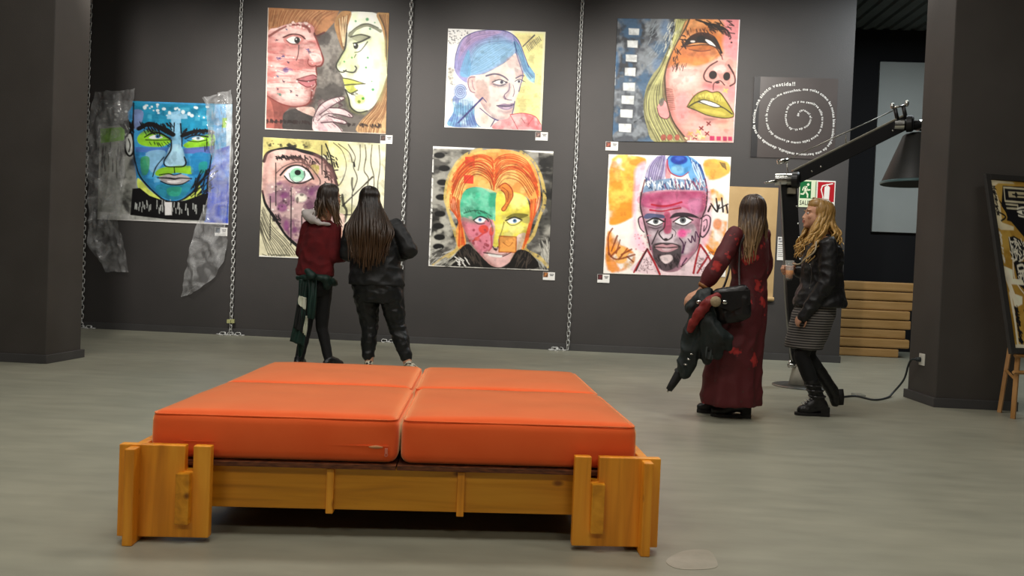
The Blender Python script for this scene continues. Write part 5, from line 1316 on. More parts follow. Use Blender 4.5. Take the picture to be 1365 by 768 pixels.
s.line('#d8cfae', 6, '151,147 294,149 287,171 155,171', 1, False); s.fill('#ece6d2', '270,190 340,178 425,189 363,208', 1); s.dot('#17161a', '347,192', 9); s.line('#ece6d2', 6, '282,171 379,159 598,161'); s.line('#ece6d2', 5, '285,212 360,219 451,211')
s.scribble('#17161a', 4, '20,40 49,225', 40, 18, 20, 60); s.line('#17161a', 8, '36,196 126,224 63,251 112,236'); s.line('#17161a', 7, '80,129 130,180 148,224')
s.fill('#17161a', '119,351 189,339 250,357 349,393 347,468 158,505 119,455', 1, False); s.scribble('#ece6d2', 5, '130,351 338,498', 46, 22, 40, 80); s.line('#ece6d2', 6, '130,351 141,455 127,604 266,722', 1)
s.fill('#17161a', '138,499 949,447 969,670 278,685 161,634', 1, False); s.line('#ece6d2', 7, '180,521 244,513 257,543 188,551 180,521'); s.line('#ece6d2', 7, '338,498 250,566 290,647'); s.scribble('#ece6d2', 5, '166,551 889,641', 60, 26, 40, 80)
s.fill('#efe6cc', '8,523 112,544 107,597 216,603 228,633 74,631 100,687 184,701 170,746 74,769 66,725 15,605', 1, False)
s.scribble('#17161a', 6, '72,762 100,965', 50, 26, 60, 60); s.line('#efe6cc', 14, '44,687 54,830 46,996'); s.fill('#17161a', '204,708 966,678 990,745 210,761', 1, False); s.fill('#c8ac74', '180,783 1074,759 996,940 147,957', 1, False); s.line('#17161a', 9, '180,783 1052,759')
s.scribble('#ece6d2', 6, '29,322 27,500', 24, 16, 60, 40, 0.8); s.line('#efe6cc', 20, '29,993 559,993 980,993')
s.scribble('#ece6d2', 6, '645,154 884,374', 60, 40, 40, 80)
cor = [BL+WD*e_+LU*(FHT-e_), BL+WD*(FWD_-e_)+LU*(FHT-e_), BL+WD*(FWD_-e_)+LU*e_, BL+WD*e_+LU*e_]
n = s.N
me = sheet_mesh(s, ((0, 1), (1, 1), (1, 0), (0, 0)), 0.0, 0, 0)
C0, CU, CV = cor[3], cor[2]-cor[3], cor[0]-cor[3]
co_ = np.empty(len(me.vertices)*3, np.float32); me.vertices.foreach_get('co', co_); co_ = co_.reshape(-1, 3)
NP = np.array(C0)[None]+co_[:, :1]*np.array(CU)[None]+co_[:, 2:]*np.array(CV)[None]-np.array(NR)[None]*(0.012*sgn)*np.ones((len(co_), 1))-np.array(NR)[None]*sgn*co_[:, 1:2]
me.vertices.foreach_set('co', NP.astype(np.float32).ravel()); me.update()
link('canvas', me, fp, world=True)
slab(0.01, FWD_-0.01, 0.01, FHT-0.01, 0.022*sgn, 0.028*sgn, 'backing', M_board, fp)

# ------------------------------------------------------------------ worn pale patch and bits on the floor
pp = smooth_curve([(*(0.428, 2.661, -0.000)[:2], 0), (*(0.486, 2.749, 0.000)[:2], 0), (*(0.546, 2.788, -0.000)[:2], 0), (*(0.600, 2.783, 0.000)[:2], 0), (*(0.605, 2.675, -0.000)[:2], 0), (*(0.582, 2.618, 0.000)[:2], 0), (*(0.498, 2.591, 0.000)[:2], 0), (*(0.445, 2.602, 0.000)[:2], 0)], True, 4)
pm = MB().prism([(p.x, p.y) for p in pp], 2, 0.0002, 0.0012)
tag(pm.build('floor_patch', mat('pale_floor_patch', '#a8a494', 0.35, col2='#9c9888', scale=14)), 'pale worn patch stuck on the concrete near the bench corner', 'floor patch')


# ------------------------------------------------------------------ people
M_skin = mat('skin', '#d2a184', 0.55, col2='#c79275', scale=14, spec=0.35)
M_eye = mat('eye_white', '#e8e4de', 0.25); M_iris = mat('iris', '#3a4a44', 0.2); M_lip = mat('lips', '#b05f58', 0.45); M_brow = mat('eyebrow', '#6a4c34', 0.8)

def frame(theta, pitch=0.0, roll=0.0):
    f_ = Vector((cos(theta)*cos(pitch), sin(theta)*cos(pitch), sin(pitch)))
    r_ = Vector((sin(theta), -cos(theta), 0))
    u_ = r_.cross(f_)
    q = Matrix.Rotation(roll, 3, f_)
    return f_, q @ r_, q @ u_

def ell_frame(mb, c, rad, fr, nu=16, nv=12):
    """ellipsoid with radii (side, fore, up) in a frame"""
    f_, r_, u_ = fr
    t = MB().ell((0, 0, 0), (1, 1, 1), nu=nu, nv=nv)
    mb.add([Vector(c)+r_*(v[0]*rad[0])+f_*(v[1]*rad[1])+u_*(v[2]*rad[2]) for v in t.v], t.f)

def head_shapes(mb, c, fr, k=1.0):
    f_, r_, u_ = fr; c = Vector(c)
    P = lambda s_, f, u: c+r_*(s_*k)+f_*(f*k)+u_*(u*k)
    ell_frame(mb, P(0, -0.012, 0.032), (0.073*k, 0.093*k, 0.083*k), fr)
    ell_frame(mb, P(0, 0.022, -0.030), (0.060*k, 0.068*k, 0.082*k), fr)
    ell_frame(mb, P(0, 0.050, -0.078), (0.034*k, 0.036*k, 0.030*k), fr)
    ell_frame(mb, P(0, 0.072, -0.092), (0.019*k, 0.017*k, 0.016*k), fr)
    for s_ in (-1, 1):
        ell_frame(mb, P(s_*0.036, 0.060, -0.022), (0.022*k, 0.020*k, 0.022*k), fr)      # cheek
        ell_frame(mb, P(s_*0.030, 0.074, 0.024), (0.024*k, 0.012*k, 0.009*k), fr)       # brow ridge
        ell_frame(mb, P(s_*0.074, -0.008, -0.010), (0.010*k, 0.019*k, 0.031*k), fr)     # ear
        ell_frame(mb, P(s_*0.010, 0.091, -0.036), (0.009*k, 0.010*k, 0.007*k), fr)      # nostril wing
    mb.chain([(P(0, 0.079, 0.012), 0.0070*k), (P(0, 0.091, -0.014), 0.0080*k), (P(0, 0.099, -0.031), 0.0095*k)])
    ell_frame(mb, P(0, 0.088, -0.056), (0.022*k, 0.010*k, 0.0065*k), fr)
    ell_frame(mb, P(0, 0.086, -0.068), (0.019*k, 0.010*k, 0.007*k), fr)

def face_parts(par, c, fr, k=1.0, brow=None):
    f_, r_, u_ = fr; c = Vector(c)
    P = lambda s_, f, u: c+r_*(s_*k)+f_*(f*k)+u_*(u*k)
    for s_ in (-1, 1):
        m = MB(); ell_frame(m, P(s_*0.031, 0.0755, 0.003), (0.0125*k, 0.008*k, 0.0065*k), fr)
        e = m.build('eye', M_eye, par, smooth=True, world=True)
        m = MB(); ell_frame(m, P(s_*0.031, 0.0822, 0.003), (0.0055*k, 0.003*k, 0.0055*k), fr, 10, 8); m.build('iris', M_iris, e, smooth=True, world=True)
        m = MB(); m.tube([P(s_*0.014, 0.0865, 0.021), P(s_*0.030, 0.0880, 0.029), P(s_*0.047, 0.0770, 0.024)], [0.0022*k, 0.0035*k, 0.0015*k], 6)
        m.build('eyebrow', brow or M_brow, par, smooth=True, world=True)
    m = MB(); ell_frame(m, P(0, 0.0905, -0.0565), (0.021*k, 0.0095*k, 0.0052*k), fr); ell_frame(m, P(0, 0.0885, -0.0675), (0.017*k, 0.0100*k, 0.0058*k), fr)
    m.build('lips', M_lip, par, smooth=True, world=True)

def hand_shapes(mb, w, d, n, thumb, curl=0.5, k=1.0, grip=False):
    """w wrist, d pointing to the fingers, n palm side, thumb: thumb side"""
    w = Vector(w); d = Vector(d).normalized(); n = Vector(n); n = (n-d*n.dot(d)).normalized(); t = Vector(thumb); t = (t-d*t.dot(d)-n*t.dot(n)).normalized()
    ln = (0.060, 0.072, 0.078, 0.070); rr = (0.0078, 0.0088, 0.0092, 0.0092)
    for i in range(4):
        o = (-0.030+0.020*i)*k
        base = w+d*(0.080+0.006*(1.5-abs(i-1.8)))*k+t*o
        mb.chain([(w+d*0.012*k+t*o*0.6, 0.014*k), (base, 0.0115*k)], 8)
        a = 0.0; p = base; q = []
        q.append((p, rr[i]*k))
        for seg, fr_ in ((0.45, 0.75), (0.32, 1.0), (0.23, 0.8)):
            a += curl*fr_
            p = p+(d*cos(a)+n*sin(a))*ln[i]*seg*k*1.02
            q.append((p, rr[i]*k*(0.95 if seg > 0.3 else 0.85)))
        mb.chain(q, 8)
    b0 = w+d*0.022*k+t*0.024*k+n*0.006*k
    b1 = b0+(d*0.55+t*0.65+n*0.45).normalized()*0.042*k
    b2 = b1+(d*0.75+t*0.15+n*0.65).normalized()*0.032*k
    b3 = b2+(d*0.7-t*0.15+n*0.7).normalized()*0.024*k
    if grip:                                     # thumb round the near side of the thing held
        b1 = b0+(t*0.45+n*0.88).normalized()*0.042*k
        b2 = b1+(d*0.25+t*0.25+n*0.93).normalized()*0.032*k
        b3 = b2+(d*0.82+n*0.57).normalized()*0.024*k
    mb.chain([(b0, 0.015*k), (b1, 0.0115*k), (b2, 0.010*k), (b3, 0.008*k)], 8)

def body_mesh(J, theta, hfr, torso, k=1.0, hands=(), feet=False, legr=(0.082, 0.056, 0.036)):
    mb = MB()
    head_shapes(mb, J['head'], hfr, k)
    f_, r_, u_ = hfr
    mb.chain([(J['neck'], 0.058), (Vector(J['head'])-u_*0.075*k-f_*0.012*k, 0.050)])
    ang = theta-pi/2
    mb.loft([(c, a, b, ang) for c, a, b in torso], 24)
    top = torso[-1]
    for s_ in ('L', 'R'):
        mb.chain([(Vector(J['neck'])-Vector((0, 0, 0.035)), 0.05), (J['sh'+s_], 0.047)])
        mb.chain([(J['sh'+s_], 0.048), (J['el'+s_], 0.037), (J['wr'+s_], 0.025)])
        mb.chain([(J['hip'+s_], legr[0]), (J['kn'+s_], legr[1]), (J['an'+s_], legr[2])])
        if feet:
            an = Vector(J['an'+s_]); toe = Vector(J['toe'+s_]); dd = (toe-an); dd.z = 0; dd.normalize()
            heel = an-dd*0.035; heel.z = min(an.z, toe.z+0.012) if an.z < 0.15 else an.z-0.03
            mb.chain([(an, 0.034), (heel, 0.030)]); mb.chain([(an-Vector((0, 0, 0.01)), 0.032), (toe, 0.022)]); mb.chain([(heel, 0.028), (toe, 0.024)])
    for h in hands: hand_shapes(mb, *h)
    me = remesh(mb, 0.0065, 3)
    me.materials.append(M_skin)
    return me

def garment(name, fn, m, par, voxel=0.009, fold=0.004, fs=9.0, zs=0.6, smooth=5, seed=0.0):
    mb = MB(); fn(mb)
    def fld(c):
        q = Vector((c.x*fs+seed, c.y*fs, c.z*fs*zs+seed))
        r1 = 1-abs(noise.noise(q)); r2_ = noise.noise(q*2.3)
        return fold*(r1*r1*1.6-0.9+0.5*r2_)
    me = remesh(mb, voxel, smooth, fld if fold else None)
    me.materials.append(m)
    return link(name, me, par, smooth=True, world=True)

def hair_material(name, root, tip, zr, zt):
    """strand streaks, root to tip change of dyed hair along its fall"""
    m = bpy.data.materials.new(name); m.use_nodes = True
    nt = m.node_tree; N = nt.nodes.new; L = nt.links.new
    b = nt.nodes['Principled BSDF']
    tc = N('ShaderNodeTexCoord'); sp_ = N('ShaderNodeSeparateXYZ'); L(tc.outputs['Object'], sp_.inputs[0])
    nz = N('ShaderNodeTexNoise'); mp = N('ShaderNodeMapping'); mp.inputs['Scale'].default_value = (60, 60, 4)
    L(tc.outputs['Object'], mp.inputs[0]); L(mp.outputs[0], nz.inputs['Vector']); nz.inputs['Scale'].default_value = 1.0
    mr = N('ShaderNodeMapRange'); mr.inputs['From Min'].default_value = zr; mr.inputs['From Max'].default_value = zt
    L(sp_.outputs['Z'], mr.inputs[0])
    ad = N('ShaderNodeMath'); ad.operation = 'MULTIPLY_ADD'; ad.inputs[1].default_value = 0.9; L(nz.outputs['Fac'], ad.inputs[0])
    sb = N('ShaderNodeMath'); sb.operation = 'SUBTRACT'; L(mr.outputs[0], sb.inputs[0]); sb.inputs[1].default_value = 0.45; L(sb.outputs[0], ad.inputs[2])
    rp = N('ShaderNodeValToRGB'); rp.color_ramp.elements[0].color = (*srgb(root), 1); rp.color_ramp.elements[1].color = (*srgb(tip), 1)
    L(ad.outputs[0], rp.inputs[0]); L(rp.outputs[0], b.inputs['Base Color'])
    b.inputs['Roughness'].default_value = 0.42; b.inputs['Specular IOR Level'].default_value = 0.5
    bp = N('ShaderNodeBump'); bp.inputs['Strength'].default_value = 0.5; bp.inputs['Distance'].default_value = 0.004
    L(nz.outputs['Fac'], bp.inputs['Height']); L(bp.outputs[0], b.inputs['Normal'])
    return m

def hair(par, c, hfr, m, ends, phis, n, k=1.0, r0=0.017, wave=0.0, seed=1, part=0.0, fwd=0.0, waist=None):
    """ends(phi, rnd) -> end point; locks run from the parting over the scalp and down"""
    f_, r_, u_ = hfr; c = Vector(c)+u_*0.030*k-f_*0.014*k
    rr = random.Random(seed); mb = MB()
    ell_frame(mb, c-f_*0.012+u_*0.004, (0.081*k, 0.094*k, 0.090*k), hfr, 20, 14)
    ell_frame(mb, c+u_*0.044*k+f_*0.014*k, (0.070*k, 0.076*k, 0.060*k), hfr, 20, 14)
    for i in range(n):
        ph = radians(phis[0]+(phis[1]-phis[0])*(i+rr.uniform(0.2, 0.8))/n)
        D = -f_*cos(ph)+r_*sin(ph)
        rad = sqrt((0.107*cos(ph))**2+(0.086*sin(ph))**2)*k
        top = 0.100*k
        s0 = c+u_*top*0.985+r_*part-f_*rr.uniform(-0.03-fwd, 0.05)*k
        p1 = c+D*rad*0.62+u_*top*0.80
        p2 = c+D*rad*0.98+u_*top*0.28
        p3 = c+D*rad*(1.04+rr.uniform(-0.03, 0.05))-u_*0.05*k
        e = Vector(ends(ph, rr))
        if waist is not None: mid = Vector(waist(ph, rr))
        else: mid = p3.lerp(e, 0.45)+D*0.015*k
        low = mid.lerp(e, 0.55)
        pts = smooth_curve([s0, p1, p2, p3, mid, low, e], False, 5)
        if wave:
            a0 = rr.uniform(0, 6.28)
            for j, p in enumerate(pts):
                t = max(0, j/(len(pts)-1)-0.25)
                p += (r_*sin(a0+j*0.75)+f_*cos(a0+j*0.75))*wave*t
        q = len(pts)
        rs = [r0*k*(0.55+0.6*sin(pi*min(1, (j/(q-1))*1.15+0.05)))*(1.0 if j < q*0.75 else 1-0.65*(j/(q-1)-0.75)/0.25) for j in range(q)]
        mb.tube(pts, rs, 7, flat=0.62)
    return mb.build('hair', m, par, smooth=True, world=True)

def shoe(name, an, toe, m, par, sole_m=None, w=0.040, shaft=0.0, heel=0.0, knee=None, rs=0.05):
    """shoe or boot around ankle point an, toe point toe (both a little above the ground)"""
    an = Vector(an); toe = Vector(toe); d = toe-an; d.z = 0; d.normalize(); z0 = toe.z
    hl = an-d*0.040; hl.z = z0+heel+0.012
    ball = an.lerp(toe, 0.62); ball.z = z0+0.006
    def fn(mb):
        mb.chain([(hl, w*0.82), (ball, w*0.95), (toe-d*0.012, w*0.74)])
        mb.chain([(an+Vector((0, 0, -0.005)), w*1.05), (hl, w*0.86)]); mb.chain([(an, w*1.05), (ball+Vector((0, 0, 0.012)), w*0.85)])
        if shaft:
            k_ = Vector(knee); t = (k_-an).normalized()
            mb.chain([(an, w*1.08), (an+t*shaft*0.5, rs), (an+t*shaft, rs*1.08)])
    o = garment(name, fn, m, par, 0.007, 0.0022, 22, 1.0, 3)
    if sole_m:
        r_ = Vector((-d.y, d.x, 0)); mb = MB(); zz = z0-w*0.70
        outline = [(-0.078, -0.030), (-0.085, 0), (-0.078, 0.030), (0.0, 0.030), (0.55, 0.040), (0.85, 0.036), (1.0, 0.016), (1.0, -0.016), (0.85, -0.036), (0.55, -0.040), (0.0, -0.030)]
        L_ = (toe-an).length+0.012
        pts = [(an+d*(a*(L_ if a > 0 else 1.0))+r_*b_) for a, b_ in outline]
        mb.prism([(p.x, p.y) for p in pts], 2, max(0.0, zz-0.012), zz+0.014)
        if heel:
            hp = [an-d*0.078+r_*0.028, an-d*0.078-r_*0.028, an-d*0.012-r_*0.030, an-d*0.012+r_*0.030]
            mb.prism([(p.x, p.y) for p in hp], 2, 0.0, hl.z)
        mb.build('sole', sole_m, o, bevel=0.004, world=True)
    return o

M_blk_leather = mat('black_leather', '#1b1b1c', 0.38, col2='#141415', scale=30, bump=0.2, bscale=60)
M_sole = mat('black_rubber', '#151414', 0.6)
M_legging = mat('black_leggings', '#131416', 0.75, scale=30)

# ---- visitor in the red sweater
J = dict(head=(-2.097, 7.120, 1.595), neck=(-2.146, 7.100, 1.361), shL=(-2.305, 7.140, 1.302), shR=(-2.039, 7.080, 1.294), elL=(-2.361, 7.160, 1.075), elR=(-2.038, 7.060, 1.043), wrL=(-2.300, 7.320, 0.967), wrR=(-1.987, 7.260, 1.043),
         hipL=(-2.271, 7.100, 0.699), hipR=(-2.129, 7.100, 0.705), knL=(-2.293, 7.140, 0.359), knR=(-2.144, 7.140, 0.380), anL=(-2.326, 7.060, 0.041), anR=(-2.054, 7.120, 0.033), toeL=(-2.33, 7.22, 0.035), toeR=(-1.98, 7.26, 0.035))
th = radians(72); hf = frame(radians(38), radians(-2))
w1 = thing('person', 'visitor in a dark red sweater with a green jacket tied round the waist', 'person', (-2.15, 7.1, 0))
tor = [((-2.200, 7.100, 0.716), 0.150, 0.110), ((-2.197, 7.100, 0.828), 0.150, 0.110), ((-2.188, 7.100, 0.968), 0.135, 0.100), ((-2.180, 7.100, 1.122), 0.140, 0.105), ((-2.170, 7.100, 1.248), 0.140, 0.100), ((-2.158, 7.100, 1.319), 0.100, 0.075)]
link('body', body_mesh(J, th, hf, tor, 0.96, hands=[(J['wrL'], (0.4, 0.9, 0.1), (0.7, -0.4, 0), (0, 0, 1), 0.5), (J['wrR'], (0.1, 1, 0.2), (-1, 0, 0), (0, 0, 1), 0.5)], legr=(0.068, 0.048, 0.034)), w1, smooth=True, world=True)
face_parts(w1, J['head'], hf, 0.96)
def fn(mb):
    rings = [((-2.213, 7.100, 0.856), 0.190, 0.140), ((-2.215, 7.100, 0.911), 0.190, 0.140), ((-2.211, 7.100, 1.016), 0.172, 0.13), ((-2.188, 7.100, 1.157), 0.168, 0.128), ((-2.171, 7.100, 1.276), 0.158, 0.115), ((-2.159, 7.100, 1.340), 0.115, 0.09), ((-2.153, 7.100, 1.375), 0.075, 0.07)]
    mb.loft([(c, a, b, th-pi/2) for c, a, b in rings], 28)
    for s_ in 'LR': mb.chain([(J['sh'+s_], 0.066), (J['el'+s_], 0.062), (Vector(J['wr'+s_])-(Vector(J['wr'+s_])-Vector(J['el'+s_]))*0.08, 0.045)])
M_sweater = mat('dark_red_knit', '#640e13', 0.9, col2='#520a10', scale=14, bump=0.3, bscale=160, sheen=0.0)
garment('sweater', fn, M_sweater, w1, 0.009, 0.007, 9, 0.9, seed=2)
def fn(mb):
    mb.loft([(c, a, b, th-pi/2) for c, a, b in (((-2.199, 7.100, 0.674), 0.125, 0.105), ((-2.201, 7.100, 0.737), 0.162, 0.122), ((-2.199, 7.100, 0.870), 0.160, 0.118))], 24)
    for s_ in 'LR': mb.chain([(J['hip'+s_], 0.082), (J['kn'+s_], 0.057), (Vector(J['an'+s_])+Vector((0, 0, 0.01)), 0.041)])
garment('leggings', fn, M_legging, w1, 0.009, 0.003, 14, 0.7)
for s_ in 'LR':
    a = Vector(J['an'+s_]); a.z = 0.080
    shoe('shoe', a, J['toe'+s_], M_blk_leather, w1, M_sole)
M_hood = mat('pale_grey_hood', '#c4bdba', 0.9, col2='#b3aba8', scale=10)
def fn(mb):
    mb.chain([((-2.298, 7.060, 1.415), 0.045), ((-2.231, 7.010, 1.379), 0.042), ((-2.145, 6.985, 1.340), 0.020), ((-2.062, 7.010, 1.338), 0.014)])
    mb.chain([((-2.326, 7.100, 1.438), 0.035), ((-2.229, 7.040, 1.430), 0.040)])
garment('hood', fn, M_hood, w1, 0.008, 0.006, 12, 1)
M_h1 = hair_material('brown_hair_fair_ends', '#241811', '#6a5036', 1.58, 1.36)
def ends1(ph, r):
    if ph > 0.7: return Vector((-1.994, 7.020, 1.306))+Vector((r.uniform(-0.035, 0.02), r.uniform(-0.03, 0.12), r.uniform(-0.05, 0.12)))
    return Vector((-2.142, 6.990, 1.409))+Vector((0.03*ph+r.uniform(-0.05, 0.05), r.uniform(-0.02, 0.05), r.uniform(-0.05, 0.09)))
hair(w1, J['head'], hf, M_h1, ends1, (-112, 118), 64, 0.96, 0.016, seed=3)
gl = MB(); f_, r_, u_ = hf; hc = Vector(J['head'])
for s_ in (-1, 1):
    o = hc+r_*s_*0.031*0.96+f_*0.094
    ring = [o+r_*0.021*cos(a)+u_*0.018*sin(a) for a in [2*pi*q/14 for q in range(15)]]
    gl.tube(ring, 0.0016, 5); gl.tube([o+r_*s_*0.02, hc+r_*s_*0.076-f_*0.01+u_*0.01], 0.0016, 5)
gl.build('glasses', mat('dark_frames', '#1c1a1a', 0.3), w1, smooth=True, world=True)
# jacket knotted round the waist: broad tails hanging at the side
M_jgreen = mat('dark_green_jacket', '#12332b', 0.6, col2='#0c241e', scale=6); M_jwhite = mat('jacket_white', '#c9ccb8', 0.7); M_jblack = mat('jacket_black', '#0f1212', 0.6)
jk = thing('tied_jacket', 'green, white and black jacket knotted round the waist of the red sweater visitor', 'jacket', Vector((-2.283, 6.980, 0.736)))
def strip(name, rows, m, par, th_=0.022, seed=0):
    """hanging cloth from a list of (left, right) edge points"""
    n = 9; vs = []; fs = []
    Ls = smooth_curve([a for a, b in rows], False, 6); Rs = smooth_curve([b for a, b in rows], False, 6); k_ = len(Ls)
    for side in (0, 1):
        for i in range(k_):
            for j in range(n):
                p = Ls[i].lerp(Rs[i], j/(n-1))
                w_ = 0.012*sin(j*1.5+i*0.2+seed)+0.01*noise.noise(Vector((j*0.5, i*0.2, seed)))
                vs.append(p+Vector((0, w_+(th_ if side else 0), 0)))
    o = k_*n
    for i in range(k_-1):
        for j in range(n-1):
            a = i*n+j
            fs.append((a, a+n, a+n+1, a+1)); fs.append((o+a, o+a+1, o+a+n+1, o+a+n))
    for i in range(k_-1):
        fs.append((i*n, o+i*n, o+(i+1)*n, (i+1)*n)); a = i*n+n-1; fs.append((a, a+n, o+a+n, o+a))
    for j in range(n-1):
        fs.append((j, j+1, o+j+1, o+j)); a = (k_-1)*n+j; fs.append((a, o+a, o+a+1, a+1))
    return MB().add(vs, fs).build(name, m, par, smooth=True, world=True)
YJ = 6.95
strip('tail', [((-2.318, 6.950, 0.824), (-2.220, 6.950, 0.828)), ((-2.313, 6.930, 0.674), (-2.229, 6.930, 0.664)), ((-2.319, 6.920, 0.565), (-2.235, 6.920, 0.527)), ((-2.335, 6.920, 0.414), (-2.222, 6.920, 0.378)), ((-2.371, 6.930, 0.254), (-2.240, 6.930, 0.212))], M_jgreen, jk, seed=1)
strip('white_panel', [((-2.301, 6.915, 0.675), (-2.231, 6.915, 0.658)), ((-2.303, 6.910, 0.607), (-2.229, 6.910, 0.569)), ((-2.268, 6.910, 0.574), (-2.232, 6.910, 0.542))], M_jwhite, jk, 0.008, 2)
strip('white_stripe', [((-2.225, 6.905, 0.495), (-2.208, 6.905, 0.495)), ((-2.239, 6.905, 0.392), (-2.207, 6.905, 0.366)), ((-2.244, 6.905, 0.337), (-2.215, 6.905, 0.304))], M_jwhite, jk, 0.008, 3)
strip('black_panel', [((-2.311, 6.912, 0.600), (-2.246, 6.912, 0.541)), ((-2.318, 6.905, 0.470), (-2.244, 6.905, 0.446)), ((-2.335, 6.905, 0.380), (-2.247, 6.905, 0.337))], M_jblack, jk, 0.008, 4)
strip('tail', [((-2.229, 6.930, 0.869), (-2.146, 6.930, 0.859)), ((-2.207, 6.900, 0.707), (-2.131, 6.900, 0.696)), ((-2.212, 6.890, 0.557), (-2.136, 6.890, 0.547)), ((-2.212, 6.900, 0.475), (-2.150, 6.900, 0.464))], M_jgreen, jk, seed=5)
strip('tail', [((-2.305, 6.990, 0.106), (-2.284, 6.990, 0.107)), ((-2.317, 6.970, 0.218), (-2.253, 6.970, 0.207)), ((-2.303, 6.960, 0.323), (-2.254, 6.960, 0.318))], M_jgreen, jk, 0.01, 7)
def fn(mb):
    mb.chain([((-2.348, 7.020, 0.829), 0.022), ((-2.249, 6.950, 0.841), 0.030), ((-2.159, 6.930, 0.851), 0.034), ((-2.068, 6.950, 0.841), 0.036), ((-2.025, 7.020, 0.808), 0.038), ((-2.019, 7.100, 0.794), 0.030)])
    mb.chain([((-2.065, 6.940, 0.835), 0.04), ((-2.058, 6.970, 0.773), 0.04)]); mb.chain([((-2.224, 6.910, 0.897), 0.030), ((-2.172, 6.880, 0.858), 0.040)])
garment('knot', fn, M_jgreen, jk, 0.009, 0.005, 12, 1)

# ---- visitor in the black jacket with very long hair
J = dict(head=(-1.728, 7.120, 1.580), neck=(-1.688, 7.100, 1.378), shL=(-1.874, 7.120, 1.310), shR=(-1.479, 7.120, 1.332), elL=(-1.917, 7.100, 1.091), elR=(-1.338, 7.080, 1.134), wrL=(-1.855, 7.340, 1.035), wrR=(-1.518, 7.360, 1.049),
         hipL=(-1.726, 7.100, 0.708), hipR=(-1.494, 7.100, 0.718), knL=(-1.687, 7.130, 0.415), knR=(-1.433, 7.130, 0.426), anL=(-1.669, 7.080, 0.070), anR=(-1.304, 7.080, 0.074), toeL=(-1.70, 7.26, 0.035), toeR=(-1.147, 6.791, 0.035))
th = radians(90); hf = frame(radians(95), radians(-2))
w2 = thing('person', 'visitor in a black jacket with waist-length brown hair and cropped black trousers', 'person', (-1.5, 7.1, 0))
tor = [((-1.613, 7.100, 0.713), 0.200, 0.145), ((-1.617, 7.100, 0.810), 0.205, 0.145), ((-1.637, 7.100, 0.970), 0.160, 0.125), ((-1.658, 7.100, 1.143), 0.170, 0.125), ((-1.670, 7.100, 1.282), 0.170, 0.11), ((-1.680, 7.100, 1.351), 0.11, 0.08)]
link('body', body_mesh(J, th, hf, tor, 0.97, hands=[(J['wrL'], (0.5, 0.8, 0.1), (0.6, -0.5, 0), (0, 0, 1), 0.5), (J['wrR'], (-0.5, 0.8, 0.2), (-0.6, -0.5, 0), (0, 0, 1), 0.5)], legr=(0.095, 0.062, 0.040)), w2, smooth=True, world=True)
face_parts(w2, J['head'], hf, 0.97)
def fn(mb):
    rings = [((-1.631, 7.100, 0.796), 0.262, 0.175), ((-1.633, 7.100, 0.866), 0.255, 0.175), ((-1.645, 7.100, 1.004), 0.232, 0.165), ((-1.659, 7.100, 1.178), 0.215, 0.155), ((-1.670, 7.100, 1.289), 0.205, 0.14), ((-1.680, 7.100, 1.351), 0.145, 0.11), ((-1.688, 7.100, 1.399), 0.085, 0.085)]
    mb.loft([(c, a, b, 0) for c, a, b in rings], 28)
    for s_ in 'LR': mb.chain([(J['sh'+s_], 0.085), (J['el'+s_], 0.080), (Vector(J['wr'+s_])-(Vector(J['wr'+s_])-Vector(J['el'+s_]))*0.08, 0.052)])
M_bjacket = mat('black_padded_jacket', '#1a1b1c', 0.55, col2='#141516', scale=20, bump=0.25, bscale=30)
garment('jacket', fn, M_bjacket, w2, 0.010, 0.012, 8, 1.1, seed=5)
def fn(mb):
    mb.loft([(c, a, b, 0) for c, a, b in (((-1.603, 7.100, 0.637), 0.20, 0.15), ((-1.613, 7.100, 0.713), 0.235, 0.165), ((-1.624, 7.100, 0.810), 0.242, 0.162), ((-1.634, 7.100, 0.879), 0.225, 0.15))], 24)
    hem = {'L': (-1.681, 7.090, 0.138), 'R': (-1.330, 7.090, 0.148)}
    for s_ in 'LR': mb.chain([(J['hip'+s_], 0.122), (Vector(J['hip'+s_]).lerp(Vector(J['kn'+s_]), 0.55), 0.102), (J['kn'+s_], 0.082), (Vector(J['kn'+s_]).lerp(Vector(hem[s_]), 0.5), 0.075), (hem[s_], 0.058)])
M_trs = mat('black_coated_trousers', '#161819', 0.42, col2='#101213', scale=20, bump=0.2, bscale=40)
garment('trousers', fn, M_trs, w2, 0.009, 0.008, 11, 1.3, seed=8)
M_leo = bpy.data.materials.new('spotted_shoe'); M_leo.use_nodes = True
nt = M_leo.node_tree; vo = nt.nodes.new('ShaderNodeTexVoronoi'); vo.inputs['Scale'].default_value = 38
tc = nt.nodes.new('ShaderNodeTexCoord'); nt.links.new(tc.outputs['Object'], vo.inputs['Vector'])
rp = nt.nodes.new('ShaderNodeValToRGB'); rp.color_ramp.elements[0].position = 0.38; rp.color_ramp.elements[1].position = 0.46
rp.color_ramp.elements[0].color = (0.02, 0.018, 0.015, 1); rp.color_ramp.elements[1].color = (*srgb('#d8d2bc'), 1)
nt.links.new(vo.outputs['Distance'], rp.inputs[0]); nt.links.new(rp.outputs[0], nt.nodes['Principled BSDF'].inputs['Base Color'])
for s_ in 'LR':
    a = Vector(J['an'+s_]); a.z = 0.075
    shoe('shoe', a, J['toe'+s_], M_leo, w2, M_sole)
M_h2 = hair_material('long_brown_hair', '#1a120c', '#4e361f', 1.60, 0.95)
def ends2(ph, r):
    x = ph/1.9
    return Vector((-1.672, 6.870, 0.960))+Vector((0.155*x+r.uniform(-0.03, 0.03), r.uniform(-0.02, 0.03)+0.02*abs(x), r.uniform(-0.06, 0.07)+0.10*abs(x)))
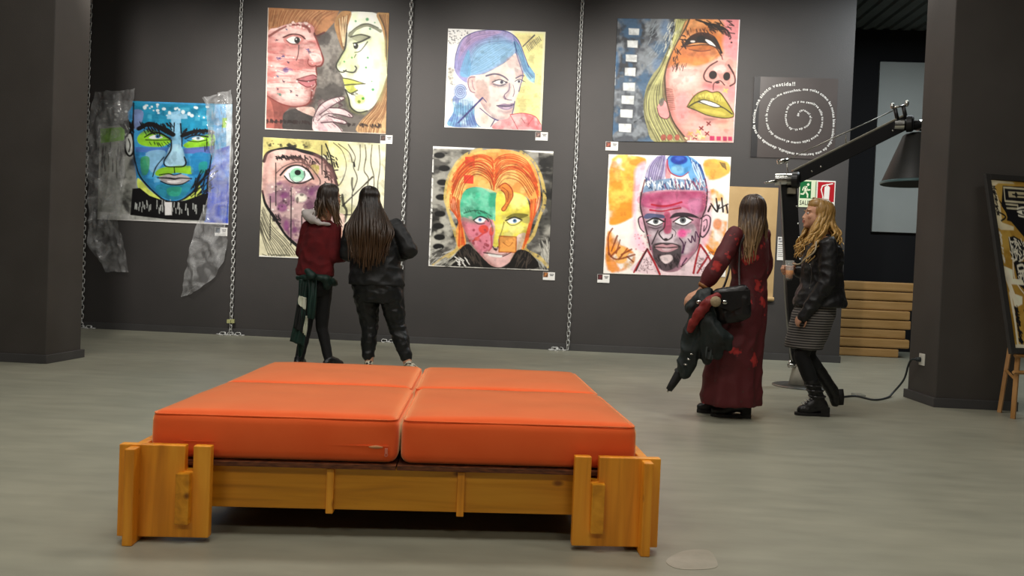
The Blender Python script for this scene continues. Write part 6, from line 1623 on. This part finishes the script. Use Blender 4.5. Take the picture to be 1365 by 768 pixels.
def mid2(ph, r):
    x = ph/1.9
    return Vector((-1.678, 6.870, 1.296))+Vector((0.195*x+r.uniform(-0.015, 0.015), r.uniform(-0.01, 0.03)+0.07*abs(x)**2, r.uniform(-0.03, 0.03)))
hair(w2, J['head'], hf, M_h2, ends2, (-118, 118), 110, 0.97, 0.017, seed=9, waist=mid2)

# ---- visitor in the long red dress
J = dict(head=(1.392, 5.620, 1.471), neck=(1.392, 5.620, 1.358), shL=(1.260, 5.520, 1.294), shR=(1.510, 5.740, 1.315), elL=(1.153, 5.440, 1.094), elR=(1.553, 5.800, 1.087), wrL=(1.032, 5.460, 0.890), wrR=(1.453, 5.720, 0.918),
         hipL=(1.321, 5.560, 0.756), hipR=(1.451, 5.660, 0.757), knL=(1.292, 5.600, 0.430), knR=(1.414, 5.620, 0.434), anL=(1.240, 5.680, 0.080), anR=(1.362, 5.560, 0.085), toeL=(1.107, 5.700, 0.004), toeR=(1.182, 5.560, 0.006))
th = radians(128); hf = frame(radians(105), radians(4))
w3 = thing('person', 'walking visitor in a long dark red floral dress and black heeled boots', 'person', (1.35, 5.6, 0))
tor = [((1.381, 5.610, 0.729), 0.165, 0.115), ((1.388, 5.610, 0.810), 0.165, 0.115), ((1.396, 5.610, 0.988), 0.120, 0.095), ((1.389, 5.610, 1.132), 0.140, 0.105), ((1.388, 5.610, 1.266), 0.145, 0.100), ((1.390, 5.610, 1.331), 0.095, 0.075)]
link('body', body_mesh(J, th, hf, tor, 0.93, hands=[(J['wrL'], (-0.85, -0.1, -0.5), (0.2, 0.3, -0.9), (-0.2, 0.9, 0.2), 0.55), (J['wrR'], (-0.6, 0.3, -0.5), (0, 0, -1), (-0.3, -0.9, 0), 0.5)], legr=(0.075, 0.052, 0.035)), w3, smooth=True, world=True)
face_parts(w3, J['head'], hf, 0.93)
def dress_material():
    m = bpy.data.materials.new('floral_red_dress'); m.use_nodes = True
    nt = m.node_tree; N = nt.nodes.new; L = nt.links.new; b = nt.nodes['Principled BSDF']
    tc = N('ShaderNodeTexCoord')
    vo = N('ShaderNodeTexVoronoi'); vo.inputs['Scale'].default_value = 7.5; vo.inputs['Randomness'].default_value = 1.0
    nz = N('ShaderNodeTexNoise'); nz.inputs['Scale'].default_value = 22; nz.inputs['Detail'].default_value = 3
    L(tc.outputs['Object'], nz.inputs['Vector'])
    mxv = N('ShaderNodeMixRGB'); mxv.inputs[0].default_value = 0.10; L(tc.outputs['Object'], mxv.inputs[1]); L(nz.outputs['Color'], mxv.inputs[2])
    L(mxv.outputs[0], vo.inputs['Vector'])
    rp = N('ShaderNodeValToRGB'); e = rp.color_ramp.elements
    e[0].position = 0.0; e[0].color = (*srgb('#d8453a'), 1); e[1].position = 0.40; e[1].color = (*srgb('#501218'), 1)
    k_ = e.new(0.20); k_.color = (*srgb('#c02e2c'), 1); k_ = e.new(0.28); k_.color = (*srgb('#3e1216'), 1)
    L(vo.outputs['Distance'], rp.inputs[0])
    v2 = N('ShaderNodeTexVoronoi'); v2.inputs['Scale'].default_value = 17; L(tc.outputs['Object'], v2.inputs['Vector'])
    r2b = N('ShaderNodeValToRGB'); r2b.color_ramp.elements[0].position = 0.10; r2b.color_ramp.elements[1].position = 0.2
    r2b.color_ramp.elements[0].color = (*srgb('#4d4a3c'), 1); r2b.color_ramp.elements[1].color = (*srgb('#661a20'), 1)
    L(v2.outputs['Distance'], r2b.inputs[0])
    mx = N('ShaderNodeMixRGB'); mx.inputs[0].default_value = 0.28; L(rp.outputs[0], mx.inputs[1]); L(r2b.outputs[0], mx.inputs[2])
    L(mx.outputs[0], b.inputs['Base Color']); b.inputs['Roughness'].default_value = 0.7
    return m
M_dress = dress_material()
ang = th-pi/2
def fn(mb):
    rings = [((1.310, 5.610, 0.090), 0.232, 0.20), ((1.308, 5.610, 0.133), 0.232, 0.20), ((1.311, 5.610, 0.295), 0.225, 0.185), ((1.325, 5.610, 0.458), 0.215, 0.17), ((1.349, 5.610, 0.620), 0.200, 0.155), ((1.374, 5.610, 0.772), 0.188, 0.14), ((1.395, 5.610, 0.902), 0.152, 0.118), ((1.401, 5.610, 0.988), 0.135, 0.108), ((1.394, 5.610, 1.133), 0.155, 0.118), ((1.389, 5.610, 1.256), 0.158, 0.112), ((1.391, 5.610, 1.315), 0.115, 0.09), ((1.389, 5.610, 1.363), 0.065, 0.06)]
    n_ = len(rings)
    def pl(i, t):
        amp = max(0, (7-i)/7)*0.085
        return 1+amp*(0.6*cos(7*t+0.7*i*0.2)+0.4*sin(11*t+1.0))
    mb.loft([(c, a, b, ang) for c, a, b in rings], 72, fn=pl)
    for s_ in 'LR':
        wr = Vector(J['wr'+s_]); el = Vector(J['el'+s_])
        mb.chain([(J['sh'+s_], 0.062), (Vector(J['sh'+s_]).lerp(el, 0.5), 0.062), (el, 0.064), (el.lerp(wr, 0.55), 0.060), (el.lerp(wr, 0.80), 0.040)])
dress = garment('dress', fn, M_dress, w3, 0.009, 0.006, 10, 0.7, 4, seed=3)
cf = MB(); cf.tube([Vector(J['elL']).lerp(Vector(J['wrL']), 0.79), Vector(J['elL']).lerp(Vector(J['wrL']), 0.88)], [0.044, 0.040], 16); cf.build('cuff', mat('gold_trim', '#8a5a2a', 0.6), w3, smooth=True, world=True)
shoe('boot', J['anL'], (J['toeL'][0], J['toeL'][1], 0.04), M_blk_leather, w3, M_sole, 0.042, 0.14, 0.05, J['knL'], 0.05)
shoe('boot', J['anR'], (J['toeR'][0], J['toeR'][1], 0.04), M_blk_leather, w3, M_sole, 0.042, 0.14, 0.05, J['knR'], 0.05)
M_h3 = hair_material('brown_hair_blond_tips', '#35251a', '#a8875c', 1.45, 1.05)
def ends3(ph, r):
    x = ph/1.9
    if x > 0.3: return Vector((1.494, 5.560, 1.189))+Vector((r.uniform(-0.05, 0.01), r.uniform(-0.02, 0.08), r.uniform(-0.05, 0.12)))
    return Vector((1.380, 5.470, 1.129))+Vector((0.06*x+r.uniform(-0.022, 0.022), r.uniform(-0.02, 0.02), r.uniform(-0.05, 0.14)))
hair(w3, J['head'], hf, M_h3, ends3, (-100, 120), 84, 0.93, 0.014, seed=13)

# handbag, coat and umbrella carried by the visitor in the dress
bg = thing('handbag', 'black leather shoulder bag with metal clasps at the hip of the red dress', 'bag', Vector((1.201, 5.340, 0.695)))
def fn(mb):
    c = [Vector((1.138, 5.390, 0.870)), Vector((1.297, 5.360, 0.903)), Vector((1.319, 5.360, 0.750)), Vector((1.171, 5.390, 0.706))]
    for a, b in ((0, 1), (1, 2), (2, 3), (3, 0), (0, 2), (1, 3)): mb.cap(c[a], 0.045, c[b], 0.045)
M_bag = mat('bag_black', '#1a191a', 0.4, col2='#131213', scale=20, bump=0.2, bscale=40)
bb_ = garment('bag_body', fn, M_bag, bg, 0.009, 0.006, 12, 1)
fl = MB(); fl.prism([(0, 0), (0.24, 0.03), (0.25, -0.07), (0.12, -0.12), (0.01, -0.09)], 1, 0, 0.012)
p0 = Vector((1.097, 5.318, 0.886))
fl.v = [tuple(Vector(v)+p0) for v in fl.v]; fl.build('flap', M_bag, bg, bevel=0.004, world=True)
for q in ((1.169, 5.312, 0.823),):
    m = MB(); m.ell(q, (0.020, 0.010, 0.016)); m.build('clasp', M_chr, bg, smooth=True, world=True)
from mathutils.bvhtree import BVHTree
dt = BVHTree.FromPolygons([v.co+w3.location for v in dress.data.vertices], [tuple(p.vertices) for p in dress.data.polygons])
path = smooth_curve([(1.276, 5.360, 0.923), (1.284, 5.440, 1.047), (1.290, 5.470, 1.178), (1.288, 5.500, 1.263), (1.287, 5.550, 1.318), (1.293, 5.640, 1.296), (1.290, 5.720, 1.185), (1.267, 5.660, 1.047), (1.204, 5.500, 0.939), (1.159, 5.400, 0.897)], False, 6)
for it in range(4):                          # lay the strap on the cloth, over the shoulder and down again to the bag
    for i_, p in enumerate(path[1:-1], 1):
        loc, nn, _, dd = dt.find_nearest(p)
        if (p-loc).dot(nn) < 0.009: path[i_] = loc+nn*0.010
    if it < 3: path = [path[0]]+[(path[i_-1]+path[i_]*2+path[i_+1])/4 for i_ in range(1, len(path)-1)]+[path[-1]]
st = MB(); st.tube(path, 0.008, 6, flat=0.4); st.build('strap', mat('strap_dark', '#2c2422', 0.5), bg, smooth=True, world=True)
ct = thing('coat', 'dark coat with red lining carried over the arm of the red dress visitor', 'coat', Vector((1.015, 5.400, 0.569)))
M_coat = mat('dark_coat', '#15191a', 0.6, col2='#1d2827', scale=6); M_lin = mat('red_lining', '#8e2a26', 0.6, col2='#701c1c', scale=8)
def fn(mb):
    mb.chain([((1.063, 5.400, 0.877), 0.040), ((1.035, 5.380, 0.840), 0.050), ((0.965, 5.400, 0.774), 0.045)])
    mb.chain([((1.043, 5.400, 0.850), 0.055), ((0.985, 5.400, 0.671), 0.052), ((0.953, 5.410, 0.503), 0.050), ((0.926, 5.420, 0.354), 0.042)])
    mb.chain([((1.034, 5.370, 0.820), 0.052), ((1.040, 5.380, 0.623), 0.058), ((0.981, 5.400, 0.411), 0.045), ((0.941, 5.410, 0.314), 0.035)])
    mb.chain([((1.046, 5.350, 0.811), 0.050), ((1.064, 5.330, 0.659), 0.058), ((1.082, 5.340, 0.525), 0.055), ((1.077, 5.370, 0.429), 0.040)])
    mb.chain([((1.069, 5.310, 0.681), 0.05), ((1.127, 5.280, 0.599), 0.055), ((1.128, 5.330, 0.467), 0.040)])
    mb.chain([((1.127, 5.280, 0.599), 0.05), ((1.200, 5.290, 0.576), 0.038), ((1.202, 5.310, 0.523), 0.030)])
garment('coat_body', fn, M_coat, ct, 0.009, 0.014, 12, 0.6, 3, seed=4)
def fn(mb):
    mb.chain([((1.105, 5.280, 0.857), 0.030), ((1.050, 5.270, 0.814), 0.036), ((0.997, 5.290, 0.740), 0.034), ((0.961, 5.320, 0.665), 0.028), ((0.951, 5.340, 0.622), 0.020)])
garment('lining', fn, M_lin, ct, 0.008, 0.008, 16, 1, 3)
m = MB(); m.ell((1.092, 5.235, 0.827), (0.036, 0.022, 0.036)); m.build('fur_cuff', mat('tan_cuff', '#a89878', 0.9, scale=60, bump=0.4, bscale=90), ct, smooth=True, world=True)
m = MB(); m.ell((0.999, 5.318, 0.815), (0.020, 0.010, 0.016)); m.build('buckle', M_chr, ct, smooth=True, world=True)
strip('belt_end', [((1.053, 5.290, 0.518), (1.103, 5.290, 0.511)), ((1.049, 5.290, 0.478), (1.105, 5.290, 0.470)), ((1.051, 5.290, 0.437), (1.102, 5.290, 0.429))], mat('belt_grey', '#3a4040', 0.6), ct, 0.01, 2)
for q in ((0.968, 5.335, 0.459), (0.951, 5.345, 0.421), (0.934, 5.355, 0.383)):
    m = MB(); m.ell(q, (0.012, 0.006, 0.007)); m.build('button', M_chr, ct, smooth=True, world=True)
um = thing('umbrella', 'folded black umbrella pointing down below the carried coat', 'umbrella', Vector((0.842, 5.440, 0.200)))
m = MB(); m.tube([(0.977, 5.495, 0.411), (0.929, 5.495, 0.324), (0.869, 5.485, 0.221), (0.847, 5.485, 0.183)], [0.030, 0.036, 0.027, 0.022], 14); m.build('folded_canopy', mat('umbrella_black', '#141416', 0.55), um, smooth=True, world=True)
m = MB(); m.tube([(0.924, 5.495, 0.318), (0.914, 5.495, 0.302)], 0.040, 14); m.build('tie_band', mat('umbrella_band', '#2a2c2e', 0.5), um, world=True)
m = MB(); m.tube([(0.847, 5.485, 0.183), (0.837, 5.485, 0.167)], [0.010, 0.006], 8); m.build('tip', M_chr, um, smooth=True, world=True)

# ---- blonde visitor with the drink
J = dict(head=(1.932, 5.860, 1.482), neck=(1.980, 5.860, 1.339), shL=(1.972, 5.700, 1.255), shR=(2.048, 6.020, 1.287), elL=(1.969, 5.670, 0.984), elR=(2.046, 6.040, 1.012), wrL=(1.836, 5.700, 0.750), wrR=(1.844, 6.000, 1.067),
         hipL=(1.944, 5.800, 0.755), hipR=(1.988, 5.930, 0.750), knL=(1.848, 5.790, 0.441), knR=(1.940, 5.940, 0.430), anL=(1.991, 5.800, 0.120), anR=(2.109, 5.950, 0.215), toeL=(1.86, 5.80, 0.04), toeR=(2.166, 5.950, 0.081))
th = radians(180); hf = frame(radians(180), radians(6))
w4 = thing('person', 'blonde visitor in a black leather jacket and striped skirt, walking with a drink', 'person', (2.05, 5.85, 0))
tor = [((1.961, 5.860, 0.713), 0.160, 0.115), ((1.962, 5.860, 0.797), 0.160, 0.115), ((1.987, 5.860, 0.966), 0.125, 0.100), ((1.995, 5.860, 1.134), 0.145, 0.110), ((1.990, 5.860, 1.245), 0.145, 0.098), ((1.981, 5.860, 1.311), 0.095, 0.07)]
link('body', body_mesh(J, th, hf, tor, 0.96, hands=[(J['wrL'], (-0.75, 0.15, -0.7), (0.5, 0.6, -0.5), (-0.4, -0.7, 0.3), 0.75, 0.8), (J['wrR'], (-1, 0, 0), (0, -1, 0), (0, 0, 1), 0.85, 1.0, True)], feet=False, legr=(0.074, 0.052, 0.036)), w4, smooth=True, world=True)
face_parts(w4, J['head'], hf, 0.96, mat('fair_brow', '#9a7a4a', 0.8))
def fn(mb):
    rings = [((1.984, 5.860, 0.809), 0.205, 0.185), ((1.987, 5.860, 0.854), 0.200, 0.185), ((1.992, 5.860, 0.966), 0.170, 0.150), ((1.995, 5.860, 1.134), 0.175, 0.140), ((1.995, 5.860, 1.245), 0.172, 0.125), ((1.987, 5.860, 1.311), 0.115, 0.085), ((1.985, 5.860, 1.339), 0.085, 0.075)]
    mb.loft([(c, a, b, th-pi/2) for c, a, b in rings], 28)
    mb.cap((2.065, 5.800, 0.943), 0.05, (2.107, 5.800, 0.862), 0.03); mb.cap((2.108, 5.920, 0.942), 0.05, (2.150, 5.920, 0.859), 0.03)
    for s_ in 'LR': mb.chain([(J['sh'+s_], 0.068), (J['el'+s_], 0.060), (Vector(J['wr'+s_]).lerp(Vector(J['el'+s_]), 0.10 if s_ == 'R' else -0.08), 0.045)])
M_lj = mat('black_leather_jacket', '#18181a', 0.5, col2='#131314', scale=24, bump=0.25, bscale=36)
jo = garment('leather_jacket', fn, M_lj, w4, 0.009, 0.008, 11, 1.2, 4, seed=7)
zl = MB(); zl.tube(smooth_curve([(1.851, 5.700, 1.115), (1.862, 5.690, 1.045), (1.851, 5.690, 0.936)]), 0.003, 5); zl.build('zip', M_chr, jo, smooth=True, world=True)
def skirt_material():
    m = bpy.data.materials.new('striped_knit_skirt'); m.use_nodes = True
    nt = m.node_tree; N = nt.nodes.new; L = nt.links.new; b = nt.nodes['Principled BSDF']
    tc = N('ShaderNodeTexCoord'); wv = N('ShaderNodeTexWave'); wv.bands_direction = 'Z'; wv.inputs['Scale'].default_value = 17; wv.inputs['Distortion'].default_value = 0.4
    L(tc.outputs['Object'], wv.inputs['Vector'])
    rp = N('ShaderNodeValToRGB'); rp.color_ramp.elements[0].position = 0.35; rp.color_ramp.elements[1].position = 0.65
    rp.color_ramp.elements[0].color = (*srgb('#232223'), 1); rp.color_ramp.elements[1].color = (*srgb('#75716c'), 1)
    L(wv.outputs['Fac'], rp.inputs[0]); L(rp.outputs[0], b.inputs['Base Color']); b.inputs['Roughness'].default_value = 0.85
    return m
def fn(mb):
    rings = [((1.884, 5.860, 0.492), 0.168, 0.132), ((1.888, 5.860, 0.525), 0.170, 0.135), ((1.916, 5.860, 0.628), 0.178, 0.145), ((1.943, 5.860, 0.741), 0.182, 0.150), ((1.970, 5.860, 0.854), 0.160, 0.13), ((1.983, 5.860, 0.938), 0.140, 0.115)]
    mb.loft([(c, a, b, th-pi/2) for c, a, b in rings], 28)
garment('skirt', fn, skirt_material(), w4, 0.009, 0.004, 9, 1, 4)
def fn(mb):
    for s_ in 'LR': mb.chain([(J['hip'+s_], 0.078), (J['kn'+s_], 0.056), (Vector(J['kn'+s_]).lerp(Vector(J['an'+s_]), 0.4), 0.056), (J['an'+s_], 0.040)])
garment('tights', fn, M_legging, w4, 0.009, 0.0, 14, 0.7)
bt = shoe('boot', J['anL'], J['toeL'], M_blk_leather, w4, M_sole, 0.044, 0.15, 0.02, J['knL'], 0.052)
for i, f in enumerate((0.03, 0.075, 0.115)):
    a = Vector(J['anL']); t = (Vector(J['knL'])-a).normalized(); c = a+t*f
    m = MB(); ring = [c+Vector((0.057*cos(q), 0.057*sin(q), 0)) for q in [2*pi*z_/20 for z_ in range(21)]]; m.tube(ring, 0.007, 6); m.box((c.x-0.02, c.y-0.066, c.z-0.008), (c.x+0.0, c.y-0.058, c.z+0.008)); m.build('strap', mat('boot_strap', '#262424', 0.35), bt, world=True)
la = MB()
for i in range(4):
    c = Vector(J['anL'])+Vector((-0.055-0.018*i, 0, 0.005-0.014*i)); la.tube([c+Vector((0, -0.026, 0)), c+Vector((-0.012, 0, 0.012)), c+Vector((0, 0.026, 0))], 0.0032, 5)
la.build('laces', M_steel, bt, smooth=True, world=True)
a = Vector(J['anR']); t = Vector(J['toeR'])
def fn(mb):
    k_ = Vector(J['knR']); d = (k_-a).normalized()
    mb.chain([(a+d*0.15, 0.056), (a+d*0.07, 0.052), (a, 0.047), (a.lerp(t, 0.55)+Vector((0.012, 0, 0)), 0.040), (t, 0.032)]); mb.chain([(a, 0.045), (a+Vector((0.04, 0, -0.03)), 0.036), (a.lerp(t, 0.6)+Vector((0.02, 0, 0)), 0.034)])
b2 = garment('boot', fn, M_blk_leather, w4, 0.007, 0.002, 22, 1, 3)
m = MB(); q0 = a+Vector((0.085, 0, -0.03)); q1 = t+Vector((0.04, 0, -0.015)); m.tube([q0, q0.lerp(q1, 0.5), q1], [0.030, 0.034, 0.026], 12, flat=0.35, flatdir=(0, 1, 0)); m.build('sole', M_sole, b2, smooth=True, world=True)
M_h4 = hair_material('golden_blonde_hair', '#8a6632', '#c9a05a', 1.62, 1.20)
def ends4(ph, r):
    x = ph/1.9
    if x > 0.35: return Vector((1.856, 5.740, 1.170))+Vector((r.uniform(-0.05, 0.05), r.uniform(0.18, 0.30), r.uniform(-0.02, 0.10)))   # far side
    if x < -0.45: return Vector((1.833, 5.720, 1.179))+Vector((r.uniform(-0.04, 0.05), r.uniform(-0.03, 0.05), r.uniform(-0.06, 0.10)))
    return Vector((2.070, 5.840, 1.247))+Vector((r.uniform(-0.06, 0.04), 0.16*x+r.uniform(-0.05, 0.05), r.uniform(-0.06, 0.08)))
hair(w4, J['head'], hf, M_h4, ends4, (-104, 110), 100, 0.96, 0.015, wave=0.018, seed=21, fwd=0.03)
bs = MB(); bs.tube(smooth_curve([(1.886, 5.700, 1.279), (1.865, 5.660, 1.206), (1.818, 5.720, 1.146), (1.808, 5.800, 1.114), (1.782, 5.860, 1.114)]), 0.0055, 6); bs.build('cord', mat('pale_cord', '#b9ac90', 0.5), w4, smooth=True, world=True)
gx = Vector(J['wrR'])+Vector((-0.063, -0.047, 0))
gg = thing('beer_glass', 'small glass of amber beer held in the hand of the blonde visitor', 'glass', (gx.x, gx.y, gx.z-0.07))
m = MB(); m.lathe([(0.0, -0.075), (0.024, -0.075), (0.027, -0.06), (0.035, 0.075), (0.033, 0.075), (0.0255, -0.058), (0.0, -0.066)], gx, 24); m.build('tumbler', mat('clear_glass', '#e4e8e4', 0.05, alpha=0.16, col2='#e4e8e4'), gg, smooth=True, world=True)
m = MB(); m.lathe([(0.0, -0.064), (0.0245, -0.058), (0.0285, 0.0), (0.0, 0.0)], gx, 24); m.build('beer', mat('amber_beer', '#ee9a34', 0.1, col2='#e08c28'), gg, smooth=True, world=True)
